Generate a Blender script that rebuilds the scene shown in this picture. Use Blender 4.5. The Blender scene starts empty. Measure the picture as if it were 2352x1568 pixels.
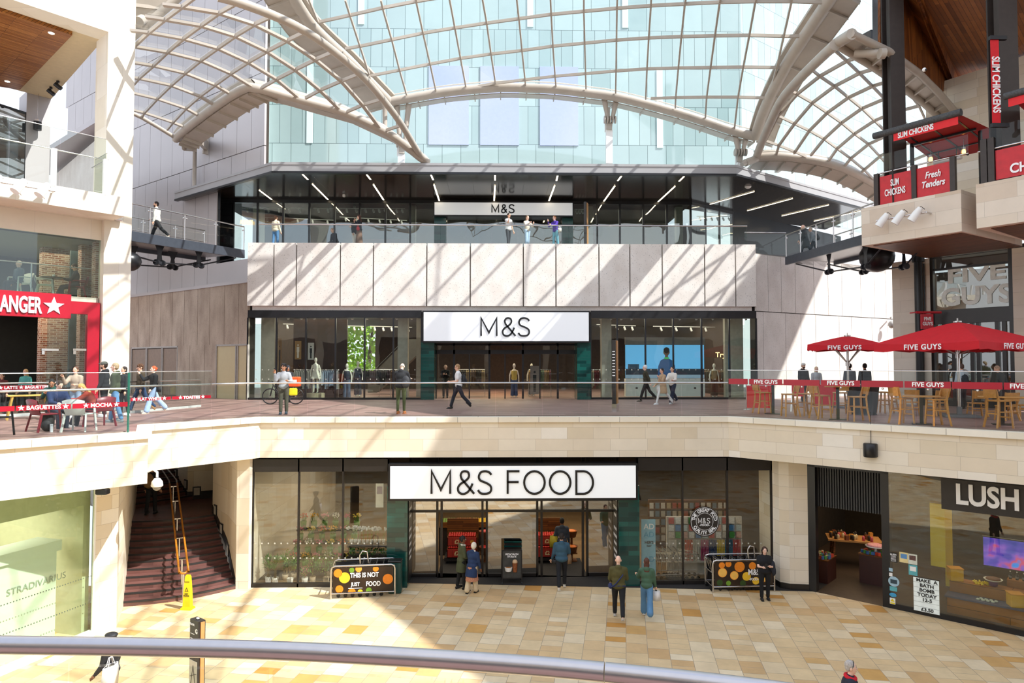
import bpy, bmesh, math, random
from mathutils import Vector, Matrix, Euler
random.seed(7)
S = bpy.context.scene
COL = S.collection
R = math.radians
# ---------------------------------------------------------------- camera
F_PX, HZ = 1568.0, 838.0
CAMZ = 1.70
YAW = R(1.15)                       # camera looks slightly right of the facade normal
PITCH = math.atan((HZ-784)/F_PX)
cd = bpy.data.cameras.new('camera'); cd.sensor_width = 36; cd.lens = 24; cd.clip_end = 300; cd.clip_start = .05
cam = bpy.data.objects.new('camera', cd); COL.objects.link(cam)
cam.location = (0, 0, CAMZ)
cam.rotation_euler = (R(90)+PITCH, 0, -YAW)
S.camera = cam
# ---------------------------------------------------------------- light
S.view_settings.view_transform = 'Standard'; S.view_settings.look = 'None'
S.view_settings.gamma = 1; S.view_settings.use_curve_mapping = False
S.view_settings.exposure = 0.5
SUNV = Vector((.60, -.29, .745)).normalized()
sd = bpy.data.lights.new('sun', 'SUN'); sd.energy = 5.6; sd.angle = R(.55); sd.color = (1, .975, .94)
sun = bpy.data.objects.new('sun', sd); COL.objects.link(sun)
sun.rotation_euler = SUNV.to_track_quat('Z', 'Y').to_euler()
W = bpy.data.worlds.new('sky'); S.world = W; W.use_nodes = True
wn = W.node_tree; wn.nodes.clear()
o_ = wn.nodes.new('ShaderNodeOutputWorld'); b_ = wn.nodes.new('ShaderNodeBackground')
tc_ = wn.nodes.new('ShaderNodeTexCoord'); sx_ = wn.nodes.new('ShaderNodeSeparateXYZ'); r_ = wn.nodes.new('ShaderNodeValToRGB')
ns_ = wn.nodes.new('ShaderNodeTexNoise'); ns_.inputs['Scale'].default_value = 2.2; ns_.inputs['Detail'].default_value = 5
cr_ = wn.nodes.new('ShaderNodeValToRGB'); cr_.color_ramp.elements[0].position = .42; cr_.color_ramp.elements[1].position = .62
mx_ = wn.nodes.new('ShaderNodeMixRGB')
r_.color_ramp.elements[0].position = .0; r_.color_ramp.elements[0].color = (.80, .86, .96, 1)
r_.color_ramp.elements[1].position = .7; r_.color_ramp.elements[1].color = (.50, .64, .93, 1)
mx_.inputs[2].default_value = (.97, .98, 1, 1)
wn.links.new(tc_.outputs['Generated'], sx_.inputs[0]); wn.links.new(sx_.outputs[2], r_.inputs[0])
wn.links.new(tc_.outputs['Generated'], ns_.inputs['Vector']); wn.links.new(ns_.outputs[0], cr_.inputs[0])
wn.links.new(cr_.outputs[0], mx_.inputs[0]); wn.links.new(r_.outputs[0], mx_.inputs[1]); wn.links.new(mx_.outputs[0], b_.inputs[0])
b_.inputs[1].default_value = 1.15
wn.links.new(b_.outputs[0], o_.inputs[0])
S.cycles.max_bounces = 7; S.cycles.transparent_max_bounces = 16; S.cycles.glossy_bounces = 4; S.cycles.diffuse_bounces = 3
S.cycles.sample_clamp_indirect = 6
def area(name, loc, sx, sy, power, rot=(0, 0, 0), col=(1, .93, .82)):
    l = bpy.data.lights.new(name, 'AREA'); l.shape = 'RECTANGLE'; l.size = sx; l.size_y = sy; l.energy = power; l.color = col
    o = bpy.data.objects.new(name, l); COL.objects.link(o); o.location = loc; o.rotation_euler = rot
    return o
# ---------------------------------------------------------------- picking helpers: photo measurement -> world metres
CR = cam.rotation_euler.to_matrix()
def ray(u, v):
    return CR @ Vector(((u-1176)/F_PX, (784-v)/F_PX, -1))
def G(u, v, z=0):            # point on the level plane at height z
    d = ray(u, v); t = (z-CAMZ)/d.z
    return Vector((d.x*t, d.y*t, z))
def FY(u, v, Y):             # point on the wall plane y = Y
    d = ray(u, v); t = Y/d.y
    return Vector((d.x*t, Y, CAMZ+d.z*t))
def DP(u, v, D):             # point at depth D
    d = ray(u, v); return Vector((0, 0, CAMZ)) + d*D
def PV(u, v, p, q):          # point on the vertical plane through plan points p and q
    d = ray(u, v); n = Vector((-(q[1]-p[1]), q[0]-p[0]))
    t = (n.x*p[0]+n.y*p[1])/(n.x*d.x+n.y*d.y)
    return Vector((0, 0, CAMZ))+d*t
# ---------------------------------------------------------------- materials
MATS = {}
def _new(name):
    m = bpy.data.materials.new(name); m.use_nodes = True
    return m, m.node_tree, m.node_tree.nodes['Principled BSDF']
def _setp(p, rough, metal=0, emit=None, es=0, spec=None, coat=0):
    p.inputs['Roughness'].default_value = rough; p.inputs['Metallic'].default_value = metal
    if emit: p.inputs['Emission Color'].default_value = (*emit, 1); p.inputs['Emission Strength'].default_value = es
    if spec is not None: p.inputs['Specular IOR Level'].default_value = spec
    if coat: p.inputs['Coat Weight'].default_value = coat
def srgb(h):
    if isinstance(h, str):
        c = [int(h[i:i+2], 16)/255 for i in (0, 2, 4)]
        return tuple(x/12.92 if x <= .04045 else ((x+.055)/1.055)**2.4 for x in c)
    return h
def mat(name, col, rough=.6, metal=0, emit=None, es=0, spec=None, var=.12, nscale=6, bump=0, coat=0):
    if name in MATS: return MATS[name]
    m, t, p = _new(name); col = srgb(col); _setp(p, rough, metal, srgb(emit) if emit else None, es, spec, coat)
    tc = t.nodes.new('ShaderNodeTexCoord'); n = t.nodes.new('ShaderNodeTexNoise'); n.inputs['Scale'].default_value = nscale; n.inputs['Detail'].default_value = 4
    r = t.nodes.new('ShaderNodeValToRGB'); a = 1-var; b = 1+var*.5
    r.color_ramp.elements[0].position = .3; r.color_ramp.elements[1].position = .7
    r.color_ramp.elements[0].color = (col[0]*a, col[1]*a, col[2]*a, 1); r.color_ramp.elements[1].color = (min(1, col[0]*b), min(1, col[1]*b), min(1, col[2]*b), 1)
    t.links.new(tc.outputs['Object'], n.inputs['Vector']); t.links.new(n.outputs[0], r.inputs[0]); t.links.new(r.outputs[0], p.inputs['Base Color'])
    if bump:
        bp = t.nodes.new('ShaderNodeBump'); bp.inputs['Strength'].default_value = bump; bp.inputs['Distance'].default_value = .02
        t.links.new(n.outputs[0], bp.inputs['Height']); t.links.new(bp.outputs[0], p.inputs['Normal'])
    MATS[name] = m; return m
def ramp(t, stops, interp='LINEAR'):
    r = t.nodes.new('ShaderNodeValToRGB'); e = r.color_ramp.elements; r.color_ramp.interpolation = interp
    while len(e) < len(stops): e.new(.5)
    for k, (pos, c) in enumerate(stops): e[k].position = pos; e[k].color = (*srgb(c), 1)
    return r
def bricks(name, stops, bw, bh, mortar_col, mortar=.006, rough=.6, rot=0, offset=.5, squash=1, sqf=2, offf=2, soil=.06, nsc=.7, spec=.3, speck=0, interp='LINEAR', bump=.25, swap=False):
    """coursed stone / tile pattern driven by a metre-scaled UV map; every unit gets its own tint from `stops`"""
    if name in MATS: return MATS[name]
    m, t, p = _new(name); _setp(p, rough, spec=spec); L = t.links
    uv = t.nodes.new('ShaderNodeUVMap'); mp = t.nodes.new('ShaderNodeMapping'); mp.inputs['Rotation'].default_value = (0, 0, rot)
    L.new(uv.outputs[0], mp.inputs[0])
    b = t.nodes.new('ShaderNodeTexBrick'); b.offset = offset; b.offset_frequency = offf; b.squash = squash; b.squash_frequency = sqf
    b.inputs['Color1'].default_value = (0, 0, 0, 1); b.inputs['Color2'].default_value = (1, 1, 1, 1); b.inputs['Scale'].default_value = 1
    b.inputs['Mortar Size'].default_value = mortar; b.inputs['Mortar Smooth'].default_value = .1; b.inputs['Brick Width'].default_value = bw; b.inputs['Row Height'].default_value = bh
    L.new(mp.outputs[0], b.inputs['Vector'])
    r = ramp(t, stops, interp); L.new(b.outputs['Color'], r.inputs[0])
    n = t.nodes.new('ShaderNodeTexNoise'); n.inputs['Scale'].default_value = nsc; n.inputs['Detail'].default_value = 8; n.inputs['Roughness'].default_value = .65; L.new(uv.outputs[0], n.inputs['Vector'])
    nr = ramp(t, [(.3, (1-soil*2,)*3), (.7, (1, 1, 1))]); L.new(n.outputs[0], nr.inputs[0])
    mu = t.nodes.new('ShaderNodeMixRGB'); mu.blend_type = 'MULTIPLY'; mu.inputs[0].default_value = 1
    L.new(r.outputs[0], mu.inputs[1]); L.new(nr.outputs[0], mu.inputs[2])
    mm = t.nodes.new('ShaderNodeMixRGB'); L.new(b.outputs['Fac'], mm.inputs[0]); mm.inputs[2].default_value = (*srgb(mortar_col), 1)
    src = mu.outputs[0]
    if speck: src = _speck(t, uv, src, speck)
    L.new(src, mm.inputs[1]); L.new(mm.outputs[0], p.inputs['Base Color'])
    if bump:
        bp = t.nodes.new('ShaderNodeBump'); bp.inputs['Strength'].default_value = bump; bp.inputs['Distance'].default_value = .01; bp.invert = True
        L.new(b.outputs['Fac'], bp.inputs['Height']); L.new(bp.outputs[0], p.inputs['Normal'])
    MATS[name] = m; return m
def _speck(t, uv, src, amt, sc=22):
    v = t.nodes.new('ShaderNodeTexVoronoi'); v.inputs['Scale'].default_value = sc; t.links.new(uv.outputs[0], v.inputs['Vector'])
    n = t.nodes.new('ShaderNodeTexNoise'); n.inputs['Scale'].default_value = sc*.6; n.inputs['Detail'].default_value = 2; t.links.new(uv.outputs[0], n.inputs['Vector'])
    a = t.nodes.new('ShaderNodeMath'); a.operation = 'MULTIPLY_ADD'; a.inputs[1].default_value = .5; t.links.new(n.outputs[0], a.inputs[0]); t.links.new(v.outputs['Distance'], a.inputs[2])
    r = ramp(t, [(.40, (1-amt,)*3), (.47, (1, 1, 1))]); t.links.new(a.outputs[0], r.inputs[0])
    mu = t.nodes.new('ShaderNodeMixRGB'); mu.blend_type = 'MULTIPLY'; mu.inputs[0].default_value = 1
    t.links.new(src, mu.inputs[1]); t.links.new(r.outputs[0], mu.inputs[2]); return mu.outputs[0]
def concrete(name, c0, c1, streak=.25, speck=.45, sc=22):
    if name in MATS: return MATS[name]
    m, t, p = _new(name); _setp(p, .85, spec=.2); L = t.links
    uv = t.nodes.new('ShaderNodeUVMap'); mp = t.nodes.new('ShaderNodeMapping'); mp.inputs['Scale'].default_value = (1.1, streak, 1); L.new(uv.outputs[0], mp.inputs[0])
    n = t.nodes.new('ShaderNodeTexNoise'); n.inputs['Scale'].default_value = 1.3; n.inputs['Detail'].default_value = 7; L.new(mp.outputs[0], n.inputs['Vector'])
    r = ramp(t, [(.3, c0), (.7, c1)]); L.new(n.outputs[0], r.inputs[0])
    L.new(_speck(t, uv, r.outputs[0], speck, sc), p.inputs['Base Color'])
    MATS[name] = m; return m
def slats(name, c0, c1, width=.06, rot=0, rough=.45, board=2.4):
    if name in MATS: return MATS[name]
    return bricks(name, [(0, c0), (.5, c1), (1, c0)], board, width, (.03, .012, .004), .006, rough, rot, soil=.12, nsc=3, bump=.6, offset=.37)
def glass(name, tint=(1, 1, 1), refl=.10, rough=.0, ior=1.5, tr=.9, wob=0):
    if name in MATS: return MATS[name]
    m = bpy.data.materials.new(name); m.use_nodes = True; t = m.node_tree; t.nodes.clear(); L = t.links
    o = t.nodes.new('ShaderNodeOutputMaterial'); mx = t.nodes.new('ShaderNodeMixShader'); g = t.nodes.new('ShaderNodeBsdfGlossy'); tp = t.nodes.new('ShaderNodeBsdfTransparent')
    g.inputs['Roughness'].default_value = rough; g.inputs['Color'].default_value = (1, 1, 1, 1)
    tp.inputs['Color'].default_value = (tint[0]*tr, tint[1]*tr, tint[2]*tr, 1)
    fr = t.nodes.new('ShaderNodeLayerWeight'); fr.inputs['Blend'].default_value = .5
    pw = t.nodes.new('ShaderNodeMath'); pw.operation = 'POWER'; pw.inputs[1].default_value = 4.5; L.new(fr.outputs['Facing'], pw.inputs[0])
    ad = t.nodes.new('ShaderNodeMath'); ad.operation = 'MULTIPLY_ADD'; ad.inputs[1].default_value = .9-refl; ad.inputs[2].default_value = refl+((ior-1)/(ior+1))**2; ad.use_clamp = True
    L.new(pw.outputs[0], ad.inputs[0]); L.new(ad.outputs[0], mx.inputs[0]); L.new(tp.outputs[0], mx.inputs[1]); L.new(g.outputs[0], mx.inputs[2]); L.new(mx.outputs[0], o.inputs[0])
    if wob:
        tc = t.nodes.new('ShaderNodeTexCoord'); n = t.nodes.new('ShaderNodeTexNoise'); n.inputs['Scale'].default_value = .55; n.inputs['Detail'].default_value = 1
        b = t.nodes.new('ShaderNodeBump'); b.inputs['Strength'].default_value = wob; b.inputs['Distance'].default_value = .05
        L.new(tc.outputs['Object'], n.inputs['Vector']); L.new(n.outputs[0], b.inputs['Height']); L.new(b.outputs[0], g.inputs['Normal'])
    MATS[name] = m; return m
# ---------------------------------------------------------------- mesh collector
class MB:
    def __init__(s): s.v = []; s.f = []; s.sm = []; s.mi = []; s.mats = []; s.cur = 0; s.M = None
    def m(s, material):
        if material not in s.mats: s.mats.append(material)
        s.cur = s.mats.index(material); return s
    def add(s, vs, fs, smooth=False):
        k = len(s.v)
        for v in vs:
            v = Vector(v); s.v.append(s.M @ v if s.M is not None else v)
        for f in fs: s.f.append([i+k for i in f]); s.sm.append(smooth); s.mi.append(s.cur)
        return s
    def box(s, c, d, rz=0, bev=0, rot=None):
        c = Vector(c); x, y, z = d[0]/2, d[1]/2, d[2]/2
        m = rot if rot is not None else Matrix.Rotation(rz, 3, 'Z')
        if bev and min(x, y, z) > bev*1.05:
            vs = []; b = bev
            for sz, q in ((-1, 1), (-1, 0), (1, 0), (1, 1)):
                zz = sz*(z-(0 if q else b)); ix = b if q else 0
                for px, py in ((-x+ix, -y+ix+b), (-x+ix+b, -y+ix), (x-ix-b, -y+ix), (x-ix, -y+ix+b), (x-ix, y-ix-b), (x-ix-b, y-ix), (-x+ix+b, y-ix), (-x+ix, y-ix-b)): vs.append(c+m@Vector((px, py, zz)))
            fs = [list(range(7, -1, -1)), list(range(24, 32))]
            for r in range(3):
                for i in range(8): j = (i+1) % 8; fs.append([r*8+i, r*8+j, r*8+8+j, r*8+8+i])
            return s.add(vs, fs)
        vs = [c+m@Vector((i*x, j*y, k*z)) for k in (-1, 1) for i, j in ((-1, -1), (1, -1), (1, 1), (-1, 1))]
        return s.add(vs, [[3, 2, 1, 0], [4, 5, 6, 7], [0, 1, 5, 4], [1, 2, 6, 5], [2, 3, 7, 6], [3, 0, 4, 7]])
    def bb(s, x0, y0, z0, x1, y1, z1): return s.box(((x0+x1)/2, (y0+y1)/2, (z0+z1)/2), (abs(x1-x0), abs(y1-y0), abs(z1-z0)))
    def prism(s, poly, z0, z1):
        n = len(poly); vs = [(p[0], p[1], z0) for p in poly]+[(p[0], p[1], z1) for p in poly]
        ar = sum(poly[i][0]*poly[(i+1) % n][1]-poly[(i+1) % n][0]*poly[i][1] for i in range(n))
        if ar < 0: vs = [vs[i] for i in range(n-1, -1, -1)]+[vs[n+i] for i in range(n-1, -1, -1)]
        return s.add(vs, [list(range(n-1, -1, -1)), list(range(n, 2*n))]+[[i, (i+1) % n, n+(i+1) % n, n+i] for i in range(n)])
    def wall(s, p, q, z0, z1, th=.2, side=1):   # vertical slab from plan p to q; thickness goes to the left(+1)/right(-1) of p->q
        p = Vector(p[:2]); q = Vector(q[:2]); d = (q-p).normalized(); n = Vector((-d.y, d.x))*th*side
        return s.prism([p, q, q+n, p+n], z0, z1)
    def bar(s, a, b, w, h=None, up=(0, 0, 1)):
        a = Vector(a); b = Vector(b); d = b-a; L = d.length
        if L < 1e-6: return s
        d /= L; h = h or w; up = Vector(up)
        x = d.cross(up)
        if x.length < 1e-3: x = d.cross(Vector((1, 0, 0)))
        x.normalize(); y = x.cross(d)
        vs = [p+x*i*w/2+y*j*h/2 for p in (a, b) for i, j in ((-1, -1), (1, -1), (1, 1), (-1, 1))]
        return s.add(vs, [[0, 1, 2, 3], [7, 6, 5, 4], [0, 4, 5, 1], [1, 5, 6, 2], [2, 6, 7, 3], [3, 7, 4, 0]])
    def tube(s, pts, r, seg=8, closed=False, cap=True, rs=None):
        pts = [Vector(p) for p in pts]; n = len(pts)
        if n < 2: return s
        x = None; vs = []
        for i, p in enumerate(pts):
            a = pts[i-1] if (i or closed) else p; b = pts[(i+1) % n] if (i < n-1 or closed) else p
            d = (b-a).normalized()
            if x is None:
                x = d.cross(Vector((0, 0, 1)));
                if x.length < .05: x = d.cross(Vector((0, 1, 0)))
            x = (x-d*x.dot(d)); x.normalize(); y = d.cross(x); rr = rs[i] if rs else r
            for k in range(seg):
                t = 2*math.pi*k/seg; vs.append(p+(x*math.cos(t)+y*math.sin(t))*rr)
        fs = []
        for i in range(n if closed else n-1):
            j = (i+1) % n
            for k in range(seg): l = (k+1) % seg; fs.append([i*seg+k, i*seg+l, j*seg+l, j*seg+k])
        s.add(vs, fs, True)
        if cap and not closed: s.add(vs[:seg], [list(range(seg-1, -1, -1))]); s.add(vs[-seg:], [list(range(seg))])
        return s
    def cyl(s, c, r, h, seg=16, r2=None, smooth=True):   # upright, c = base centre
        c = Vector(c); r2 = r if r2 is None else r2
        vs = [c+Vector((math.cos(2*math.pi*k/seg)*r, math.sin(2*math.pi*k/seg)*r, 0)) for k in range(seg)]+[c+Vector((math.cos(2*math.pi*k/seg)*r2, math.sin(2*math.pi*k/seg)*r2, h)) for k in range(seg)]
        s.add(vs, [[k, (k+1) % seg, seg+(k+1) % seg, seg+k] for k in range(seg)], smooth)
        s.add(vs[:seg], [list(range(seg-1, -1, -1))]); return s.add(vs[seg:], [list(range(seg))])
    def lathe(s, c, prof, seg=16, ax=None):
        c = Vector(c); vs = []
        for r, z in prof:
            for k in range(seg):
                t = 2*math.pi*k/seg; q = Vector((math.cos(t)*r, math.sin(t)*r, z)); vs.append(c+(ax@q if ax is not None else q))
        fs = [[i*seg+k, i*seg+(k+1) % seg, (i+1)*seg+(k+1) % seg, (i+1)*seg+k] for i in range(len(prof)-1) for k in range(seg)]
        return s.add(vs, fs, True)
    def ball(s, c, r, seg=10, rings=7, rot=None):
        c = Vector(c); r = Vector(r) if hasattr(r, '__len__') else Vector((r, r, r)); vs = []
        for i in range(rings+1):
            a = math.pi*i/rings
            for k in range(seg):
                t = 2*math.pi*k/seg; q = Vector((math.sin(a)*math.cos(t)*r.x, math.sin(a)*math.sin(t)*r.y, -math.cos(a)*r.z)); vs.append(c+(rot@q if rot is not None else q))
        return s.add(vs, [[i*seg+k, i*seg+(k+1) % seg, (i+1)*seg+(k+1) % seg, (i+1)*seg+k] for i in range(rings) for k in range(seg)], True)
    def quad(s, a, b, c, d): return s.add([a, b, c, d], [[0, 1, 2, 3]])
    def build(s, name, material=None, parent=None, kind=None, uv=True, **kw):
        me = bpy.data.meshes.new(name); me.from_pydata([tuple(v) for v in s.v], [], s.f)
        if material is not None: me.materials.append(material)
        else:
            for x in s.mats: me.materials.append(x)
        if s.mats and material is None: me.polygons.foreach_set('material_index', s.mi)
        me.polygons.foreach_set('use_smooth', s.sm)
        if uv: box_uv(me)
        me.update(); o = bpy.data.objects.new(name, me); COL.objects.link(o)
        if parent is not None: o.parent = parent
        if kind: o['kind'] = kind
        for k, v in kw.items(): o[k] = v
        return o
def box_uv(me):
    l = me.uv_layers.new(name='UVMap'); co = me.vertices
    for p in me.polygons:
        n = p.normal
        if abs(n.z) > .9: U = Vector((1, 0, 0)); V = Vector((0, 1, 0))
        else:
            U = Vector((-n.y, n.x, 0)).normalized(); V = n.cross(U)
            if V.z < 0: V = -V
        for li in p.loop_indices:
            c = co[me.loops[li].vertex_index].co; l.data[li].uv = (c.dot(U), c.dot(V))
def struct(name, mb, m=None, parent=None):
    o = mb.build(name, m, parent)
    if parent is None: o['kind'] = 'structure'
    return o
def thing(name, label, cat, loc=(0, 0, 0), rz=0, group=None):
    o = bpy.data.objects.new(name, None); COL.objects.link(o); o.location = loc; o.rotation_euler = (0, 0, rz); o.empty_display_size = .1
    o['label'] = label; o['category'] = cat
    if group: o['group'] = group
    return o
def tag(o, label, cat, group=None):
    o['label'] = label; o['category'] = cat
    if group: o['group'] = group
    return o
def dup(root, loc, rz=None, label=None, group=None, sc=None):
    r = root.copy(); COL.objects.link(r); r.location = loc
    if rz is not None: r.rotation_euler = (0, 0, rz)
    if sc: r.scale = (sc, sc, sc)
    if label: r['label'] = label
    if group: r['group'] = group
    for ch in list(root.children):
        c = ch.copy(); COL.objects.link(c); c.parent = r
        for g in list(ch.children):
            d = g.copy(); COL.objects.link(d); d.parent = c
    return r
def text(name, s, size, m, parent=None, loc=(0, 0, 0), rot=None, ext=.01, off=0, sx=1, align='CENTER', shear=0, spacing=1, fitw=0):
    """lettering standing in the XZ plane, facing -Y, converted to a mesh"""
    cu = bpy.data.curves.new(name, 'FONT'); cu.body = s; cu.size = size; cu.extrude = ext; cu.offset = min(off, size*.03); cu.align_x = align; cu.align_y = 'CENTER'; cu.shear = shear; cu.space_character = spacing; cu.resolution_u = 4
    to = bpy.data.objects.new(name, cu); COL.objects.link(to)
    me = bpy.data.meshes.new_from_object(to); bpy.data.objects.remove(to)
    me.name = name; me.materials.clear(); me.materials.append(m)
    if fitw: xs = [v.co.x for v in me.vertices]; sx = fitw/(max(xs)-min(xs))
    M = Matrix.Rotation(R(90), 4, 'X') @ Matrix.Diagonal((sx, 1, 1, 1)); me.transform(M)
    o = bpy.data.objects.new(name, me); COL.objects.link(o)
    mm = (Matrix.Translation(Vector(loc)) @ rot.to_4x4()) if rot is not None else Matrix.Translation(Vector(loc))
    me.transform(mm)
    if parent is not None: o.parent = parent
    return o
def frame_rot(p, q):      # orientation matrix: local x along p->q (plan), local -y facing the camera side
    d = Vector((q[0]-p[0], q[1]-p[1])).normalized(); a = math.atan2(d.y, d.x); return Matrix.Rotation(a, 3, 'Z')
# palette
M_white = mat('white_paint', 'f2f2ef', .4, var=.03); M_black = mat('black_metal', '15161a', .35, spec=.5, var=.1); M_dark = mat('dark_frame', '231f1d', .35, var=.1)
M_steel = mat('brushed_steel', (.62, .60, .59), .22, 1, var=.05, nscale=30); M_chrome = mat('chrome', (.8, .8, .8), .12, 1, var=.02)
M_cream = mat('cream_painted_steel', 'b5aca0', .38, spec=.4, var=.08, nscale=2)
M_red = mat('red_panel', 'c4102a', .4, var=.06); M_redfab = mat('red_fabric', 'cf1420', .7, var=.1); M_letter = mat('white_lettering', 'f7f7f7', .4, var=.01)
M_ink = mat('black_lettering', '17181b', .4, var=.02)
M_glass = glass('clear_glass', (.97, 1, .985), .03, tr=.97); M_bal = glass('balustrade_glass', (.96, .99, .975), -.025, tr=.965)
M_gedge = mat('green_glass_edge', '2f6b5c', .15, var=.05)
# ================================================================ plan of the place
ZG = -5.65; YF = 33.7; ZF = -1.37; ZT = 7.62; ZC = 11.35
def P2(v): return Vector((v.x, v.y))
L0 = P2(G(0, 1150, ZF)); L1 = P2(G(338, 1110, ZF)); L2 = P2(G(339, 1082, ZF)); C0 = P2(G(595, 1052, ZF)); C1 = P2(G(1672, 1047.5, ZF)); R0 = P2(G(2352, 1113.5, ZF))
YE = (C0.y+C1.y)/2; C0.y = YE; C1.y = YE
L00 = L0+(L0-L1)*2.2; R00 = R0+(R0-C1)*1.1
RIM = [L00, L1, L2, C0, C1, R00]
def offset(pts, d):     # d>0 = away from the void
    out = []
    for i, p in enumerate(pts):
        ns = []
        for a, b in ((i-1, i), (i, i+1)):
            if a >= 0 and b < len(pts):
                t = (pts[b]-pts[a]).normalized(); ns.append(Vector((-t.y, t.x)))
        n = sum(ns, Vector((0, 0))); n = n.normalized(); k = 1/max(.35, n.dot(ns[0])); out.append(p+n*d*k)
    return out
def strip(mb, pts, a, b, z0, z1):
    A = offset(pts, a); B = offset(pts, b)
    for i in range(len(pts)-1): mb.prism([A[i], A[i+1], B[i+1], B[i]], z0, z1)
    return mb
cream = [(0, 'dfd0b6'), (.3, 'e9ddc8'), (.6, 'ede3d1'), (.85, 'e4d5bd'), (1, 'f2ebde')]
M_stone = bricks('limestone_cladding', cream, 1.25, .385, (.50, .42, .32), .004, .75, offset=.37, squash=.7, sqf=2, soil=.05)
M_cope = bricks('limestone_coping', [(0, 'e9dfcb'), (1, 'f3ecdd')], 1.35, 5, (.3, .27, .22), .008, .7, soil=.06)
M_stone2 = bricks('pink_limestone', [(0, 'dccdb9'), (.4, 'e8dccb'), (.7, 'e3d6c6'), (1, 'd6c2ab')], 1.6, .5, (.5, .43, .35), .004, .8, offset=.43, soil=.06)
M_plaza = bricks('sandstone_paving', [(0, 'cda877'), (.12, 'd8b88a'), (.35, 'e0c79d'), (.6, 'dabd90'), (.80, 'e9d8b8'), (.9, 'e0c79d'), (.955, 'd1a360'), (1, 'c78d42')], .62, .55, (.30, .25, .19), .006, .55, rot=-R(90-10.5), offset=.41, squash=.55, sqf=3, offf=2, soil=.10, nsc=1.6, spec=.35)
M_walk = bricks('brick_red_paving', [(0, '84635d'), (.4, 'a07c74'), (.75, '93716a'), (1, 'ab8a80')], .9, .3, (.24, .18, .16), .008, .5, rot=R(0), offset=.45, soil=.10, nsc=1.5, spec=.4)
M_block = concrete('speckled_precast', 'ddd5cc', 'ece7e0', .8, .35, 13)
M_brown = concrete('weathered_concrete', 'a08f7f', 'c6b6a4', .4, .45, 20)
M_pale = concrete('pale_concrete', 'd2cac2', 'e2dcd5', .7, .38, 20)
M_metalp = mat('grey_metal_cladding', 'b3aeae', .45, .35, var=.05, nscale=.4)
M_wood = slats('cedar_slats', 'a8672a', '7d4516', .085); M_wood2 = slats('cedar_slats_dark', '8a5322', '5f3512', .07, rough=.5)
M_gsoff = mat('dark_glossy_soffit', '2b241f', .16, .2, spec=.6, var=.15, nscale=.4)
M_drk = mat('shop_dark', '2a211b', .7, var=.2, nscale=1.5); M_shopf = mat('shop_floor', '6a5a4a', .35, var=.1)
M_green = bricks('green_glazed_tile', [(0, '0d3b36'), (.5, '17564e'), (1, '0a302e')], .62, .16, (.01, .05, .045), .004, .12, soil=.05, spec=.6)
M_winA = glass('shop_glass', (.96, 1, .97), .0, tr=.96, ior=1.5, wob=.25)
M_winF = glass('food_glass', (.95, .96, .93), .01, tr=.95, ior=1.5)
# ---------------------------------------------------------------- floors
b = MB().prism([(-26, -14), (30, -14), (30, 23.3), (-26, 23.3)], ZG-.2, ZG); struct('floor_plaza', b, M_plaza)
back = [(45, R00.y), (45, 52), (-45, 52), (-45, L00.y-4)]
inner = offset(RIM, .28)
b = MB().prism([tuple(p) for p in inner]+back, -.25, 0); struct('floor_walkway', b, M_walk)
b = strip(MB(), RIM, 0, .3, ZF, -.2); struct('wall_balcony_fascia', b, M_stone)
b = strip(MB(), RIM, -.09, .34, -.205, -.03); struct('trim_coping', b, M_cope)
b = MB().prism([tuple(p) for p in offset(RIM, .3)]+back, ZF+.05, -.26); struct('ceiling_undercroft', b, M_white)
# ---------------------------------------------------------------- plaza level fronts
def uX(u, v, Y): return FY(u, v, Y).x
YG = YE+.12
xa, xb, xc, xd = uX(577, 1200, YG), uX(893, 1200, YG), uX(1463, 1200, YG), uX(1775, 1200, YG)
ZD = ZF-.06
b = MB()    # dark header bands of the food hall front
b.bb(xa, YG, ZD-.42, xb, YG+.25, ZD); b.bb(xc, YG, ZD-.42, xd, YG+.25, ZD)
for x in (xa, uX(683, 1200, YG), uX(785, 1200, YG), xb-.05, xc, uX(1567, 1200, YG), uX(1670, 1200, YG), xd-.04): b.bb(x, YG, ZG, x+.05, YG+.12, ZD)
b.bb(xa, YG, ZG, uX(893, 1200, YG), YG+.12, ZG+.13); b.bb(xc, YG, ZG, xd, YG+.12, ZG+.13)
struct('window_frame_1', b, M_dark)
struct('window_1', MB().bb(xa, YG+.05, ZG+.1, xb, YG+.07, ZD-.4), M_winF)
struct('window_2', MB().bb(xc, YG+.05, ZG+.1, xd, YG+.07, ZD-.4), M_winF)
# green tiled piers of the entrance and recessed door screen
p1, p2, p3, p4 = uX(890, 1200, YG), uX(937, 1200, YG), uX(1420, 1200, YG), uX(1467, 1200, YG)
b = MB().bb(p1, YG-.12, ZG, p2, YG+1.0, ZD-.9); b.bb(p3, YG-.12, ZG, p4, YG+1.0, ZD-.9); struct('wall_tiled_piers', b, M_green)
YD = YG+1.0
def dX(u): return uX(u, 1300, YD)
ds = [942, 1004, 1118, 1234, 1349, 1419]
zt1, zt2 = FY(1176, 1172, YD).z, FY(1176, 1150, YD).z
b = MB()
for u in ds+[1014, 1108, 1244, 1339]: b.bb(dX(u)-.04, YD-.03, ZG, dX(u)+.04, YD+.05, ZD)
for z in (zt1, zt2+.05, ZG+.05): b.bb(dX(942), YD-.04, z-.05, dX(1419), YD+.06, z+.03) if z > ZG+1 else None
for u0, u1 in ((942, 1004), (1118, 1234), (1349, 1419)): b.bb(dX(u0), YD-.03, ZG, dX(u1), YD+.05, ZG+.12)
struct('door_frame_1', b, M_dark)
b = MB()
for u0, u1 in ((942, 1004), (1118, 1234), (1349, 1419)): b.bb(dX(u0), YD, ZG+.1, dX(u1), YD+.015, zt1)
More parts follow.
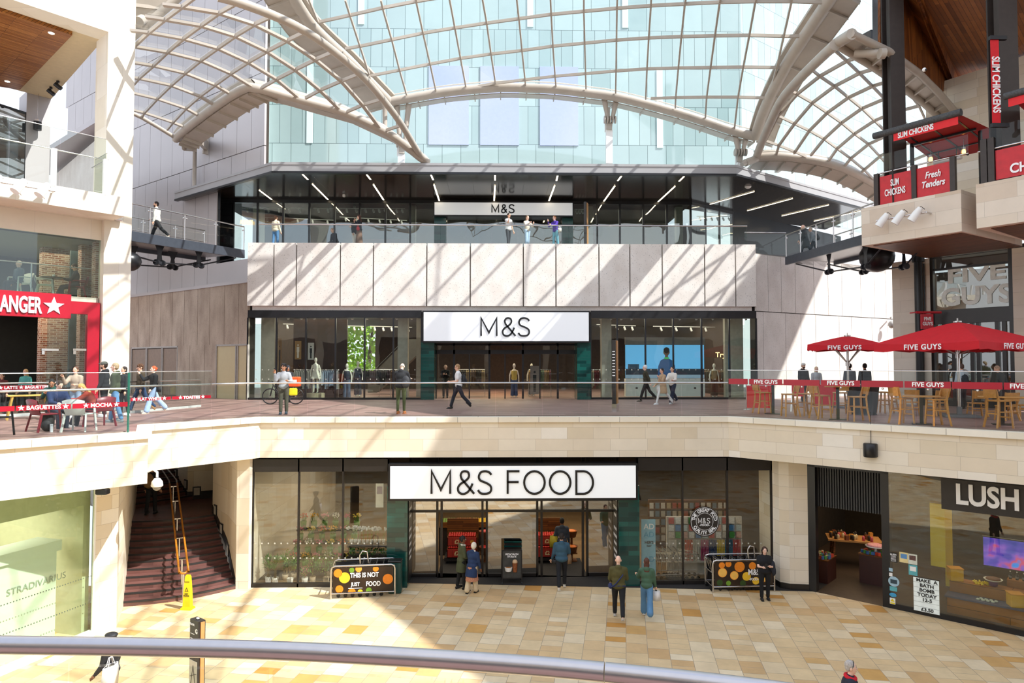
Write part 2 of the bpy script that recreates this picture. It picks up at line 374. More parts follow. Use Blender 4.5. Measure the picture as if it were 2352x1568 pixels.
b.bb(dX(942), YD, zt1, dX(1419), YD+.015, ZD); struct('door_1', b, glass('door_glass', (.9, .92, .92), .26, tr=.75))
struct('floor_food_mat', MB().bb(dX(1004), YD-.1, ZG, dX(1349), YD+2.2, ZG+.012), mat('food_mat', '2b2825', .95, var=.2, nscale=20))
b = MB(); b.bb(xa-.3, YG+14, ZG, xd+.5, YG+14.2, ZD); b.bb(xa-.3, YG+.2, ZG, xa-.1, YG+14, ZD); b.bb(xd+.1, YG+.2, ZG, xd+.3, YG+14, ZD)
struct('wall_food_hall', b, mat('food_hall_wall', '33261a', .8, var=.2))
struct('floor_food_hall', MB().bb(xa-.3, YG+.6, ZG-.1, xd+.5, YG+14, ZG+.004), bricks('terrazzo', [(0, '7a6244'), (1, '8c7150')], .6, .6, (.25, .2, .14), .004, .35, speck=.4))
struct('ceiling_food_hall', MB().bb(xa-.3, YG+.3, ZD-.02, xd+.5, YG+14, ZD+.05), M_drk)
# stair opening and left pier, left shop
SL = P2(G(283, 1393, ZG)); SR = P2(G(541, 1352, ZG)); PB = P2(G(267, 1441, ZG)); PA = P2(G(213, 1461, ZG))
ZLD = -3.85; SLt = P2(G(304, 1192, ZLD)); SRt = P2(G(488, 1178, ZLD)); LBL = P2(G(303, 1168, ZLD)); LBR = P2(G(430, 1147, ZLD))
b = MB().prism([tuple(PA), tuple(PB), tuple(SL), tuple(SLt), tuple(SLt+(SLt-SL)*.9), tuple(SLt+(SLt-SL)*.9+Vector((-.7, 0))), tuple(PA+Vector((-.6, .9)))], ZG, ZF+.1)
struct('wall_pier_left', b, M_stone)
SRp = P2(G(570, 1352, ZG)); b = MB()
wallcurve = [SR, SR.lerp(SRt, .5)+Vector((.12, .05)), SRt, SRt+Vector((-.3, .9)), LBR+Vector((.9, .35)), LBR, LBR+Vector((-3.4, 3.6)), LBR+Vector((-4.2, 6))]
b.prism([tuple(SRp), (SRp.x, SRp.y+12)]+[tuple(p) for p in reversed(wallcurve)], ZG, ZF+.1)
struct('wall_stair_right', b, bricks('stair_wall_stone', cream, .9, .9, (.50, .42, .32), .004, .75))
b = MB().prism([(SRp.x, SRp.y-.0), (xa+.02, YG), (xa+.02, YG+.3), (SRp.x, SRp.y+.3)], ZG, ZF+.1); struct('wall_reveal', b, M_stone)
b = MB(); q0 = PA+(PA-PB).normalized()*0
PL = P2(G(-200, 1600, ZG)); 
b.wall(PA, P2(G(0, 1552, ZG))+(P2(G(0, 1552, ZG))-PA)*2, ZG+.16, ZF-.05, .02, 1); struct('window_3', b, glass('green_shop_glass', (.93, .985, .92), .0, tr=.95))
wdir = (P2(G(0, 1552, ZG))-PA).normalized(); wn_ = Vector((wdir.y, -wdir.x))
if wn_.x > 0: wn_ = -wn_
b = MB(); b.prism([tuple(PA+wdir*.0-wn_*.03), tuple(PA+wdir*14-wn_*.03), tuple(PA+wdir*14+wn_*.12), tuple(PA+wn_*.12)], ZG, ZG+.17)
for t in (0.02, 3.4, 6.8): b.box((*(PA+wdir*t), (ZG+ZF)/2), (.05, .05, ZF-ZG), math.atan2(wdir.y, wdir.x))
struct('window_frame_3', b, M_white)
b = MB(); c_ = [PA+wdir*.7+wn_*.5, PA+wdir*14+wn_*.5, PA+wdir*14+wn_*.75, PA+wdir*.7+wn_*.75]
b.prism([tuple(p) for p in c_], ZG, ZG+2.45); bb_ = [PA+wdir*.62+wn_*.42, PA+wdir*14+wn_*.42, PA+wdir*14+wn_*1.3, PA+wdir*.62+wn_*1.3]
b.prism([tuple(p) for p in bb_], ZG+2.45, ZG+2.72); hoard = b
M_board = mat('shop_board_white', 'dfe8dd', .5, var=.02)
b = MB(); c_ = [PA+wdir*.15+wn_*4.5, PA+wdir*14+wn_*4.5, PA+wdir*14+wn_*4.7, PA+wdir*.15+wn_*4.7]; b.prism([tuple(p) for p in c_], ZG, ZF)
c_ = [PA+wdir*-.1+wn_*.3, PA+wdir*.1+wn_*.3, PA+wdir*.1+wn_*4.7, PA+wdir*-.1+wn_*4.7]; b.prism([tuple(p) for p in c_], ZG, ZF)
c_ = [PA+wdir*.1+wn_*.3, PA+wdir*14+wn_*.3, PA+wdir*14+wn_*1.5, PA+wdir*.1+wn_*1.5]; b.prism([tuple(p) for p in c_], ZF-.75, ZF)
struct('wall_left_shop', b, mat('left_shop_interior', 'c3c3a4', .7, var=.06))
# right side: curved stone pier, entrance, long shop window
RA = P2(G(1858, 1356, ZG)); RD = (P2(G(2352, 1462, ZG))-RA).normalized(); RN = Vector((-RD.y, RD.x))
if RN.y < 0: RN = -RN
def RP(u, v=1400):      # plan point on the right-hand shop line
    return P2(PV(u, v, RA, RA+RD))
pc = [Vector((xd, YG)), P2(G(1775, 1337, ZG)), P2(G(1781, 1343, ZG)), P2(G(1792, 1350, ZG)), P2(G(1815, 1354, ZG)), RA, RA+RN*.6, Vector((xd, YG+1.2))]
pc[1] = Vector((xd, YG-.02))
b = MB().prism([tuple(p) for p in pc], ZG, ZF+.1); struct('wall_pier_right', b, M_stone)
b = MB().prism([tuple(p+Vector((0, -.02))) for p in pc[1:6]]+[tuple(RA+RN*.3), (xd, YG+.3)], ZG, ZG+.2); struct('trim_pier_base', b, M_dark)
b = MB(); e1 = RP(2034); e2 = RP(1876)
for a, c in ((RA, RP(1876)), (RP(2028), RP(2046)),): b.wall(a, c, ZG, ZF+.05, .25, 1)
b.wall(RP(2040), RP(2352)+RD*8, ZG, ZG+.17, .2, 1); b.wall(RA, RP(2046), ZF-.25, ZF+.05, .25, 1)
struct('window_frame_4', b, M_black)
b = MB(); b.wall(RP(2046), RP(2352)+RD*8, ZG+.15, ZF+.05, .02, 1); struct('window_4', b, glass('lush_glass', (.93, .95, .9), .025, tr=.93, ior=1.5))
b = MB(); n = 26
for i in range(n):
    t0 = i/n; a = e2.lerp(e1, t0)+RN*.25; c = e2.lerp(e1, t0+.55/n)+RN*.25; b.wall(a, c, ZF-1.55, ZF, .05, 1)
struct('ceiling_slatted_shutter', b, mat('charcoal_slats', '38393b', .5, var=.1))
b = MB(); b.wall(RA+RN*.32, RP(2352)+RD*8+RN*.32, ZF-1.5, ZF, .03, 1); 
struct('trim_shop_bulkhead', MB().wall(e2+RN*.34, e1+RN*.34, ZF-1.55, ZF, .05, 1), M_black)
b = MB(); q = [RA-RD*1.7+RN*9, RA+RD*16+RN*9, RA+RD*16+RN*9.2, RA+RN*9.2]; b.prism([tuple(p) for p in q], ZG, ZF)
b.prism([tuple(p) for p in (RA-RD*1.7+RN*.9, RA-RD*1.5+RN*.9, RA-RD*1.5+RN*9, RA-RD*1.7+RN*9)], ZG, ZF); struct('wall_right_shop', b, mat('right_shop_dark', '2e261c', .8, var=.3))
b = MB(); q = [RA+RN*.02, RA+RD*16+RN*.02, RA+RD*16+RN*9, RA-RD*1.5+RN*9, RA-RD*1.5+RN*.9]; b.prism([tuple(p) for p in q], ZG-.1, ZG+.006); struct('floor_right_shop', b, mat('slate_floor', '463a31', .45, var=.2))
b = MB(); b.prism([tuple(p) for p in [RA+RN*.4, RA+RD*16+RN*.4, RA+RD*16+RN*9, RA+RN*9]], ZF-.25, ZF); struct('ceiling_right_shop', b, M_drk)
# ---------------------------------------------------------------- walkway level store front (plane YF)
def fx(u, v=800): return FY(u, v, YF).x
def fz(v, u=1176): return FY(u, v, YF).z
X0, X1 = fx(568), fx(1738); zb, zt = fz(703), fz(560)
b = MB(); js = [568, 628, 680, 781, 857, 980, 1080, 1202, 1277, 1376, 1447, 1521.5, 1619, 1690, 1738]
for i in range(len(js)-1):
    g0 = .03 if i else 0; b.bb(fx(js[i])+g0, YF-.1, zb, fx(js[i+1])-.03, YF+.15, zt)
struct('wall_terrace_parapet', b, M_block)
b = MB().bb(X0, YF+.02, zb+.02, X1, YF+6.2, ZT-.05); struct('floor_terrace', b, mat('terrace_slab', '8b8178', .7))
b = MB().bb(X0+.2, YF+.05, fz(716), X1-.2, YF+.5, zb); struct('trim_reveal', b, M_pale)
b = MB(); us = [568, 634, 702, 770, 837, 903, 968, 1357, 1418, 1483, 1547, 1612, 1676, 1738]
zh = fz(730)
b.bb(X0, YF, zh, fx(968), YF+.4, fz(713)); b.bb(fx(1357), YF, zh, X1, YF+.4, fz(713))
for u in us: b.bb(fx(u)-.035, YF, 0, fx(u)+.035, YF+.14, zh)
b.bb(X0, YF, 0, fx(968), YF+.12, .1); b.bb(fx(1357), YF, 0, X1, YF+.12, .1)
struct('window_frame_5', b, M_black)
struct('window_5', MB().bb(X0, YF+.05, .05, fx(968), YF+.065, zh), M_winA); struct('window_6', MB().bb(fx(1357), YF+.05, .05, X1, YF+.065, zh), M_winA)
b = MB().bb(X0, YF+.05, .05, X0+.015, YF+3.5, zh).bb(X1-.015, YF+.05, .05, X1, YF+3.5, zh); struct('window_7', b, M_winA)
b = MB(); 
for a, c in ((968, 998), (1325, 1356)): b.bb(fx(a), YF-.12, 0, fx(c), YF+1.1, fz(786))
struct('wall_tiled_entrance', b, M_green)
YH = YF+1.0
def hx(u): return uX(u, 850, YH)
b = MB(); zi = FY(1176, 806, YH).z; zj = FY(1176, 813, YH).z
for u in (1001, 1043, 1124, 1201, 1281, 1322): b.bb(hx(u)-.05, YH-.04, 0, hx(u)+.05, YH+.06, fz(786))
b.bb(hx(1001), YH-.04, zj, hx(1322), YH+.06, zi+.06); b.bb(hx(1001), YH-.04, fz(792), hx(1322), YH+.06, fz(783))
for u in (1078, 1160, 1240): b.bb(hx(u)-.03, YH-.04, 0, hx(u)+.03, YH+.06, zj)
struct('door_frame_2', b, M_black)
struct('door_2', MB().bb(hx(1001), YH, .05, hx(1124), YH+.015, fz(792)).bb(hx(1201), YH, .05, hx(1322), YH+.015, fz(792)), M_winA)
# upper store interior
b = MB(); wq0, wq1 = uX(742, 800, YF+15), uX(862, 800, YF+15); b.bb(X0-.2, YF+15, 0, wq0, YF+15.2, zb); b.bb(wq1, YF+15, 0, X1+.2, YF+15.2, zb); b.bb(wq0, YF+15, 0, wq1, YF+15.2, 1.2); b.bb(X0+.05, YF+3.6, 0, X0+.2, YF+15, zb); b.bb(X1-.2, YF+3.6, 0, X1-.05, YF+15, zb); struct('wall_store_back', b, mat('store_back_wall', '3a2a20', .8, var=.25))
b = MB(); b.bb(fx(640), YF+2.4, 0, fx(772), YF+2.55, zb-.5); struct('wall_store_panelling', b, slats('walnut_panelling', '4a2f20', '3b2418', .5, R(90)))
struct('ceiling_store', MB().bb(X0, YF+.5, zb-.15, X1, YF+15, zb), M_drk)
b = MB()
for u in (919, 1400): b.bb(fx(u)-.25, YF+.9, 0, fx(u)+.25, YF+1.4, zb-.1)
b.bb(fx(951)-.25, YF+3, 0, fx(951)+.4, YF+3.5, zb-.1); struct('wall_store_columns', b, mat('store_column', 'a9a297', .6))
b = MB(); b.bb(fx(568)+.25, YF+1.2, 0, fx(612), YF+1.5, zb-.3); b.bb(fx(1690), YF+1.6, 0, X1-.1, YF+1.9, zb-.3); struct('wall_store_returns', b, mat('store_return_wall', 'b8b5a4', .6))
# side concrete walls
WL = Vector((-.788, .616)); A0 = Vector((X0, YF)); WR = Vector((.875, .485)); B0 = Vector((X1, YF))
def jointed(p, d, offs, z0, z1, th, side, gap=.03):
    mb = MB()
    for a, c in zip(offs[:-1], offs[1:]): mb.wall(p+d*(a+gap/2), p+d*(c-gap/2), z0, z1, th, side)
    return mb
zl = 5.75
o = [-.01, .8, 2.1, 3.5, 4.7, 6.1, 7.4, 8.7, 10, 11.4, 12.8, 14.2]
n1 = Vector((-.616, -.788))
def wt(u, p=A0, d=WL):
    q = P2(PV(u, 800, p, p+d)); return (q-p).dot(d)
ds_ = [wt(568), wt(545), wt(541), wt(496.5)]; dt_ = [wt(407), wt(373), wt(371), wt(337), wt(335), wt(302)]
b = jointed(A0, WL, o, 2.75, zl, .2, -1)
for a, c in ((wt(496), wt(470)), (wt(470), wt(436)), (wt(436), wt(408)), (wt(301), wt(301)+3)): b.wall(A0+WL*(a+.015), A0+WL*(c-.015), 0, 2.75, .2, -1)
def P_(t): return A0+WL*t
nI = -n1
c_ = MB()
for a, c in ((ds_[0], ds_[1]), (ds_[2], ds_[3]-.0)): c_.wall(P_(a+.04)+nI*.05, P_(c-.04)+nI*.05, 0, 2.66, .06, -1)
struct('door_3', c_, mat('buff_yellow_door', 'c9b98a', .5, var=.03))
c_ = MB()
for a, c in ((dt_[0], dt_[1]), (dt_[2], dt_[3]), (dt_[4], dt_[5])): c_.wall(P_(a+.06)+nI*.05, P_(c-.06)+nI*.05, .02, 2.62, .06, -1)
struct('door_4', c_, mat('brown_door', '8a7460', .55, var=.12))
c_ = MB()
for t0, t1 in ((ds_[0], ds_[3]), (dt_[0], dt_[5])):
    c_.wall(P_(t0)+nI*.0, P_(t1)+nI*.0, 2.66, 2.75, .12, -1)
for t0 in ds_+dt_: c_.wall(P_(t0-.03), P_(t0+.03), 0, 2.7, .12, -1)
struct('door_frame_3', c_, mat('grey_door_frame', 'aaa49b', .5))
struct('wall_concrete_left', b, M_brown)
struct('wall_concrete_left_core', MB().wall(A0+WL*0-Vector((-.616, -.788))*.12, A0+WL*14-Vector((-.616, -.788))*.12, 0, zl-.05, .3, -1), mat('dark_joint', '3b332c', .9))
struct('trim_ledge_left', MB().wall(A0+WL*-.1-n1*-.05, A0+WL*15-n1*-.05, zl, zl+.16, 1.7, -1), M_metalp)
YC = 33.85
K0 = Vector((uX(625, 393, YC), YC)); K1 = Vector((uX(1690, 393, YC), YC))
A1 = K0+Vector((.616, .788))*.6
b = MB(); w = 1.4
for z0, z1, t0, off in ((5.9, ZC, 6.1, 0), (ZC, 13.1, 1.62, .5), (13.1, 17.0, 1.62, 0), (17.0, 20.9, 1.62, .3), (20.9, 25, 1.62, .7), (25, 29, 1.62, .1)):
    i = 0; t = t0
    while t < 26:
        t2 = max(t0, (math.floor((t-off)/w+1e-4)+1)*w+off); b.wall(A1+WL*(t+.012), A1+WL*(t2-.012), z0+(.02 if z0 != ZC else 0), z1-(.02 if z1 != ZC else 0), .12, -1); t = t2
struct('wall_metal_cladding', b, M_metalp)
b = MB().wall(A1+WL*1.6, A1+WL*6.12, 5.9, ZT-.3, .12, -1); struct('wall_metal_lower', b, M_metalp)
struct('wall_metal_backing', MB().wall(A1-n1*.08+WL*6.2, A1-n1*.08+WL*26, 5.8, ZC, .2, -1).wall(A1-n1*.08+WL*1.64, A1-n1*.08+WL*26, ZC, 29, .2, -1), MATS['dark_joint'])
b = jointed(B0, WR, [0, .9, 1.9, 3.0, 4.5, 5.7, 6.9, 8.6, 9.9, 11.0, 12.6, 14.2, 16, 18, 20], fz(715)+.05, 7.25, .2, 1)
c_ = jointed(B0, WR, [0, .5, 2.2, 3.4, 4.6, 6.6, 7.7, 9.6, 11.1, 12.3, 14, 16, 18, 20], 0, fz(715)+.01, .2, 1)
k = len(b.v); b.v += c_.v; b.f += [[i+k for i in f] for f in c_.f]; b.sm += c_.sm; b.mi += c_.mi
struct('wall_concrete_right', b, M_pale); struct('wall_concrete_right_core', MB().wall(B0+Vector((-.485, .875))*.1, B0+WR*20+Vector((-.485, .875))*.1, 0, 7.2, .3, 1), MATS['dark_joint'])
# terrace glazing and canopy
YT = YF+6.0
def tx(u): return uX(u, 500, YT)
zg0, zg1 = ZT-.05, FY(1176, 468, YT).z
b = MB()
for u in (535, 591, 650, 710, 768, 826, 885, 942, 1313, 1372, 1424, 1478, 1532, 1587): b.bb(tx(u)-.05, YT, zg0, tx(u)+.05, YT+.15, ZC)
b.bb(tx(500), YT-.02, zg1, tx(1590), YT+.2, ZC+.05); TD = Vector((.80, .60))
q = Vector((tx(1587), YT)); b.wall(q, q+TD*4.2, zg1, ZC, .2, 1)
for t in (1.4, 2.8, 4.2): b.box((q.x+TD.x*t, q.y+TD.y*t+.05, (zg0+ZC)/2), (.1, .1, ZC-zg0), .57)
struct('window_frame_8', b, M_black)
b = MB().bb(tx(535), YT+.05, zg0, tx(1587), YT+.07, zg1); b.wall(q, q+TD*4.2, zg0, zg1, .02, 1); struct('window_8', b, glass('terrace_glass', (.88, .95, .92), .1, tr=.85, wob=.5))
b = MB().wall(q+TD*4.2, q+TD*18, 6.8, ZC, .2, 1); b.bb(tx(498), YT-.0, ZT-.05, tx(535), YT+.2, ZC); b.wall((tx(499), YT+.1), A1+WL*6.15, ZT-.6, ZC, .2, 1); struct('wall_black_cladding', b, bricks('black_panels', [(0, '17181b'), (1, '202226')], 1.4, 1.15, (.003, .003, .003), .008, .25))
b = MB(); b.bb(tx(500), YT+7, ZT, tx(1700), YT+7.2, ZC); struct('wall_terrace_store_back', b, MATS['store_back_wall'])
struct('ceiling_terrace_store', MB().bb(tx(500), YT+.2, zg1+.02, tx(1587), YT+7, zg1+.2), M_drk)
b = MB()
for u in (944, 1357, 1566): b.bb(tx(u)-.2, YT+.5, ZT, tx(u)+.2, YT+.9, zg1)
struct('wall_terrace_columns', b, MATS['store_column'])
def cx(u, v=393): return uX(u, v, YC)
cl = P2(G(412, 462, ZC)); cl = P2(DP(412, 462, 39.2)); 
cl = K0+(-.787)*Vector((1, 0))*9.6+Vector((0, .617))*9.6; cr = K1+Vector((.82, .57))*14
poly = [cl, K0, K1, cr, cr+Vector((-.2, 6)), Vector((tx(1600), YT+2)), Vector((tx(520), YT+2)), cl+Vector((1.2, 1.6))]
M_canopy = mat('canopy_zinc', 'a9a8a8', .5, .3, var=.06, nscale=.7)
b = MB().prism([tuple(p) for p in poly], ZC+.03, ZC+.30); struct('ceiling_canopy_roof', b, M_canopy)
b = MB(); off = offset([cl, K0, K1, cr], .12); b.prism([tuple(p) for p in off]+[tuple(p) for p in poly[4:]], ZC-.03, ZC+.02); struct('ceiling_canopy_soffit', b, bricks('soffit_panels', [(0, '241d18'), (1, '2e2620')], 6, 1.35, (.002, .002, .002), .01, .14, rot=R(90), spec=.7, offset=.0))
b = strip(MB(), [cl, K0, K1, cr], -.05, .25, ZC+.30, ZC+.42); k = strip(b, [cl, K0, K1, cr], -.02, .1, ZC-.05, ZC+.32); struct('trim_canopy_edge', b, M_canopy)
b = strip(MB(), [cl, K0, K1, cr], -.05, .16, ZC-.13, ZC-.03); struct('trim_canopy_lip', b, M_black)
# wall under canopy at left (behind the bridge end)
# glass tower
YW = 41.5
wx0, wx1 = uX(609, 300, YW), uX(1702, 150, YW)
M_teal = bricks('teal_glass_panels', [(0, '98b2b1'), (.5, 'a5bcbb'), (1, 'aec6c5')], 1.15, 2.39, (.05, .09, .09), .012, .08, offset=.37, squash=.6, sqf=2, soil=.03, spec=.9, bump=.1)
_p = M_teal.node_tree.nodes['Principled BSDF']; _p.inputs['Coat Weight'].default_value = 1; _p.inputs['Coat Roughness'].default_value = .02
_n = M_teal.node_tree.nodes['Mapping']; _n.inputs['Location'].default_value = (0, -(FY(1176, 332, YW).z % 2.39), 0)
b = MB().bb(wx0, YW, 11.7, wx1, YW+.4, 40); q = Vector((wx1, YW)); TW = Vector((.81, .586)); b.wall(q, q+TW*34, 11.7, 31, .4, 1); struct('wall_glass_tower', b, M_teal)
b = MB()
for u0, u1 in ((985, 1077), (1103, 1192), (1240, 1328)):
    b.bb(uX(u0, 240, YW), YW-.06, FY(1176, 334, YW).z, uX(u1, 240, YW), YW, FY(1176, 153, YW).z)
struct('window_9', b, mat('mirror_window', 'c9cfe6', .03, .75, var=.02))
b = MB()
for u, v0, v1 in ((712, 332, 152), (709, 62, -60), (828, 60, -80), (1218, 62, -60), (1437, 62, -60), (1515, 338, 158), (1513, 150, 150)):
    if v0 != v1: b.bb(uX(u-7, 240, YW), YW-.05, FY(1176, v0, YW).z, uX(u+7, 240, YW), YW, FY(1176, v1, YW).z)
struct('window_10', b, mat('pale_glass_strip', 'd9efeb', .15, var=.02))
b = MB(); b.bb(wx0-.35, YW-.9, 6, wx0-.1, YW+.1, 40); b.bb(wx0-.06, YW-.7, 6, wx0+.02, YW+.1, 40); struct('trim_tower_edge', b, M_white)
# ================================================================ glazed gridshell roof
RIMP = [(893, 234), (960, 222), (1020, 212), (1090, 205), (1150, 201), (1210, 202), (1275, 205), (1345, 213), (1411, 222), (1480, 238), (1560, 260), (1620, 279), (1680, 299), (1735, 314)]
def rimv(u):
    for (a, b), (c, d) in zip(RIMP[:-1], RIMP[1:]):
        if a <= u <= c: return b+(d-b)*(u-a)/(c-a)
    return RIMP[0][1]+(893-u)*.6 if u < 893 else RIMP[-1][1]
def DM(u, v): return 36-max(0, rimv(min(max(u, 893), 1735))-v)*.028
def DLf(u, v): return 25-.003*(u-302)+.039*(v-80)
def DRf(u, v): return 36+.0391*(v-360)-.0047*(u-1735)
def P3(pts, D): return [DP(u, v, D(u, v)) for u, v in pts]
def smooth(pts, k=3):     # Catmull-Rom through 3-D points
    out = []
    n = len(pts)
    for i in range(n-1):
        p0 = pts[max(0, i-1)]; p1 = pts[i]; p2 = pts[i+1]; p3 = pts[min(n-1, i+2)]
        for j in range(k):
            t = j/k; out.append(.5*((2*p1)+(p2-p0)*t+(2*p0-5*p1+4*p2-p3)*t*t+(3*p1-p0-3*p2+p3)*t**3))
    out.append(pts[-1]); return out
def bars(mb, lines, D, w, h, ext=None):
    for l in lines:
        p = P3(l, D)
        for a, b in zip(p[:-1], p[1:]): mb.bar(a, b, w, h)
def ribbon(mb, pts, off1, off2, th=.05):   # boxed gutter strip following a curve between two offset vectors
    off1 = Vector(off1); off2 = Vector(off2); t = Vector((0, 0, th))
    for a, b in zip(pts[:-1], pts[1:]):
        vs = [a+off1, b+off1, b+off2, a+off2]; mb.add(vs+[v+t for v in vs], [[0, 1, 2, 3], [7, 6, 5, 4], [0, 4, 5, 1], [1, 5, 6, 2], [2, 6, 7, 3], [3, 7, 4, 0]])
MV = [
 [(793, 0), (804, 35), (827, 106), (848, 171)], [(875, 0), (879, 18), (900, 91), (918, 161), (934, 217)], [(955, -10), (956, 3), (972, 76), (988, 147), (1001, 207)],
 [(1031, -10), (1033, 0), (1045, 64), (1058, 134), (1070, 198)], [(1107, -10), (1118, 53), (1128, 124), (1138, 191)], [(1186, -10), (1192, 43), (1199, 116), (1206, 183), (1207, 195)],
 [(1264, -10), (1266, 33), (1270, 106), (1275, 175), (1277, 197)], [(1341, -10), (1341, 26), (1343, 99), (1345, 169), (1346, 203)], [(1418, -10), (1417, 19), (1416, 92), (1415, 163), (1414, 213)],
 [(1496, -10), (1495, 13), (1490, 87), (1486, 158), (1483, 227)], [(1576, -10), (1573, 9), (1565, 84), (1558, 156), (1552, 224), (1551, 247)], [(1656, -10), (1653, 5), (1642, 82), (1632, 155), (1623, 223), (1620, 270)],
 [(1740, -10), (1735, 3), (1721, 81), (1707, 154), (1695, 223), (1687, 294)], [(1819, -10), (1818, 3), (1800, 83), (1784, 155), (1773, 200)], [(706, -10), (710, 0), (731, 51)]]
MH = [
 [(731, 51), (804, 35), (879, 18), (956, 3), (1030, -9)],
 [(793, 112), (827, 106), (900, 91), (972, 76), (1045, 64), (1118, 53), (1192, 43), (1266, 33), (1341, 26), (1417, 19), (1495, 13), (1573, 9), (1653, 5), (1735, 3), (1818, 3), (1900, 6)],
 [(851, 174), (918, 161), (988, 147), (1058, 134), (1128, 124), (1199, 116), (1270, 106), (1343, 99), (1416, 92), (1490, 87), (1565, 84), (1642, 82), (1721, 81), (1800, 83), (1838, 83)],
 [(1075, 203), (1138, 191), (1206, 183), (1275, 175), (1345, 169), (1415, 163), (1486, 158), (1558, 156), (1632, 155), (1707, 154), (1784, 155), (1798, 155)],
 [(1495, 226), (1552, 224), (1623, 223), (1695, 223), (1765, 225)]]
ROOT = thing('glass_roof', 'vaulted glass and cream steel lattice roof over the shopping street', 'roof', (0, 0, 0)); del ROOT['category']; del ROOT['label']; ROOT['kind'] = 'structure'
bm_ = MB(); bars(bm_, MV, DM, .075, .13); bars(bm_, MH, DM, .08, .13)
# the shell carries on upwards and over the street beyond the frame
top = [l[0] if len(l) > 4 or l[0][1] < 0 else l[0] for l in MV]
prev = None
EXT = []
for l in MV[2:14]:
    p = DP(l[0][0], l[0][1], DM(*l[0])); q = DP(l[1][0], l[1][1], DM(*l[1])); d = (p-q).normalized(); row = [p]
    ang = 0
    for k in range(13):
        d = (d+Vector((0, -.16, -.035*k/3))).normalized(); p = p+d*1.5; row.append(p)
    EXT.append(row)
for r in EXT:
    for a, b in zip(r[:-1], r[1:]): bm_.bar(a, b, .05, .09)
for k in range(1, 14):
    for r, s in zip(EXT[:-1], EXT[1:]): bm_.bar(r[k], s[k], .05, .09)
bm_.build('lattice', M_cream, ROOT, uv=False)
LA = [[(308, 107), (342, 75), (379, 45), (418, 16), (450, -8)], [(290, 212), (303, 198), (319, 180), (352, 151), (385, 120), (421, 89), (462, 59), (503, 30), (544, 7)],
 [(326, 269), (331, 259), (361, 227), (393, 196), (425, 168), (461, 139), (500, 111), (540, 83), (584, 56), (624, 37)],
 [(384, 297), (397, 281), (427, 249), (459, 221), (494, 195), (530, 169), (570, 143), (613, 118), (660, 93), (700, 74)],
 [(602, 201), (635, 182), (678, 160), (724, 137), (764, 120)], [(702, 225), (735, 207), (784, 186), (822, 171)], [(796, 257), (833, 241), (876, 228)], [(884, 300), (920, 288)]]
LB = [[(375, 11), (418, 16), (503, 30), (584, 56), (659, 93), (724, 137), (784, 186), (833, 241), (871, 292)],
 [(335, 39), (379, 45), (462, 59), (540, 83), (613, 118), (678, 160), (735, 207), (778, 249)], [(300, 70), (342, 75), (421, 89), (500, 111), (570, 143), (635, 182), (683, 222)],
 [(280, 103), (308, 107), (385, 120), (461, 139), (530, 169), (585, 203)], [(280, 141), (302, 143), (352, 151), (425, 168), (494, 195), (531, 217)], [(280, 176), (319, 180), (393, 196), (459, 221), (494, 242)],
 [(280, 210), (302, 213), (361, 227), (427, 249), (459, 267)], [(280, 247), (302, 252), (331, 259), (397, 281), (426, 293)]]
b = MB(); bars(b, LA, DLf, .075, .13); bars(b, LB, DLf, .16, .09); b.build('lattice', M_cream, ROOT, uv=False)
RAL = [[(1743, 352), (1787, 266), (1831, 216), (1883, 175), (1945, 140), (1975, 130)], [(1783, 354), (1789, 334), (1825, 284), (1866, 236), (1917, 198), (1974, 168), (2009, 158), (2040, 152)],
 [(1824, 352), (1859, 300), (1900, 259), (1949, 224), (2004, 198), (2037, 188), (2070, 182)], [(1862, 357), (1893, 319), (1933, 282), (1980, 249), (2032, 227), (2088, 213)],
 [(1904, 368), (1923, 341), (1963, 307), (2009, 277), (2038, 265), (2070, 254), (2111, 243)], [(1941, 380), (1954, 364), (1995, 331), (2030, 315), (2075, 298), (2130, 285)], [(1979, 395), (2021, 359), (2038, 349), (2071, 334), (2140, 312)], [(2014, 411), (2039, 396), (2075, 377), (2140, 350)]]
RBL = [[(1916, 114), (1945, 140), (1974, 168), (2004, 198), (2032, 227), (2070, 273), (2083, 286), (2110, 320)], [(1861, 157), (1883, 175), (1917, 198), (1949, 224), (1980, 249), (2009, 277), (2038, 306), (2075, 350)],
 [(1817, 209), (1831, 216), (1866, 236), (1900, 259), (1933, 282), (1963, 307), (1995, 331), (2021, 359), (2039, 380)], [(1782, 264), (1787, 266), (1825, 284), (1859, 300), (1893, 319), (1923, 341), (1954, 364), (1984, 389), (2007, 412)],
 [(1757, 323), (1789, 334), (1825, 348), (1852, 360)], [(2088, 213), (2111, 243), (2130, 285), (2140, 312)]]
b = MB(); bars(b, RAL, DRf, .1, .12); bars(b, RBL, DRf, .06, .12); b.build('lattice', M_cream, ROOT, uv=False)
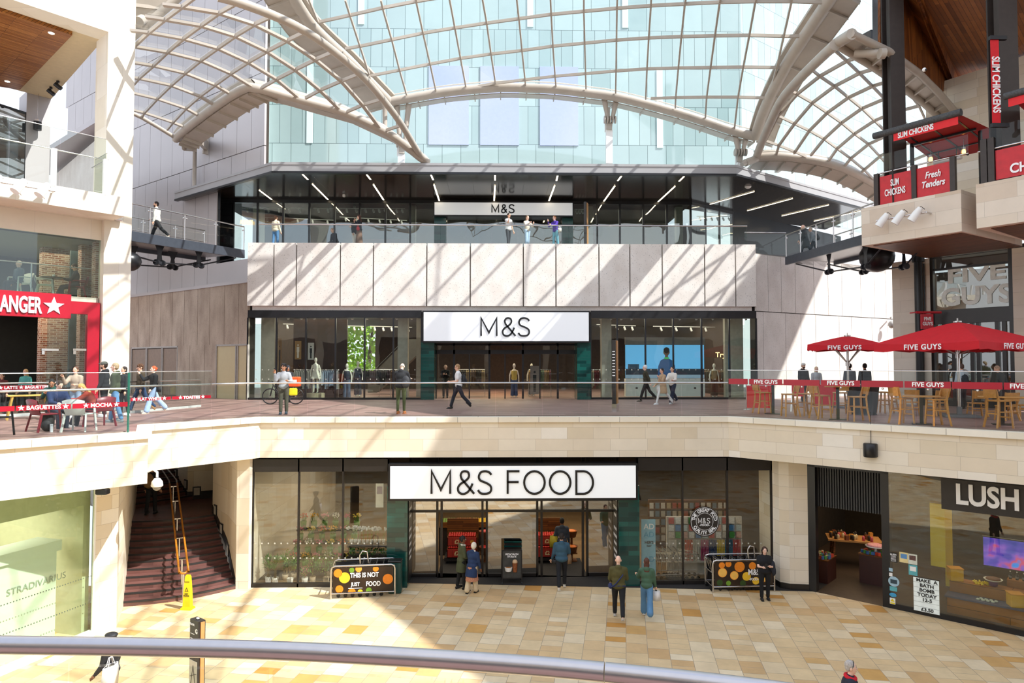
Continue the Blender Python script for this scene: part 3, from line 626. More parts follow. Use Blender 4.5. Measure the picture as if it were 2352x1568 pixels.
# rims and valley tubes
rim = smooth(P3(RIMP, lambda u, v: 36), 3)
b = MB().tube(rim, .24, 12); b.build('rim_tube', M_cream, ROOT, uv=False)
b = MB(); ribbon(b, rim, (0, .15, -.28), (0, 1.1, -.12)); 
for p in rim[::3]: b.bar(p+Vector((0, .1, -.2)), p+Vector((0, 1.1, -.18)), .05, .12)
b.build('rim_gutter', M_cream, ROOT, uv=False)
b = MB(); ribbon(b, [p+Vector((0, 0, .3)) for p in rim], (0, -.02, 0), (0, .2, .12)); b.build('rim_upstand', M_cream, ROOT, uv=False)
lv = smooth(P3([(893, 234), (845, 185), (800, 139), (757, 100), (717, 60), (690, 22), (668, -15), (645, -60)], DM), 3)
rv = smooth(P3([(1735, 314), (1752, 262), (1776, 208), (1812, 140), (1858, 70), (1900, 8), (1925, -30)], DM), 3)
for l, s in ((lv, -1), (rv, 1)):
    MB().tube(l, .27, 12).build('valley_tube', M_cream, ROOT, uv=False)
    b = MB(); ribbon(b, l, (s*.15, .1, -.18), (s*1.15, .5, -.30), .06); ribbon(b, l, (s*1.1, .5, -.32), (s*1.2, .55, -.1), .12)
    for p in l[::3]: b.bar(p+Vector((s*.1, .1, -.22)), p+Vector((s*1.1, .5, -.36)), .05, .1)
    b.build('valley_gutter', M_cream, ROOT, uv=False)
    b = MB(); ribbon(b, l, (-s*.12, 0, .27), (-s*.32, 0, .33), .1); b.build('valley_upstand', M_cream, ROOT, uv=False)
EL = [(500, -8), (544, 4), (624, 34), (700, 71), (763, 115), (828, 171), (879, 228), (921, 284), (962, 351), (983, 371)]
ER = [(1920, 101), (1881, 137), (1831, 187), (1791, 237), (1756, 312), (1738, 358)]
for l, D, r in ((EL, DLf, .15), (ER, DRf, .2)): MB().tube(smooth(P3(l, D), 3), r, 10).build('edge_tube', M_cream, ROOT, uv=False)
LR = [(983, 373), (962, 360), (935, 338), (889, 305), (790, 258), (694, 231), (640, 215), (585, 202), (562, 203), (522, 225), (469, 263), (415, 306), (404, 320)]
lr = P3(LR, DLf); b = MB().tube(smooth(lr, 3), .19, 10); b.tube(P3([(285, 248), (302, 259), (326, 270), (365, 293), (404, 317)], DLf), .1, 8); b.build('rim_tube', M_cream, ROOT, uv=False)
b = MB(); ribbon(b, lr[7:], (.12, .1, -.15), (.75, .6, -.32), .06); ribbon(b, lr[:9], (.1, .15, -.18), (.2, .8, -.22), .06); ribbon(b, lr[7:], (.7, .6, -.34), (.85, .65, -.2), .1)
for p in lr[7:]+[(lr[i]+lr[i+1])/2 for i in range(8, 12)]: b.bar(p+Vector((.1, .1, -.2)), p+Vector((.78, .6, -.38)), .05, .12)
ribbon(b, [p+Vector((0, 0, .18)) for p in lr], (0, 0, 0), (-.15, 0, .15), .08)
b.build('rim_gutter', M_cream, ROOT, uv=False)
RR = [(1734, 361), (1789, 359), (1843, 364), (1896, 373), (1950, 391), (2004, 419), (2050, 448)]
rr = smooth(P3(RR, DRf), 3); MB().tube(rr, .22, 12).build('rim_tube', M_cream, ROOT, uv=False)
b = MB(); ribbon(b, rr, (.1, .2, -.2), (.1, 1.3, -.35), .06); ribbon(b, rr, (0, 0, .2), (0, .2, .35), .08)
for p in rr[::2]: b.bar(p+Vector((0, .2, -.22)), p+Vector((0, 1.3, -.38)), .05, .12)
b.build('rim_gutter', M_cream, ROOT, uv=False)
TR = [(1925, 105), (2000, 150), (2072, 200), (2120, 236), (2165, 275)]; T2 = [(1955, 78), (2040, 118), (2110, 168), (2155, 212), (2195, 258)]
a = P3(TR, DRf); c = P3(T2, DRf); b = MB(); b.tube(a, .14, 8); b.tube(c, .14, 8)
for i in range(4): b.add([a[i]+Vector((0, 0, .05)), a[i+1]+Vector((0, 0, .05)), c[i+1]+Vector((0, 0, .05)), c[i]+Vector((0, 0, .05))], [[0, 1, 2, 3]]); b.bar(a[i], c[i], .08, .15); b.bar((a[i]+a[i+1])/2, (c[i]+c[i+1])/2, .08, .15)
b.tube([DP(1920, 101, DRf(1920, 101)), DP(1957, 78, DRf(1957, 78))], .2, 12); b.tube([DP(1900, 100, DRf(1900, 100)), DP(1938, 103, 24.8)], .0001, 3)
dd = DP(1918, 103, DRf(1920, 101)-.3); b.tube([dd, dd+Vector((0, .3, 0))], .2, 18)
b.tube([DP(1962, 122, 25.0), DP(2030, 123, 24.6)], .15, 14); b.tube([DP(2020, 123, 24.4), DP(2032, 123, 24.4)], .19, 14)
b.build('edge_frame', M_cream, ROOT, uv=False)
b = MB(); a = P3([(296, 92), (401, 2), (430, -25)], lambda u, v: 28); b.tube([p for p in a], .17, 10); ribbon(b, a, (-.1, -.05, -.05), (-1.3, -.4, .05), .06)
for t in (.1, .45, .8): p = a[0].lerp(a[1], t); b.bar(p, p+Vector((-1.3, -.4, -.05)), .06, .14)
q = a[0].lerp(a[1], .52); b.tube([q+Vector((-.3, -.2, -.1)), q+Vector((-.3, -.5, -.35))], .2, 12); b.bar(q+Vector((-.3, -.3, -.3)), q+Vector((-1.9, -.5, -.15)), .25, .3)
b.build('edge_frame', M_cream, ROOT, uv=False)
# struts, brackets and downpipes
def strut(u, v0, v1, vb):
    b = MB(); Y = 36.3; t = DP(u+2, v1, Y); f = DP(u, vb, Y)
    for du in (-11, 17): a = DP(u+du, v0, Y); b.tube([a, t+Vector((.12 if du > 0 else -.12, 0, 0))], .2, 8, rs=[.17, .09])
    for dx in (-.28, -.14, 0, .14, .28): c = t+Vector((dx, 0, 0)); b.tube([c-Vector((.035, 0, 0)), c+Vector((.035, 0, 0))], .2, 12)
    b.bar(t+Vector((0, .1, -.1)), DP(u, v1+22, Y), .3, .1, (0, 1, 0)); b.build('strut', M_cream, ROOT, uv=False)
    m = MB().bar(DP(u, v1+25, Y+.2), f, .34, .25, (0, 1, 0)); m.bar(DP(u-4, v1-28, Y+.3), DP(u-4, v1+28, Y+.3), .28, .12, (0, 1, 0)); m.build('post', M_white, ROOT, uv=False)
strut(1399, 226, 275, 376); strut(922, 240, 330, 376); strut(1699, 306, 350, 382)
b = MB(); w0 = PV(476, 335, A1, A1+WL)+Vector((-.05, -.1, 0)); s0 = DP(437, 298, DLf(437, 298)+.4); 
b.bar(s0, w0, .22, .5); b.bar(w0+Vector((0, 0, -.5)), w0+Vector((0, 0, .6)), .3, .15, (1, -1, 0)); b.tube([s0+Vector((0, 0, .25)), s0+Vector((0, 0, -.3))], .25, 12); b.build('wall_bracket', M_cream, ROOT, uv=False)
b = MB(); p0 = DP(422, 322, DLf(422, 322)+.3); wp = PV(458, 347, A1, A1+WL)+Vector((-.15, -.25, 0)); p1 = DP(423, 341, p0.y); b.tube([p0, p1, wp, Vector((wp.x, wp.y, ZC+.3))], .11, 8)
b.build('downpipe', M_cream, ROOT, uv=False)
b = MB(); b.tube([DP(884, 228, 35.9), DP(884, 250, 35.9), DP(884, 300, 35.9)], .12, 8, rs=[.3, .13, .12]); b.build('downpipe', M_cream, ROOT, uv=False)
for u, v, ub, vb in ((1812, 372, 1783, 389), (1962, 412, 1935, 424)):
    MB().bar(DP(u, v, DRf(u, v)+.5), DP(ub, vb, 38), .2, .4).build('wall_bracket', M_cream, ROOT, uv=False)
b = MB(); b.tube([DP(1738, 364, 36), DP(1712, 374, 35.6)], .2, 10); b.tube([DP(1716, 372, 35.6), DP(1704, 378, 35.4)], .12, 8); b.build('rim_tube', M_cream, ROOT, uv=False)
# glass over the lattices
def sheet(rows, D, up=.09):
    b = MB()
    for r0, r1 in zip(rows[:-1], rows[1:]):
        a = [p+Vector((0, 0, up)) for p in P3(r0, D)]; c = [p+Vector((0, 0, up)) for p in P3(r1, D)]; n = min(len(a), len(c))
        for i in range(n-1): b.quad(a[i], a[i+1], c[i+1], c[i])
    return b
M_roofg = glass('roof_glass', (.96, .985, .99), .0, tr=.97, ior=1.35)
b = MB()
for i in range(2, 13):
    a = P3(MV[i], DM); c = P3(MV[i+1], DM); n = 4
    for k in range(min(len(a), len(c))-1): b.quad(a[k]+Vector((0, 0, .09)), a[k+1]+Vector((0, 0, .09)), c[k+1]+Vector((0, 0, .09)), c[k]+Vector((0, 0, .09)))
for r, s_ in zip(EXT[:-1], EXT[1:]):
    for k in range(13): b.quad(*(p+Vector((0, 0, .09)) for p in (r[k], r[k+1], s_[k+1], s_[k])))
for i in range(0, 7):
    n = min(len(LB[i]), len(LB[i+1])); a = P3(LB[i][:n], DLf); c = P3(LB[i+1][:n], DLf)
    for k in range(n-1): b.quad(*(p+Vector((0, 0, .09)) for p in (a[k], a[k+1], c[k+1], c[k])))
for i in range(0, 7):
    n = min(len(RAL[i]), len(RAL[i+1])); a = P3(RAL[i][:n], DRf); c = P3(RAL[i+1][:n], DRf)
    for k in range(n-1): b.quad(*(p+Vector((0, 0, .09)) for p in (a[k], a[k+1], c[k+1], c[k])))
b.build('glazing', M_roofg, ROOT, uv=False)
# ================================================================ left building
DLv = Vector((.669, .743)); NLv = Vector((-.743, .669))     # facade direction and inward normal
CP = P2(G(80, 954, 0))
def LP(u, off=0):          # plan point on the left facade line (shifted inward by off)
    p = CP+NLv*off; return P2(PV(u, 700, p, p+DLv))
def LZ(u, v, off=0): p = CP+NLv*off; return PV(u, v, p, p+DLv).z
M_stoneL = bricks('bright_limestone', [(0, 'e6dcc8'), (1, 'f0e8d8')], 1.7, 1.15, (.62, .56, .48), .004, .75, soil=.05)
cA, cB = LP(236, -.25), LP(299, -.25)
b = MB().prism([tuple(p) for p in (cA, cB, cB+NLv*1.2, cA+NLv*1.2)], 0, 24); struct('wall_column_left', b, M_stoneL)
SC = LZ(228, 66, -.25)
f0 = LP(-200, -.25); fe = LP(243, -.25)
b = MB().prism([tuple(p) for p in (f0, fe, fe+NLv*.9, f0+NLv*.9)], SC, SC+4.5); struct('wall_beam_left', b, M_stoneL)
pe = P2(G(118, 228, SC)); b = MB().prism([tuple(p) for p in (f0+NLv*.6, fe+NLv*.6, pe, pe+(f0-fe))], SC+.02, SC+.3); struct('ceiling_left_soffit', b, mat('cream_render', 'd8c49e', .8, var=.05))
wd = [P2(G(u, v, SC-.06)) for u, v in ((-60, -2), (0, 22), (166, 77), (46, 203), (-60, 187), (-120, 120))]
struct('ceiling_left_timber', MB().prism([tuple(p) for p in wd], SC-.12, SC+.05), slats('oak_boards', 'b87a3c', '8f5522', .09, -R(48)))
for u, v in ((118, 76), (17, 187)):
    g = G(u, v, SC-.13); t = thing('downlight', f'small round recessed downlight {"near the far corner" if u > 50 else "near the inner edge"} of the oak board soffit', 'light', g)
    MB().cyl((0, 0, -.005), .11, .02, 18).build('trim_ring', M_white, t); MB().cyl((0, 0, -.012), .085, .01, 16).build('lens', mat('lamp_lens', 'fff6e0', .3, emit='fff0d0', es=6), t)
for i, (u, v) in enumerate(((133, 186), (117, 200))):
    g = G(u, v, SC); t = thing('spotlight', f'small black spotlight under the cream soffit, {"nearer the column" if i == 0 else "farther from the column"}', 'light', g, group='black soffit spotlights')
    MB().cyl((0, 0, -.08), .06, .08, 12).tube([(0, 0, -.08), (0, 0, -.2)], .02, 6).build('bracket', M_black, t); MB().tube([(-.1, -.05, -.14), (.12, .05, -.32)], .09, 12).build('lamp_head', M_black, t)
# upper-level windows, metal corner column and speaker behind the balcony
b = MB(); wl1 = P2(G(60, 214, SC)); wl0 = wl1+(P2(G(0, 193, SC))-wl1)*4
b.prism([tuple(p) for p in (wl0, wl1, wl1+NLv*.1, wl0+NLv*.1)], ZT, SC-.9); struct('window_11', b, glass('left_upper_glass', (.55, .6, .6), .25, tr=.5))
b = MB().wall(wl0-NLv*.02, wl1-NLv*.02, SC-.95, SC-.85, .15, 1); b.prism([tuple(p) for p in (wl1, wl1+DLv*.12, wl1+DLv*.12+NLv*.15, wl1+NLv*.15)], ZT, SC-.85); b.prism([tuple(p) for p in (wl0+NLv*3, wl1+NLv*3, wl1+NLv*3.1, wl0+NLv*3.1)], ZT, SC); struct('window_frame_11', b, M_black)
mc0, mc1 = P2(G(62, 214, SC)), P2(G(117, 228, SC)); b = MB().prism([tuple(p) for p in (mc0, mc1, mc1+NLv*1.2, mc0+NLv*1.2)], ZT, SC+.1); struct('wall_metal_column', b, M_metalp)
g = PV(86, 289, mc0-NLv*.25, mc1-NLv*.25); t = thing('wall_speaker', 'small black cylindrical speaker on the metal column above the left balcony', 'speaker', g)
MB().cyl((0, 0, -.18), .16, .36, 14).build('case', M_black, t); MB().box((0, 0, .25), (.2, .1, .1)).tube([(0, 0, .2), (0, 0, 3)], .012, 5).build('bracket', M_steel, t)
# angled grey building seen through the gap
b = MB(); ga, gb = DP(117, 277, 44), DP(225, 235, 36); b.prism([(ga.x, ga.y), (gb.x, gb.y), (gb.x+.3, gb.y+.5), (ga.x+.3, ga.y+.5)], 6, 13.6); struct('wall_pinkish_beyond', b, M_pale)
b = MB().prism([(ga.x-1, ga.y-1.2), (gb.x+1, gb.y-1.6), (gb.x+1, gb.y+1), (ga.x, ga.y+1)], 14.0, 14.3); struct('trim_roof_edge_beyond', b, M_metalp)
# balcony
bz0 = LZ(0, 453, -1.3); bz1 = LZ(0, 404, -1.3); 
e0, e1 = LP(-260, -1.3), LP(283, -1.3)
zb0 = PV(0, 453, e0, e1).z; zb1 = PV(0, 404, e0, e1).z
b = MB().prism([tuple(p) for p in (e0, e1, e1+NLv*4.6, e0+NLv*4.6)], zb0, zb1); struct('floor_left_balcony', b, M_stoneL)
b = MB().prism([tuple(p) for p in (e0+NLv*1.3, LP(234, 0), LP(234, 0)+NLv*.4, e0+NLv*1.7)], LZ(0, 523), zb0); struct('wall_band_left', b, M_stoneL)
# cafe front
zw0, zw1 = LZ(60, 640+30, 0), LZ(0, 523)
c0, c1 = LP(-200), LP(228)
b = MB().prism([tuple(p) for p in (c0, c1, c1+NLv*.02, c0+NLv*.02)], LZ(100, 672), zw1); struct('window_12', b, glass('cafe_glass', (.88, .97, .95), .02, tr=.86))
M_redp = mat('cafe_red', 'a80d27', .35, var=.05)
# red frame around the cafe entrance is a thing of the shop
t = thing('cafe_shopfront', 'red framed cafe shopfront with large white lettering on its sign board', 'shopfront', (c1.x, c1.y, 0)); base = Matrix.Translation((-c1.x, -c1.y, 0))
def rel(mb, name, m, par, o): mb.v = [v-Vector((o[0], o[1], o[2] if len(o) > 2 else 0)) for v in mb.v]; return mb.build(name, m, par)
def lpz(p, q, z0, z1, off, th): return MB().prism([tuple(x) for x in (p-NLv*off, q-NLv*off, q-NLv*(off-th), p-NLv*(off-th))], z0, z1)
s1 = LP(155, -.35); zs0, zs1 = PV(155, 731, s1, s1+DLv).z, PV(155, 676, s1, s1+DLv).z
b = lpz(c0, c1, LZ(200, 722), LZ(200, 694), .1, .25); k = lpz(LP(200), c1, 0, LZ(200, 722), .1, .25); n = len(b.v); b.v += k.v; b.f += [[i+n for i in f] for f in k.f]; b.sm += k.sm; b.mi += k.mi
rel(b, 'frame', M_redp, t, c1); rel(lpz(c0, LP(155), zs0, zs1, .38, .28), 'sign_board', M_redp, t, c1)
fr = frame_rot(c0, c1); mid = PV(43, 701, s1, s1+DLv)
def onL(u, v, off): p = CP+NLv*off; return PV(u, v, p, p+DLv)
q = onL(37, 700, -.40); text('lettering', 'MANGER', .74, M_letter, t, q-Vector((c1.x, c1.y, 0)), fr, .03, .02, 1, fitw=(onL(95, 700, -.4)-onL(-24, 700, -.4)).length)
q = onL(124, 703, -.41)-Vector((c1.x, c1.y, 0)); b = MB(); pts = []
for i in range(10): a = R(90+36*i); r_ = .32 if i % 2 == 0 else .13; pts.append(q+fr@Vector((math.cos(a)*r_, 0, math.sin(a)*r_)))
ctr = q+fr@Vector((0, -.06, 0)); vs = [ctr]+pts; b.add(vs, [[0, i+1, (i+1) % 10+1] for i in range(10)]); b.add([p for p in pts]+[p+fr@Vector((0, .05, 0)) for p in pts], [[i, i+10, (i+1) % 10+10, (i+1) % 10] for i in range(10)]); b.build('star_emblem', M_letter, t)
b = lpz(LP(110), LP(200), 0, LZ(200, 722), 0.02, .02); rel(b, 'glass_door', glass('cafe_door_glass', (.88, .95, .93), .02, tr=.9), t, c1)
for u, v in ((115, 803), (186, 803)): b = MB(); p = onL(u, v, -.04)-Vector((c1.x, c1.y, 0)); b.box(p, (.5, .04, .07), math.atan2(DLv.y, DLv.x)).box(p+fr@Vector((-.2, 0, -.08)), (.08, .04, .16), math.atan2(DLv.y, DLv.x)).build('door_fitting', M_chrome, t)
M_brick = bricks('red_brick', [(0, '7d4a38'), (.4, '96604a'), (.7, 'b79b8c'), (1, '6a3d30')], .23, .075, (.55, .48, .42), .012, .85)
b = MB()
for u, w, off in ((218, .6, .25), (185, .7, 1.4), (95, 1.5, 3.2)): p = LP(u, off); b.prism([tuple(x) for x in (p, p+DLv*w, p+DLv*w+NLv*.4, p+NLv*.4)], 0, zb0)
struct('wall_cafe_brick', b, M_brick)
b = MB().prism([tuple(x) for x in (LP(-200, 7), LP(150, 7), LP(150, 7.2), LP(-200, 7.2))], 0, zb0); p = LP(226, .4); b.prism([tuple(x) for x in (p+DLv*.3, p+DLv*.4, p+DLv*.4+NLv*7, p+DLv*.3+NLv*7)], 0, zb0); struct('wall_cafe_back', b, mat('cafe_dark', '1f2626', .7, var=.2))
b = MB(); 
for i in range(4): p = LP(168, 2.0+i*1.0); b.box((p.x, p.y, 3), (.25, .12, 6), math.atan2(DLv.y, DLv.x))
struct('wall_cafe_blue_posts', b, mat('teal_post', '2c4a52', .5)); 
fl = LZ(100, 672); b = MB().prism([tuple(x) for x in (LP(-200, .1), LP(226, .1), LP(226, 7), LP(-200, 7))], fl-.4, fl-.05); struct('floor_cafe_upper', b, mat('cafe_upper_slab', 'b9b9a8', .6))
b = MB().prism([tuple(x) for x in (LP(-200, .1), LP(226, .1), LP(226, 7), LP(-200, 7))], zw1, zw1+.1); struct('ceiling_cafe', b, mat('cafe_ceiling', '6e7672', .6))
# left building shop interior light
# ================================================================ left and right footbridges
def bridge(name, pts, zs, width, side, label_mat):
    pass
def arc_bridge(P, Q, z0, z1, w, nm, hangers):
    """deck from P to Q (plan), the visible edge is the camera-side edge; deck extends away by w"""
    d = (Q-P).normalized(); n = Vector((-d.y, d.x)); n = n if n.y > 0 else -n
    b = MB(); M_bs = mat('blue_grey_steel', '454b55', .4, .3)
    def pt(p, z): return Vector((p.x, p.y, z))
    for off in (0, w-.12): b.bar(pt(P+n*off, z0-.2), pt(Q+n*off, z1-.2), .12, .4)
    b.add([pt(P, z0-.12), pt(Q, z1-.12), pt(Q+n*w, z1-.12), pt(P+n*w, z0-.12), pt(P, z0-.2), pt(Q, z1-.2), pt(Q+n*w, z1-.2), pt(P+n*w, z0-.2)], [[0, 1, 2, 3], [7, 6, 5, 4]]); o = struct(nm, b, M_bs)
    b = MB(); b.add([pt(P, z0-.22), pt(Q, z1-.22), pt(Q+n*w, z1-.22), pt(P+n*w, z0-.22)], [[0, 3, 2, 1]]); struct('ceiling_'+nm.split('_')[-1]+'_bridge', b, mat('pale_bridge_soffit', '8d8f92', .3, .3))
    b = MB()
    for off in (.5, w-.5):
        prev = pt(P+n*off, z0-.35)
        for t, dz in hangers:
            p = P.lerp(Q, t)+n*off; zt_ = z0+(z1-z0)*t-.2; q = pt(p, zt_-dz)
            b.tube([prev, q], .035, 6); prev = q
            b.add([pt(p-d*.28, zt_), pt(p+d*.28, zt_), pt(p+d*.1, zt_-dz*.5), pt(p+d*.16, zt_-dz), pt(p-d*.16, zt_-dz), pt(p-d*.1, zt_-dz*.5)], [[0, 1, 2, 3, 4, 5]]); b.tube([q-Vector((d.x, d.y, 0))*.15+Vector((0, -.05, 0)), q-Vector((d.x, d.y, 0))*.15+Vector((0, .05, 0))], .13, 10); b.tube([q+Vector((d.x, d.y, 0))*.15+Vector((0, -.05, 0)), q+Vector((d.x, d.y, 0))*.15+Vector((0, .05, 0))], .13, 10)
            b.bar(q-Vector((d.x, d.y, 0))*.2, q+Vector((d.x, d.y, 0))*.2, .06, .14)
        b.tube([prev, pt(Q+n*off, z1-.35)], .035, 6)
    struct('trim_'+nm.split('_')[-1]+'_bridge_truss', b, mat('charcoal_steel', '33353a', .4, .4))
    return d, n
BL0 = P2(DP(560, 580, 33.0)); BL1 = P2(DP(255, 530, 26.5))
zL = DP(560, 574, 33).z; zL1 = DP(297, 531, 27.2).z
arc_bridge(BL0, BL1, zL, zL1, 2.6, 'floor_left_bridge', [(.32, .75), (.62, .85), (.9, .6)])
BR0 = P2(DP(1806, 596, 34.6)); BR1 = P2(DP(2010, 538, 26.5))
zR = DP(1806, 590, 34.6).z; zR1 = DP(1980, 541, 27.4).z
arc_bridge(BR0, BR1, zR, zR1, 2.6, 'floor_right_bridge', [(.42, .9), (.8, 1.0)])
t = BR0.lerp(BR1, .95); g = DP(2014, 590, 29); b = MB().ball(g, (.7, .7, .65), 18, 10); struct('trim_bridge_pod', b, M_black)
g = DP(297, 600, 27.5); struct('trim_bridge_pod', MB().ball(g, (.45, .45, .4), 16, 8), M_black)
b = MB(); q1 = P2(G(1738, 583, 7.25)); struct('floor_terrace_side', MB().prism([(X1, YF+.1), tuple(B0+WR*3), tuple(B0+WR*20), (45, 52), (X1, 52)], 7.0, 7.3), MATS['terrace_slab'])
# ================================================================ right building
DRv = Vector((.545, -.838)); NRv = Vector((.838, .545))
q1, q2, q3 = P2(G(1978, 479, ZT)), P2(G(2201, 433, ZT)), P2(G(2241, 424, ZT))
q2 = q1+DRv*((q2-q1).dot(DRv)); M_stR = M_stone2
b = MB().prism([tuple(p) for p in (q1, q2, q2+NRv*5, q1+NRv*5)], ZT-1.42, ZT); struct('wall_balcony_block_right', b, M_stR)
q4 = q3+DRv*9; b = MB().prism([tuple(p) for p in (q3, q4, q4+NRv*6, q3+NRv*6)], ZT-1.45, ZT); struct('wall_balcony_block_far_right', b, M_stR)
b = MB().prism([tuple(p) for p in (q1+NRv*.25+DRv*.3, q2+NRv*.25-DRv*.1, q2+NRv*5, q1+NRv*5)], ZT-1.45, ZT-1.40); b.prism([tuple(p) for p in (q3+NRv*.3+DRv*.3, q4+NRv*.3, q4+NRv*6, q3+NRv*6)], ZT-1.48, ZT-1.43); struct('ceiling_right_timber', b, slats('walnut_soffit', '7f4e2e', '5c3622', .1, -R(-57)))
H0 = P2(G(2140, 930, 0))
def RR_(u, off=0): p = H0+NRv*off; return P2(PV(u, 700, p, p+DRv))
def RZ(u, v, off=0): p = H0+NRv*off; return PV(u, v, p, p+DRv).z
b = MB().prism([tuple(p) for p in (RR_(2050, -.3), RR_(2137, -.3), RR_(2137, .6), RR_(2050, .6))], 0, ZT-1.4); b.prism([tuple(p) for p in (RR_(2327, -.2), RR_(2500, -.2), RR_(2500, .6), RR_(2327, .6))], 0, ZT-1.4); struct('wall_right_stone', b, M_stR)
b = MB(); zt_ = RZ(2142, 589)
for u in (2141, 2326): p = RR_(u); b.box((p.x, p.y, zt_/2), (.18, .2, zt_), -.99)
b.prism([tuple(p) for p in (RR_(2140, -.1), RR_(2330, -.1), RR_(2330, .1), RR_(2140, .1))], RZ(2150, 745), RZ(2150, 713)); b.prism([tuple(p) for p in (RR_(2140, -.05), RR_(2330, -.05), RR_(2330, .1), RR_(2140, .1))], zt_-.08, ZT-1.4)
z_ = RZ(2146, 620); b.prism([tuple(p) for p in (RR_(2140, -.05), RR_(2330, -.05), RR_(2330, .1), RR_(2140, .1))], z_-.04, z_+.04)
for u in (2168, 2190, 2232, 2246, 2290, 2306): p = RR_(u); b.box((p.x, p.y, RZ(2150, 745)/2), (.14, .14, RZ(2150, 745)), -.99)
b.prism([tuple(p) for p in (RR_(2140, -.05), RR_(2330, -.05), RR_(2330, .1), RR_(2140, .1))], 0, .25)
struct('window_frame_13', b, M_dark)
b = MB().prism([tuple(p) for p in (RR_(2140), RR_(2330), RR_(2330, .02), RR_(2140, .02))], 0.2, zt_); struct('window_13', b, glass('burger_glass', (.88, .93, .9), .1, tr=.8, wob=.3))
b = MB().prism([tuple(p) for p in (RR_(2120, 5), RR_(2420, 5), RR_(2420, 5.2), RR_(2120, 5.2))], 0, ZT-1.4); struct('wall_burger_back', b, mat('burger_dark', '3a2c24', .7, var=.3))
b = MB().prism([tuple(p) for p in (RR_(2140, .1), RR_(2420, .1), RR_(2420, 5), RR_(2140, 5))], zt_, zt_+.1); struct('ceiling_burger', b, M_drk)
cy = PV(2112, 760, RR_(2050, -.5), RR_(2137, -.5)); b = MB().cyl((cy.x, cy.y, 0), .16, ZT-1.5, 12); b.cyl((cy.x, cy.y, RZ(2110, 605)), .24, .5, 12); cz = PV(2125, 760, RR_(2050, -.4), RR_(2137, -.4)); b.tube([(cz.x, cz.y, 3), (cz.x, cz.y, 6)], .03, 6); struct('trim_black_pipe', b, M_black)
# steel columns, timber canopies
for i, (u0, u1, vb, D) in enumerate(((2036, 2069, 440, 25.4), (2283, 2326, 380, 22.3))):
    p = DP((u0+u1)/2, 200, D); w = (u1-u0)/1568*D
    b = MB().box((p.x, p.y, (ZT+26)/2), (w*.36, .5, 26-ZT)); b.box((p.x, p.y-.25, (ZT+26)/2), (w, .07, 26-ZT)); b.box((p.x, p.y+.25, (ZT+26)/2), (w, .07, 26-ZT)); b.box((p.x-w*.3, p.y-.1, (ZT+26)/2), (.05, .35, 26-ZT)); b.box((p.x+w*.3, p.y-.1, (ZT+26)/2), (.05, .35, 26-ZT))
    struct('trim_steel_column', b, mat('brown_steel', '3b332f', .45, .2))
def slab(mb, pts, th):
    pts = [Vector(p) for p in pts]; n = (pts[1]-pts[0]).cross(pts[2]-pts[0]).normalized()
    if n.z < 0: n = -n
    k = len(pts); vs = pts+[p+n*th for p in pts]; f = list(range(k)); mb.add(vs, [f, [i+k for i in f]]+[[i, (i+1) % k, k+(i+1) % k, k+i] for i in range(k)]); return mb
bq = DP(2215, 252, 32.13); struct('ceiling_timber_slope', slab(MB(), [DP(2060, -60, 25.70), DP(2066, 122, 26.54), bq, DP(2217, 214, 31.65), DP(2095, -60, 24.16)], .2), slats('walnut_slats', 'a2612c', '6d3c18', .13, R(62)))
struct('ceiling_timber_main', slab(MB(), [DP(2095, -60, 24.16), DP(2217, 214, 31.65), DP(2352, 170, 29.63), DP(2520, 115, 27.61), DP(2700, -200, 19.04)], .2), slats('walnut_slats_wide', 'a2612c', '6d3c18', .15, -R(42)))
b = MB(); slab(b, [DP(2003, -60, 26.77), DP(2004, 100, 26.77), DP(2021, 104, 26.42), DP(2021, -60, 26.42)], .3); slab(b, [DP(1976, 84, 27.96), DP(2006, 68, 26.89), DP(2006, 104, 26.89), DP(2064, 108, 26.30), DP(2050, 118, 26.66)], .1); slab(b, [DP(2068, 126, 26.66), DP(2216, 252, 32.37), DP(2190, 256, 32.61), DP(2060, 130, 26.89)], .05); struct('trim_canopy_grey', b, mat('anthracite_cladding', '56585c', .45, .3))
struct('wall_timber_end', slab(MB(), [DP(2022, -60, 26.36), DP(2022, 100, 26.36), DP(2038, 106, 26.66), DP(2038, -60, 26.66)], .1), MATS['walnut_slats'])
b = MB(); w0_ = P2(DP(2213, 300, 29.4)); b.prism([tuple(p) for p in (w0_-DRv*1.5, w0_+DRv*14, w0_+DRv*14+NRv*.4, w0_-DRv*1.5+NRv*.4)], ZT, 14.2); struct('wall_right_upper_stone', b, M_stone)
b = MB(); b.prism([(11.2, 24.3), (27.6, 24.3), (27.2, 31), (31, 31), (32.2, 27.2), (40, 3), (44, -12), (34.8, -12)], 24, 25); struct('ceiling_unseen_shade_roof', b, M_canopy)  # unseen slab added; outline shaped to shade the plaza and right wall
struct('wall_right_mass', MB().prism([(26, 14), (40, -6), (44, -4), (32, 16)], 0, 24), M_stone)
# ---------------------------------------------------------------- near side: the photographer's own walkway and the terrace opposite (seen in reflections)
struct('floor_near_walkway', MB().bb(-26, -9, -.35, 30, 1.05, -.02), M_walk)
struct('wall_behind', MB().bb(-30, -9.4, ZG, 34, -9, 11), M_stone)
b = MB(); 
for i in range(9): b.bb(-26+i*6.4, -9, .2, -26+i*6.4+5.4, -8.95, 4.6)
struct('window_14', b, mat('dim_shop_window', '4a4f52', .1, var=.3))
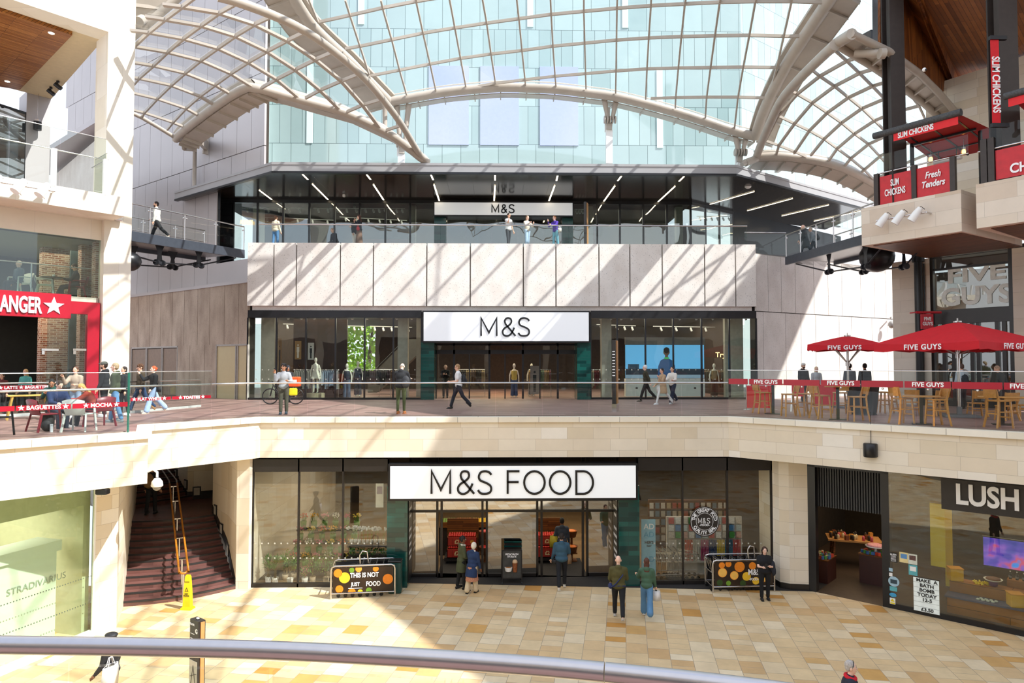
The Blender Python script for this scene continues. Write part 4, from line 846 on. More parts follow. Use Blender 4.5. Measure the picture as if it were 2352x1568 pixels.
# ================================================================ signs and lettering
def cat2(pts, k=5, closed=False):
    p = [Vector((a, b, 0)) for a, b in pts]; return [(q.x, q.y) for q in smooth(p, k)]
GLY = {'M': [[(0, 0), (0, 1), (.5, .18), (1, 1), (1, 0)]], 'F': [[(1, 1), (0, 1), (0, 0)], [(0, .52), (.93, .52)]],
 'O': [[(.5+.5*math.cos(a), .5+.5*math.sin(a)) for a in [2*math.pi*i/32 for i in range(33)]]],
 'D': [[(0, 0), (0, 1), (.42, 1)]+[(.42+.58*math.sin(a), .5+.5*math.cos(a)) for a in [math.pi*i/16 for i in range(1, 16)]]+[(.42, 0), (0, 0)]],
 'S': [cat2([(.95, .84), (.8, .95), (.52, 1), (.22, .95), (.08, .77), (.16, .61), (.4, .53), (.66, .46), (.9, .34), (.94, .17), (.8, .04), (.5, 0), (.2, .03), (.02, .17)])],
 '&': [[(1, 0), (.24, .66)]+cat2([(.24, .66), (.18, .83), (.28, .97), (.46, 1), (.63, .95), (.69, .8), (.6, .66), (.42, .55), (.15, .42), (.02, .26), (.07, .08), (.25, 0), (.45, .01), (.64, .1), (.8, .28), (.9, .46)], 4)]}
def stroke(mb, pts, w, org, X, Z, N, th=.03):
    """flat ribbon of width w through 2-D points, mapped to world by org + X*x + Z*y, thickness along N"""
    P = [org+X*x+Z*y for x, y in pts]; n = len(P); A = []; B = []
    closed = (P[0]-P[-1]).length < 1e-4
    for i, p in enumerate(P):
        a = P[i-1] if i else (P[-2] if closed else p); c = P[i+1] if i < n-1 else (P[1] if closed else p)
        d1 = (p-a).normalized() if (p-a).length > 1e-6 else (c-p).normalized(); d2 = (c-p).normalized() if (c-p).length > 1e-6 else d1
        n1_ = d1.cross(N); n2_ = d2.cross(N); m = n1_+n2_; m = m.normalized() if m.length > .2 else n1_; k = 1/max(.4, m.dot(n1_)); A.append(p+m*w/2*k); B.append(p-m*w/2*k)
    vs = A+B+[q-N*th for q in A]+[q-N*th for q in B]; f = []
    for i in range(n-1): f += [[i, i+1, n+i+1, n+i], [2*n+i, 3*n+i, 3*n+i+1, 2*n+i+1], [i, 2*n+i, 2*n+i+1, i+1], [n+i, n+i+1, 3*n+i+1, 3*n+i]]
    mb.add(vs, f)
def glyphs(name, items, v0, v1, Y, w, m, par, off=(0, 0, 0), th=.04):
    out = []
    for ch, u0, u1 in items:
        a = FY(u0, v1, Y); c = FY(u1, v0, Y); b = MB()
        for g in GLY[ch]: stroke(b, g, w, a-Vector(off), Vector((c.x-a.x-w, 0, 0)), Vector((0, 0, c.z-a.z)), Vector((0, -1, 0)), th)
        out.append(b.build(name, m, par, uv=False))
    return out
M_lit = mat('sign_lightbox', 'eef1f3', .35, emit='eef2f4', es=.22, var=.01)
def signbox(lab, u0, u1, v0, v1, Y, d, items, lv0, lv1, w):
    a = FY(u0, v1, Y); c = FY(u1, v0, Y); ctr = Vector(((a.x+c.x)/2, Y, a.z)); t = thing('shop_sign', lab, 'sign', ctr)
    b = MB().bb(a.x-.07, Y+.02, a.z-.08, c.x+.07, Y+d, c.z+.07); rel(b, 'frame', M_black, t, ctr)
    rel(MB().bb(a.x, Y-.01, a.z, c.x, Y+.03, c.z), 'light_panel', M_lit, t, ctr)
    glyphs('letter', items, lv0, lv1, Y-.05, w, M_ink, t, ctr)
    return t
signbox('wide white illuminated sign with thin black letters above the upper store entrance', 973, 1352, 717, 783, YF-.35, .9, [('M', 1105, 1145), ('&', 1154, 1188), ('S', 1190, 1221)], 730, 771, .085)
signbox('widest white sign with the word FOOD above the ground floor entrance', 896, 1460, 1069, 1145, YG-.35, .5, [('M', 991, 1039), ('&', 1051, 1094), ('S', 1097, 1135), ('F', 1166, 1198), ('O', 1204, 1256), ('O', 1263, 1315), ('D', 1324, 1367)], 1082, 1134, .07)
signbox('narrow white sign with small black letters under the dark canopy', 998, 1315, 466, 493, YT-.5, .9, [('M', 1130, 1148), ('&', 1152, 1167), ('S', 1169, 1184)], 470, 488, .07)
b = MB(); b.bb(tx(998), YT-.2, ZT, tx(1025), YT+.4, FY(1176, 495, YT).z).bb(tx(1290), YT-.2, ZT, tx(1315), YT+.4, FY(1176, 495, YT).z); struct('wall_tiled_terrace', b, M_green)
b = MB(); 
for u in (1025, 1095, 1155, 1220, 1290): b.bb(tx(u)-.05, YT+.3, ZT, tx(u)+.05, YT+.4, zg1)
struct('window_frame_15', b, M_black)
g = PV(566, 510, (tx(535), YT-.12), (tx(600), YT-.12)); t = thing('wall_sign', 'small warm lit word sign on the dark wall at the left end of the terrace', 'sign', g)
text('lettering', 'AUTOGRAPH', .3, mat('warm_sign_letters', 'ffe2b0', .4, emit='ffd28a', es=2), t, rot=Matrix.Rotation(R(0), 3, 'Z'), off=.012, ext=.02, fitw=.72)
# seal sticker on the food window
g = FY(1618, 1197, YG-.03); t = thing('seal_sign', 'round black and white quality seal sign on the right food hall window', 'sign', g)
rr_ = (FY(1652, 1197, YG).x-FY(1584, 1197, YG).x)/2; RX = Matrix.Rotation(R(90), 3, 'X')
def disc(mb, c, r, y, th=.01, seg=40, r0=0):
    vs = []; c = Vector(c)
    if r0:
        for rad in (r0, r):
            for yy in (y, y-th): vs += [c+Vector((math.cos(2*math.pi*k/seg)*rad, yy, math.sin(2*math.pi*k/seg)*rad)) for k in range(seg)]
        f = []
        for k in range(seg): l = (k+1) % seg; f += [[seg+k, seg+l, 3*seg+l, 3*seg+k], [2*seg+k, 2*seg+l, 3*seg+l, 3*seg+k]]
        return mb.add(vs, f)
    for yy in (y, y-th): vs += [c+Vector((math.cos(2*math.pi*k/seg)*r, yy, math.sin(2*math.pi*k/seg)*r)) for k in range(seg)]
    return mb.add(vs, [list(range(seg)), list(range(2*seg-1, seg-1, -1))]+[[k, seg+k, seg+(k+1) % seg, (k+1) % seg] for k in range(seg)])
disc(MB(), (0, 0, 0), rr_, .0, .02).build('disc', mat('seal_black', '2a2523', .4), t)
b = disc(MB(), (0, 0, 0), rr_*.93, -.021, .004, 48, rr_*.905); disc(b, (0, 0, 0), rr_*.58, -.021, .004, 48, rr_*.56); b.build('ring', M_letter, t)
def arc_text(s, r, a0, a1, size, par, flip=False):
    n = len(s)
    for i, ch in enumerate(s):
        if ch == ' ': continue
        a = R(a0+(a1-a0)*i/(n-1)); rot = Matrix.Rotation(-(a-math.pi/2) if not flip else -(a+math.pi/2), 3, 'Y')
        text('seal_letter', ch, size, M_letter, par, (math.cos(a)*r, -.024, math.sin(a)*r), rot, .003, .004)
arc_text('THE GREAT FOOD', rr_*.74, 168, 12, rr_*.3, t); arc_text('QUALITY SEAL', rr_*.75, 212, 328, rr_*.3, t, True)
glyphs('seal_mark', [('M', 1604, 1613), ('&', 1615, 1622), ('S', 1624, 1632)], 1190, 1201, YG-.055, .018, M_letter, t, g, .005)
text('seal_word', '-FOOD-', .1, M_letter, t, (0, -.024, -.12), None, .003, .002)
# ================================================================ glass balustrades
def rails(nm, lab, pts, base, gh, rz, panels=None, plen=1.6, rr=.028, railoff=.09, posts=False, group=None, top=True, edge=False, rail=True):
    o = Vector((*pts[0], base)); t = thing(nm, lab, 'balustrade', o, 0, group); n = 0
    for a, c in zip(pts[:-1], pts[1:]):
        L = (c-a).length; k = max(1, round(L/plen)); d = (c-a).normalized()
        for i in range(k):
            p = a+d*(L*i/k+.012); q = a+d*(L*(i+1)/k-.012); rel(MB().wall(p, q, base, base+gh, .016, 1), 'glass_panel', M_bal, t, o)
            n_ = Vector((-d.y, d.x)); 
            if posts:
                rel(MB().cyl((*(q+n_*.05), base), .022, rz-base, 8), 'post', M_steel, t, o)
    if rail:
        off_ = offset(pts, railoff) if len(pts) > 1 else pts
        b = MB().tube([Vector((*p, rz)) for p in off_], rr, 10); rel(b, 'handrail', M_steel, t, o)
    if gh > rz-base+.1:
        rel(MB().tube([Vector((*p, base+gh+.008)) for p in pts], .012, 6), 'edge_cap', M_chrome, t, o)
    return t, o
BO = offset(RIM, .16)
def rimpt(u, i):        # plan point on balustrade line, segment i of RIM
    return P2(PV(u, 930, BO[i], BO[i+1]))
J1 = rimpt(295, 0); J2 = rimpt(297, 2); J3 = rimpt(486, 2)
tL, oL = rails('glass_balustrade', 'near left cafe glass balustrade with red lettered band and steel handrail', [rimpt(-60, 0), J1], -.03, 1.53, 1.09)
tM, oM = rails('glass_balustrade', 'glass balustrade with red FLAT WHITE and TOASTIES band beside the walkway', [J2, J3], -.03, 1.53, 1.09, plen=2)
rails('glass_balustrade', 'long central glass balustrade with a plain steel handrail above the food hall', [J3, BO[3], rimpt(1672, 3)], -.03, 1.06, 1.10, railoff=0)
tR, oR = rails('glass_balustrade', 'right glass balustrade with red FIVE GUYS bands in front of the bar chairs', [rimpt(1672, 3), rimpt(2560, 4)], -.03, 1.55, 1.3, plen=1.45, rail=False)
def band(t, o, i, u0, u1, z0, z1, s, uc=None, size=.15, m=M_redp, off=-.03, sx=1.0):
    p, q = rimpt(u0, i), rimpt(u1, i); d = (q-p).normalized(); n_ = Vector((-d.y, d.x))
    rel(MB().wall(p+n_*off, q+n_*off, z0, z1, .012, 1), 'red_band', m, t, o)
    if s:
        c = rimpt(uc or (u0+u1)/2, i)+n_*(off-.006); text('band_lettering', s, size, M_letter, t, Vector((*c, (z0+z1)/2))-o, frame_rot(p, q), .002, .006, sx)
def rpx(i, u, v): return PV(u, v, BO[i], BO[i+1]).z
z0, z1 = rpx(0, 0, 945), rpx(0, 0, 933)
band(tL, oL, 0, -40, 33, z0, z1, ''); band(tL, oL, 0, 36, 162, z0, z1, '★ BAGUETTES ★', 100, .13); band(tL, oL, 0, 166, 292, z0, z1, '★ MOCHA ★', 232, .13)
z0, z1 = rpx(2, 390, 917.5), rpx(2, 390, 910.5)
band(tM, oM, 2, 299, 391, z0, z1, '★ FLAT WHITE ★', 342, .12); band(tM, oM, 2, 394, 483, z0, z1, '★ TOASTIES ★', 439, .12)
z0, z1 = rpx(4, 1760, 883.5), rpx(4, 1760, 870.5)
for u0, u1, s in ((1675, 1719, ''), (1722, 1798, 'FIVE GUYS'), (1801, 1884, ''), (1887, 1977, 'FIVE GUYS'), (1980, 2076, ''), (2079, 2185, 'FIVE GUYS'), (2188, 2304, ''), (2307, 2420, 'FIVE GUYS')):
    band(tR, oR, 4, u0, u1, z0, z1, s, size=.17)
    c = rimpt((u0+u1)/2, 4); rel(MB().ball((c.x, c.y, z0-.04), .035, 8, 5), 'clamp', M_chrome, tR, oR)
M_gp = M_gedge; rel(MB().bb(J1.x-.02, J1.y-.02, -.03, J1.x+.02, J1.y+.02, 1.5), 'glass_edge', M_gp, tL, oL)
# inner cafe balustrade
ia, ib, ic = P2(G(-60, 962, 0)), P2(G(150, 951, 0)), P2(G(455, 938, 0))
ti, oi = rails('glass_balustrade', 'inner cafe glass screen with red LATTE band behind the seated people', [ia, ib], 0, 1.05, 1.1, plen=1.8)
d = (ib-ia).normalized(); n_ = Vector((-d.y, d.x)); pa = P2(PV(-40, 900, ia, ib)); pb = P2(PV(107, 900, ia, ib)); zz0 = PV(50, 893, ia, ib).z
rel(MB().wall(pa-n_*.03, pb-n_*.03, zz0-.02, zz0+.12, .012, 1), 'red_band', M_redp, ti, oi); c = P2(PV(50, 900, ia, ib))-n_*.04; text('band_lettering', 'UPS ★ LATTE ★ BAGUETTES ★', .13, M_letter, ti, Vector((*c, zz0+.05))-oi, frame_rot(pa, pb), .002, .006)
rel(MB().wall(ia, ib, 0, .1, .06, 1), 'base_rail', M_white, ti, oi)
ti, oi = rails('glass_balustrade', 'short glass screen with steel handrail behind the two walking teenagers', [P2(G(300, 949, 0)), P2(G(462, 934, 0))], 0, 1.05, 1.1, plen=1.6); rel(MB().wall(P2(G(300, 949, 0)), P2(G(462, 934, 0)), 0, .08, .06, 1), 'base_rail', M_white, ti, oi)
# terrace and bridges
ta, tb = Vector((fx(590), YF+.05)), Vector((fx(1720), YF+.05))
rails('glass_balustrade', 'upper terrace glass balustrade with bright steel handrail on the speckled parapet', [ta, tb], ZT, 1.0, ZT+1.03, plen=1.28, railoff=0, rr=.035)
rails('glass_balustrade', 'terrace side glass balustrade between the parapet and the right bridge', [Vector((X1-.4, YF+.4)), BR0], 7.3, 1.05, 8.4, plen=1.5, railoff=0)
def slope_rail(nm, lab, P, Q, z0, z1, n_, k, mid=True):
    o = Vector((*P, z0)); t = thing(nm, lab, 'balustrade', o)
    def pt(s, dz): p = P.lerp(Q, s); return Vector((p.x, p.y, z0+(z1-z0)*s+dz))-o
    MB().tube([pt(0, 1.12), pt(1, 1.12)], .03, 10).build('handrail', M_steel, t)
    if mid: MB().tube([pt(0, .55), pt(1, .55)], .018, 8).build('lower_rail', M_steel, t)
    for i in range(k+1):
        s = i/k; MB().cyl(pt(s, 0), .025, 1.1, 8).build('post', M_steel, t)
        for ds in (-.012, .012): 
            if 0 < s+ds < 1: MB().ball(pt(s+ds, .95), .04, 8, 5).build('clamp', M_chrome, t)
        if i < k: a = pt(s+.01, .08); c = pt((i+1)/k-.01, .08); MB().add([a, c, c+Vector((0, 0, .95)), a+Vector((0, 0, .95))], [[0, 1, 2, 3]]).build('glass_panel', M_bal, t)
    return t
nL = (BL1-BL0).normalized(); nL = Vector((-nL.y, nL.x)); nL = nL if nL.y > 0 else -nL
nR = (BR1-BR0).normalized(); nR = Vector((-nR.y, nR.x)); nR = nR if nR.y > 0 else -nR
slope_rail('bridge_balustrade', 'near glass and steel balustrade of the left footbridge', BL0, BL1, zL, zL1, 0, 4, False)
slope_rail('bridge_balustrade', 'far glass and steel balustrade of the left footbridge behind the walking man', BL0+nL*2.5, BL1+nL*2.5, zL, zL1, 0, 4)
slope_rail('bridge_balustrade', 'near glass and steel balustrade of the right footbridge', BR0, BR1, zR, zR1, 0, 5, False)
slope_rail('bridge_balustrade', 'far glass and steel balustrade of the right footbridge behind the couple', BR0+nR*2.5, BR1+nR*2.5, zR, zR1, 0, 5)
# left balcony glass
e0b, e1b = LP(-120, -1.15), LP(238, -1.15)
t, o = rails('balcony_balustrade', 'frameless glass balustrade with white posts on the upper left balcony', [e0b, e1b], zb1, 1.95, zb1+1.25, plen=1.55, rr=.02)
for i in range(1, 6):
    p = e1b-DLv*(1.55*(i-1)+.05); rel(MB().box((p.x-NLv.x*.08, p.y-NLv.y*.08, zb1+.6), (.14, .16, 1.25), math.atan2(DLv.y, DLv.x)), 'post', M_white, t, o)
p = e1b; rails('balcony_balustrade', 'short side glass balustrade of the left balcony next to the stone column', [e1b+NLv*.1+DLv*.05, e1b+NLv*1.3+DLv*.05], zb1, 1.5, zb1+1.2, plen=1.4, rr=.02)
# cafe inner first-floor rail
zr = fl
t, o = rails('glass_balustrade', 'glass balustrade behind the upper cafe window above the red sign', [LP(-100, .35), LP(224, .35)], fl-.05, 1.0, fl+1.02, plen=1.9, posts=True, rr=.02)
# near foreground railing
nz = -.02; hp = []
for u, v in ((-500, 1483), (0, 1480.5), (310, 1485), (620, 1493), (1150, 1523), (1388, 1545), (1770, 1590), (2352, 1680), (2900, 1790)):
    hp.append(DP(u, v, .02+1.34*1.0))
hp = [Vector((p.x, p.y, 1.14)) for p in hp]
pts = [G(u, v, 1.14) for u, v in ((-300, 1476), (0, 1480.5), (310, 1485), (620, 1493), (900, 1507), (1150, 1523), (1388, 1543), (1770, 1586), (2352, 1672), (2800, 1760))]
o = pts[0].copy(); t = thing('near_railing', 'thick brushed steel handrail crossing the bottom of the view with glass below', 'railing', (o.x, o.y, 0))
oo = Vector((o.x, o.y, 0)); sp = smooth(pts, 4)
k = 4*6
rel(MB().tube(sp[:k+1], .0175, 28), 'handrail', mat('satin_steel', (.42, .41, .43), .28, .9, var=.04, nscale=40), t, oo); rel(MB().tube([sp[k]+(sp[k+1]-sp[k]).normalized()*.002]+sp[k+1:], .0175, 28), 'handrail', MATS['satin_steel'], t, oo)
for i in range(0, len(sp)-6, 6):
    a, c = sp[i], sp[i+6]; d = (c-a).normalized(); a = a+d*.006; c = c-d*.006; rel(MB().wall((a.x, a.y), (c.x, c.y), .02, 1.10, .012, 1), 'glass_panel', M_bal, t, oo)
g = G(486, 1568, 0.9); 
# ================================================================ staircase
M_step = bricks('dark_red_granite_step', [(0, '6b4640'), (.5, '7c544d'), (1, '5f403b')], .9, .4, (.1, .07, .06), .005, .4, soil=.1, spec=.45)
M_nose = mat('black_nosing', '2b2827', .5)
N = 12; rise = (ZLD-ZG)/N; b = MB(); nz_ = MB()
def arc(i, extra=0):
    s = (i)/N; a = SL.lerp(SLt, s); c = SR.lerp(SRt, s); out = []
    d = (c-a); n_ = Vector((d.y, -d.x)).normalized()
    for j in range(9):
        q = j/8; out.append(a.lerp(c, q)+n_*(.30*math.sin(math.pi*q)))
    return out
BACK = [SLt+(SLt-SL)*.9, SRt+(SRt-SR)*.9]
for i in range(N):
    A = arc(i); B2 = arc(i+1.4 if i < N-1 else i+.9); z = ZG+rise*(i+1)
    b.prism([tuple(p) for p in A]+[tuple(p) for p in reversed(B2)], ZG if i < 2 else z-rise*2.2, z)
    A2 = [p+(B2[k]-p).normalized()*.05 for k, p in enumerate(A)]
    nz_.prism([tuple(p+(p-q).normalized()*.006) for p, q in zip(A, A2)]+[tuple(p) for p in reversed(A2)], z-.05, z+.004)
struct('floor_stair_flight', b, M_step); struct('trim_stair_nosings', nz_, M_nose)
A = arc(N); b = MB().prism([tuple(p) for p in A]+[tuple(SRt+Vector((.3, 1.2))), tuple(LBR+Vector((.8, .8))), tuple(LBR+Vector((-4, 4))), tuple(LBL+Vector((-4, 3))), tuple(LBL)], ZLD-.3, ZLD); struct('floor_stair_landing', b, M_step)
fd = Vector((-.55, .83)); b = MB(); nz_ = MB()
for i in range(9):
    a = LBL+fd*.3*i+Vector((-.8, -1.0)); c = LBR+fd*.3*i+Vector((.4, .3)); z = ZLD+rise*(i+1)*1.12; b.prism([tuple(a), tuple(c), tuple(c+fd*3), tuple(a+fd*3)], z-rise*1.12, z); nz_.prism([tuple(a-fd*.005), tuple(c-fd*.005), tuple(c+fd*.05), tuple(a+fd*.05)], z-.045, z+.004)
struct('floor_stair_upper', b, M_step); struct('trim_upper_nosings', nz_, M_nose)
b = MB(); W_ = wallcurve[:4]
sk = [(SR, ZG), (wallcurve[1], ZG+rise*6), (SRt, ZLD), (wallcurve[3], ZLD), (wallcurve[4], ZLD), (LBR, ZLD), (LBR+Vector((-2.2, 2.33)), ZLD+1.3)]
for (p, z), (q, w) in zip(sk[:-1], sk[1:]):
    d = (q-p).normalized(); n_ = Vector((-d.y, d.x)); p3 = Vector((*(p+n_*.02), z)); q3s = Vector((*(q+n_*.02), w)); up = Vector((0, 0, .32))
    b.add([p3, q3s, q3s+up, p3+up, p3-Vector((*n_*.03, 0)), q3s-Vector((*n_*.03, 0)), q3s+up-Vector((*n_*.03, 0)), p3+up-Vector((*n_*.03, 0))], [[0, 1, 2, 3], [4, 7, 6, 5], [3, 2, 6, 7], [0, 3, 7, 4], [1, 5, 6, 2]])
struct('baseboard_stair', b, M_nose)
# step lights in the stair wall
segs = [(SR, wallcurve[1]), (wallcurve[1], SRt), (SRt, wallcurve[3]), (wallcurve[4], LBR), (LBR, wallcurve[6])]
for u, v, k, w in ((405, 1087, 4, 'highest'), (428, 1112, 4, 'second highest'), (452, 1128, 3, 'third highest'), (496, 1171, 1, 'fourth'), (510, 1214, 1, 'second lowest'), (525, 1262, 0, 'lowest')):
    p, q = segs[k]; g = PV(u, v, p, q); d = (q-p).normalized(); n_ = Vector((-d.y, d.x)); rz_ = math.atan2(d.y, d.x)
    t = thing('wall_light', f'{w} recessed square step light with dark frame in the stair wall', 'light', g+Vector((n_.x, n_.y, 0))*.02, rz_, 'recessed stair wall lights')
    MB().bb(-.16, -.02, -.2, .16, .02, .2).build('frame', M_black, t); MB().bb(-.11, .015, -.15, .11, .028, .15).build('lens', mat('frosted_lens', 'c9c6bd', .4), t)
# double wooden handrail
hb = G(420.5, 1383, ZG); ht = Vector((*P2(DP(398, 1108, 26.4)), -2.87)); o = hb.copy(); t = thing('stair_handrail', 'double wooden handrail on steel posts up the middle of the stairs', 'handrail', o)
dirh = Vector((ht.x-hb.x, ht.y-hb.y)).normalized(); sd_ = Vector((dirh.y, -dirh.x))
def hpnt(s, side, dz=0):
    p = Vector((hb.x, hb.y)).lerp(Vector((ht.x, ht.y)), s)+sd_*side; return Vector((p.x, p.y, (hb.z+1.0)+(ht.z-hb.z-1.0)*s+dz))-o
w_ = .13; path = [hpnt(1.0, -w_), hpnt(.06, -w_), hpnt(.02, -w_, -.05), hpnt(-.005, -w_*.5, -.08), hpnt(-.005, w_*.5, -.08), hpnt(.02, w_, -.05), hpnt(.06, w_), hpnt(1.0, w_)]
MB().tube(smooth(path, 3), .032, 10).build('wooden_rail', mat('oiled_oak', 'c07a25', .35, var=.2, nscale=12), t)
MB().tube([hpnt(1.0, -w_), hpnt(1.04, -w_), hpnt(1.25, -w_*3, .0)], .03, 8).tube([hpnt(1.0, w_), hpnt(1.04, w_), hpnt(1.25, -w_*1.5, .0)], .03, 8).build('steel_rail', M_steel, t)
for s in (0, .12, .34, .56, .78, .98):
    p = hpnt(s, 0); zb_ = max(0, math.floor(s*N))*rise if s > 0 else 0
    MB().cyl((p.x, p.y, zb_), .03, p.z-zb_-.06, 10).box((p.x, p.y, p.z-.07), (.3, .03, .03), math.atan2(sd_.y, sd_.x)).build('post', M_steel, t)
# ================================================================ canopy light strips
M_led = mat('led_strip', 'fff2d8', .4, emit='ffe9c4', es=7)
longs = [((596, 436), (624, 457)), ((718, 422), (753, 457)), ((858, 423), (881, 458)), ((997, 423), (1009, 460)), ((1137, 425), (1135, 460)), ((1274, 425), (1261, 460)), ((1412, 426), (1387, 461)), ((1550, 427), (1512, 462)), ((1732, 439), (1631, 468)), ((1820, 455), (1717, 483)), ((1903, 470), (1796, 495)), ((1976, 484), (1870, 507))]
shorts = [((693, 397), (707, 411)), ((841, 398), (851, 411)), ((989, 398), (995, 412)), ((1137, 399), (1137, 413)), ((1281, 401), (1278, 414)), ((1428, 402), (1419, 414)), ((1573, 402), (1560, 415))]
names = ['leftmost', 'second', 'third', 'fourth', 'fifth', 'sixth', 'seventh', 'eighth', 'ninth', 'tenth', 'eleventh', 'last']
for gname, L_ in (('long', longs), ('short', shorts)):
    for i, (a, c) in enumerate(L_):
        A = G(*a, ZC-.03); C_ = G(*c, ZC-.03); t = thing('strip_light', f'{names[i]} from the left of the {gname} bright strip lights in the dark canopy ceiling', 'light', A, 0, f'{gname} canopy strip lights')
        MB().bar((0, 0, -.012), C_-A-Vector((0, 0, .012)), .11, .02).build('housing', M_black, t); MB().bar((0, 0, -.026), C_-A-Vector((0, 0, .026)), .075, .012).build('diffuser', M_led, t)
# ================================================================ interior lighting (the shops' own ceiling lamps)
area('store_light', (fx(760), YF+6, zb-.3), 7, 8, 420, col=(1, .86, .68)); area('store_light', (fx(1550), YF+6, zb-.3), 7, 8, 330, col=(1, .86, .68)); area('store_light', (0, YF+6, zb-.3), 5, 8, 420, col=(1, .82, .6))
area('terrace_light', (-6, YT+3.5, zg1-.1), 14, 5, 260, col=(1, .88, .72)); area('terrace_light', (8, YT+3.5, zg1-.1), 10, 5, 200, col=(1, .88, .72))
area('food_light', (xa+4, YG+5, ZD-.1), 6, 7, 120, col=(1, .88, .7)); area('food_light', (0, YG+5, ZD-.1), 7, 7, 230, col=(1, .85, .62)); area('food_light', (xd-4, YG+5, ZD-.1), 6, 7, 150, col=(1, .85, .68))
p = RP(1950)+RN*4; area('right_shop_light', (p.x, p.y, ZF-.4), 3, 4, 60, col=(1, .7, .42)); p = RP(2250)+RN*3; area('right_shop_light', (p.x, p.y, ZF-.4), 5, 3, 70, col=(1, .8, .55))
p = LP(60, 3); area('cafe_light', (p.x, p.y, zw1-.2), 4, 4, 120, col=(1, .8, .55)); p = LP(100, 3); area('cafe_light', (p.x, p.y, fl-.5), 3, 3, 60, col=(1, .8, .55))
p = RR_(2240, 2.5); area('burger_light', (p.x, p.y, 5.6), 4, 3, 40, col=(1, .85, .65))
p = PA+wdir*4+wn_*3; area('left_shop_light', (p.x, p.y, ZF-.2), 3, 5, 420, col=(1, .95, .85))
# ================================================================ left shop board
tt = thing('shop_board', 'big plain white board with a thin raised cap inside the lower left shop window', 'display', (PA.x, PA.y, ZG))
rel(hoard, 'panel', M_board, tt, (PA.x, PA.y, ZG))
fw = math.atan2(-wdir.y, -wdir.x)
fL = Matrix.Rotation(fw, 3, 'Z')
p = PV(86, 1340, PA+wn_*.48, PA+wn_*.48+wdir); text('lettering', 'STRADIVARIUS', .24, mat('grey_lettering', '9aa79c', .6), tt, p-Vector((PA.x, PA.y, ZG)), fL, .003, 0)
p = PV(75, 1517, PA+wn_*.48, PA+wn_*.48+wdir); text('lettering', 'WWW.STRADIVARIUS.COM', .12, MATS['grey_lettering'], tt, p-Vector((PA.x, PA.y, ZG)), fL, .003, 0)
# dotted manifestation on the glass
b = MB()
for zz in (ZG+.95, ZG+1.65):
    for i in range(110): q = PA+wdir*(.1+i*.075)-wn_*.01; b.box((q.x, q.y, zz), (.03, .004, .03), fw)
struct('trim_glass_dots', b, mat('dot_grey', '5f6a60', .5))
# shelves of clothes behind
t = thing('clothes_shelf', 'dim timber shelf of folded clothes behind the white board in the lower left shop', 'shelf', (PA.x, PA.y, ZG)); b = MB(); cc = MB(); r = random.Random(3)
for k, z in enumerate((2.35, 2.85, 3.35)):
    a = PA+wdir*2.2+wn_*3.6; c = PA+wdir*9+wn_*3.6; b.wall(a-PA, c-PA, z, z+.04, .5, 1)
    for i in range(26):
        q = a.lerp(c, (i+.5)/26)-PA; cc.m(mat(f'cloth{i%5}', ['5b4a3a', '8a6f54', '3c3f48', 'a08b70', '6f3f2c'][i % 5], .9)); cc.box((q.x, q.y, z+.04+.1), (.22, .3, .12+r.random()*.14), fw)
b.build('shelf_board', M_wood, t); cc.build('folded_clothes', None, t)['kind'] = 'stuff'
# ================================================================ umbrellas
def valance_text(t, a, c, z, s, size):
    d = (c-a).normalized(); n_ = Vector((d.y, -d.x)); m = (a+c)/2+n_*.015; text('lettering', s, size, M_letter, t, (m.x, m.y, z), frame_rot(a, c), .002, .006, 1.05, spacing=1.12)
def umbrella(lab, loc, zt, ze, zvb, r, a0, size, offs):
    t = thing('parasol', lab, 'parasol', loc, 0, 'red restaurant parasols'); M = mat('parasol_red', 'c8101f', .75, var=.06)
    cs = [Vector((math.cos(R(a0+90*i))*r, math.sin(R(a0+90*i))*r)) for i in range(4)]; b = MB(); ap = Vector((0, 0, zt))
    for i in range(4):
        a, c = cs[i], cs[(i+1) % 4]; n = 8; rows = []
        for k in range(n+1):
            s = k/n; rows.append([Vector((*(a.lerp(c, j/8)*s*(1-.03*math.sin(math.pi*j/8)*s)), zt+(ze-zt)*(s**1.15)-.05*math.sin(math.pi*j/8)*s)) for j in range(9)])
        for k in range(n):
            for j in range(8): b.add([rows[k][j], rows[k+1][j], rows[k+1][j+1], rows[k][j+1]], [[0, 1, 2, 3]], True)
        for j in range(8):
            p, q = rows[n][j], rows[n][j+1]; w0 = .03*math.sin(j*2.1+i); w1 = .03*math.sin((j+1)*2.1+i)
            b.add([p, q, Vector((q.x*1.01, q.y*1.01, zvb+w1)), Vector((p.x*1.01, p.y*1.01, zvb+w0))], [[3, 2, 1, 0]])
    b.build('canopy', M, t)
    for i, off, s in offs: a, c = cs[i]*1.02, cs[(i+1) % 4]*1.02; m0 = a.lerp(c, .1+off); m1 = a.lerp(c, .9+off); valance_text(t, m0, m1, (ze+zvb)/2-.02, s, size)
    MB().cyl((0, 0, 0), .045, zt-.1, 12).build('pole', M_steel, t)
    b = MB(); 
    for c in cs: b.bar((0, 0, zt-1.1), Vector((c.x*.5, c.y*.5, zt+(ze-zt)*.5-.06)), .03, .04)
    for c in cs: b.bar((0, 0, zt-.12), Vector((c.x*.98, c.y*.98, ze-.03)), .03, .04)
    b.cyl((0, 0, zt-1.2), .08, .15, 12); b.build('rib_frame', M_steel, t)
    MB().cyl((0, 0, zt-.02), .12, .05, 14).cyl((0, 0, zt), .02, .12, 8).build('finial', M_steel, t)
    MB().box((0, 0, .04), (1.0, 1.0, .08), R(a0), .01).cyl((0, 0, .08), .08, .25, 12).build('base', mat('base_grey', '6f6f70', .6), t)
    return t
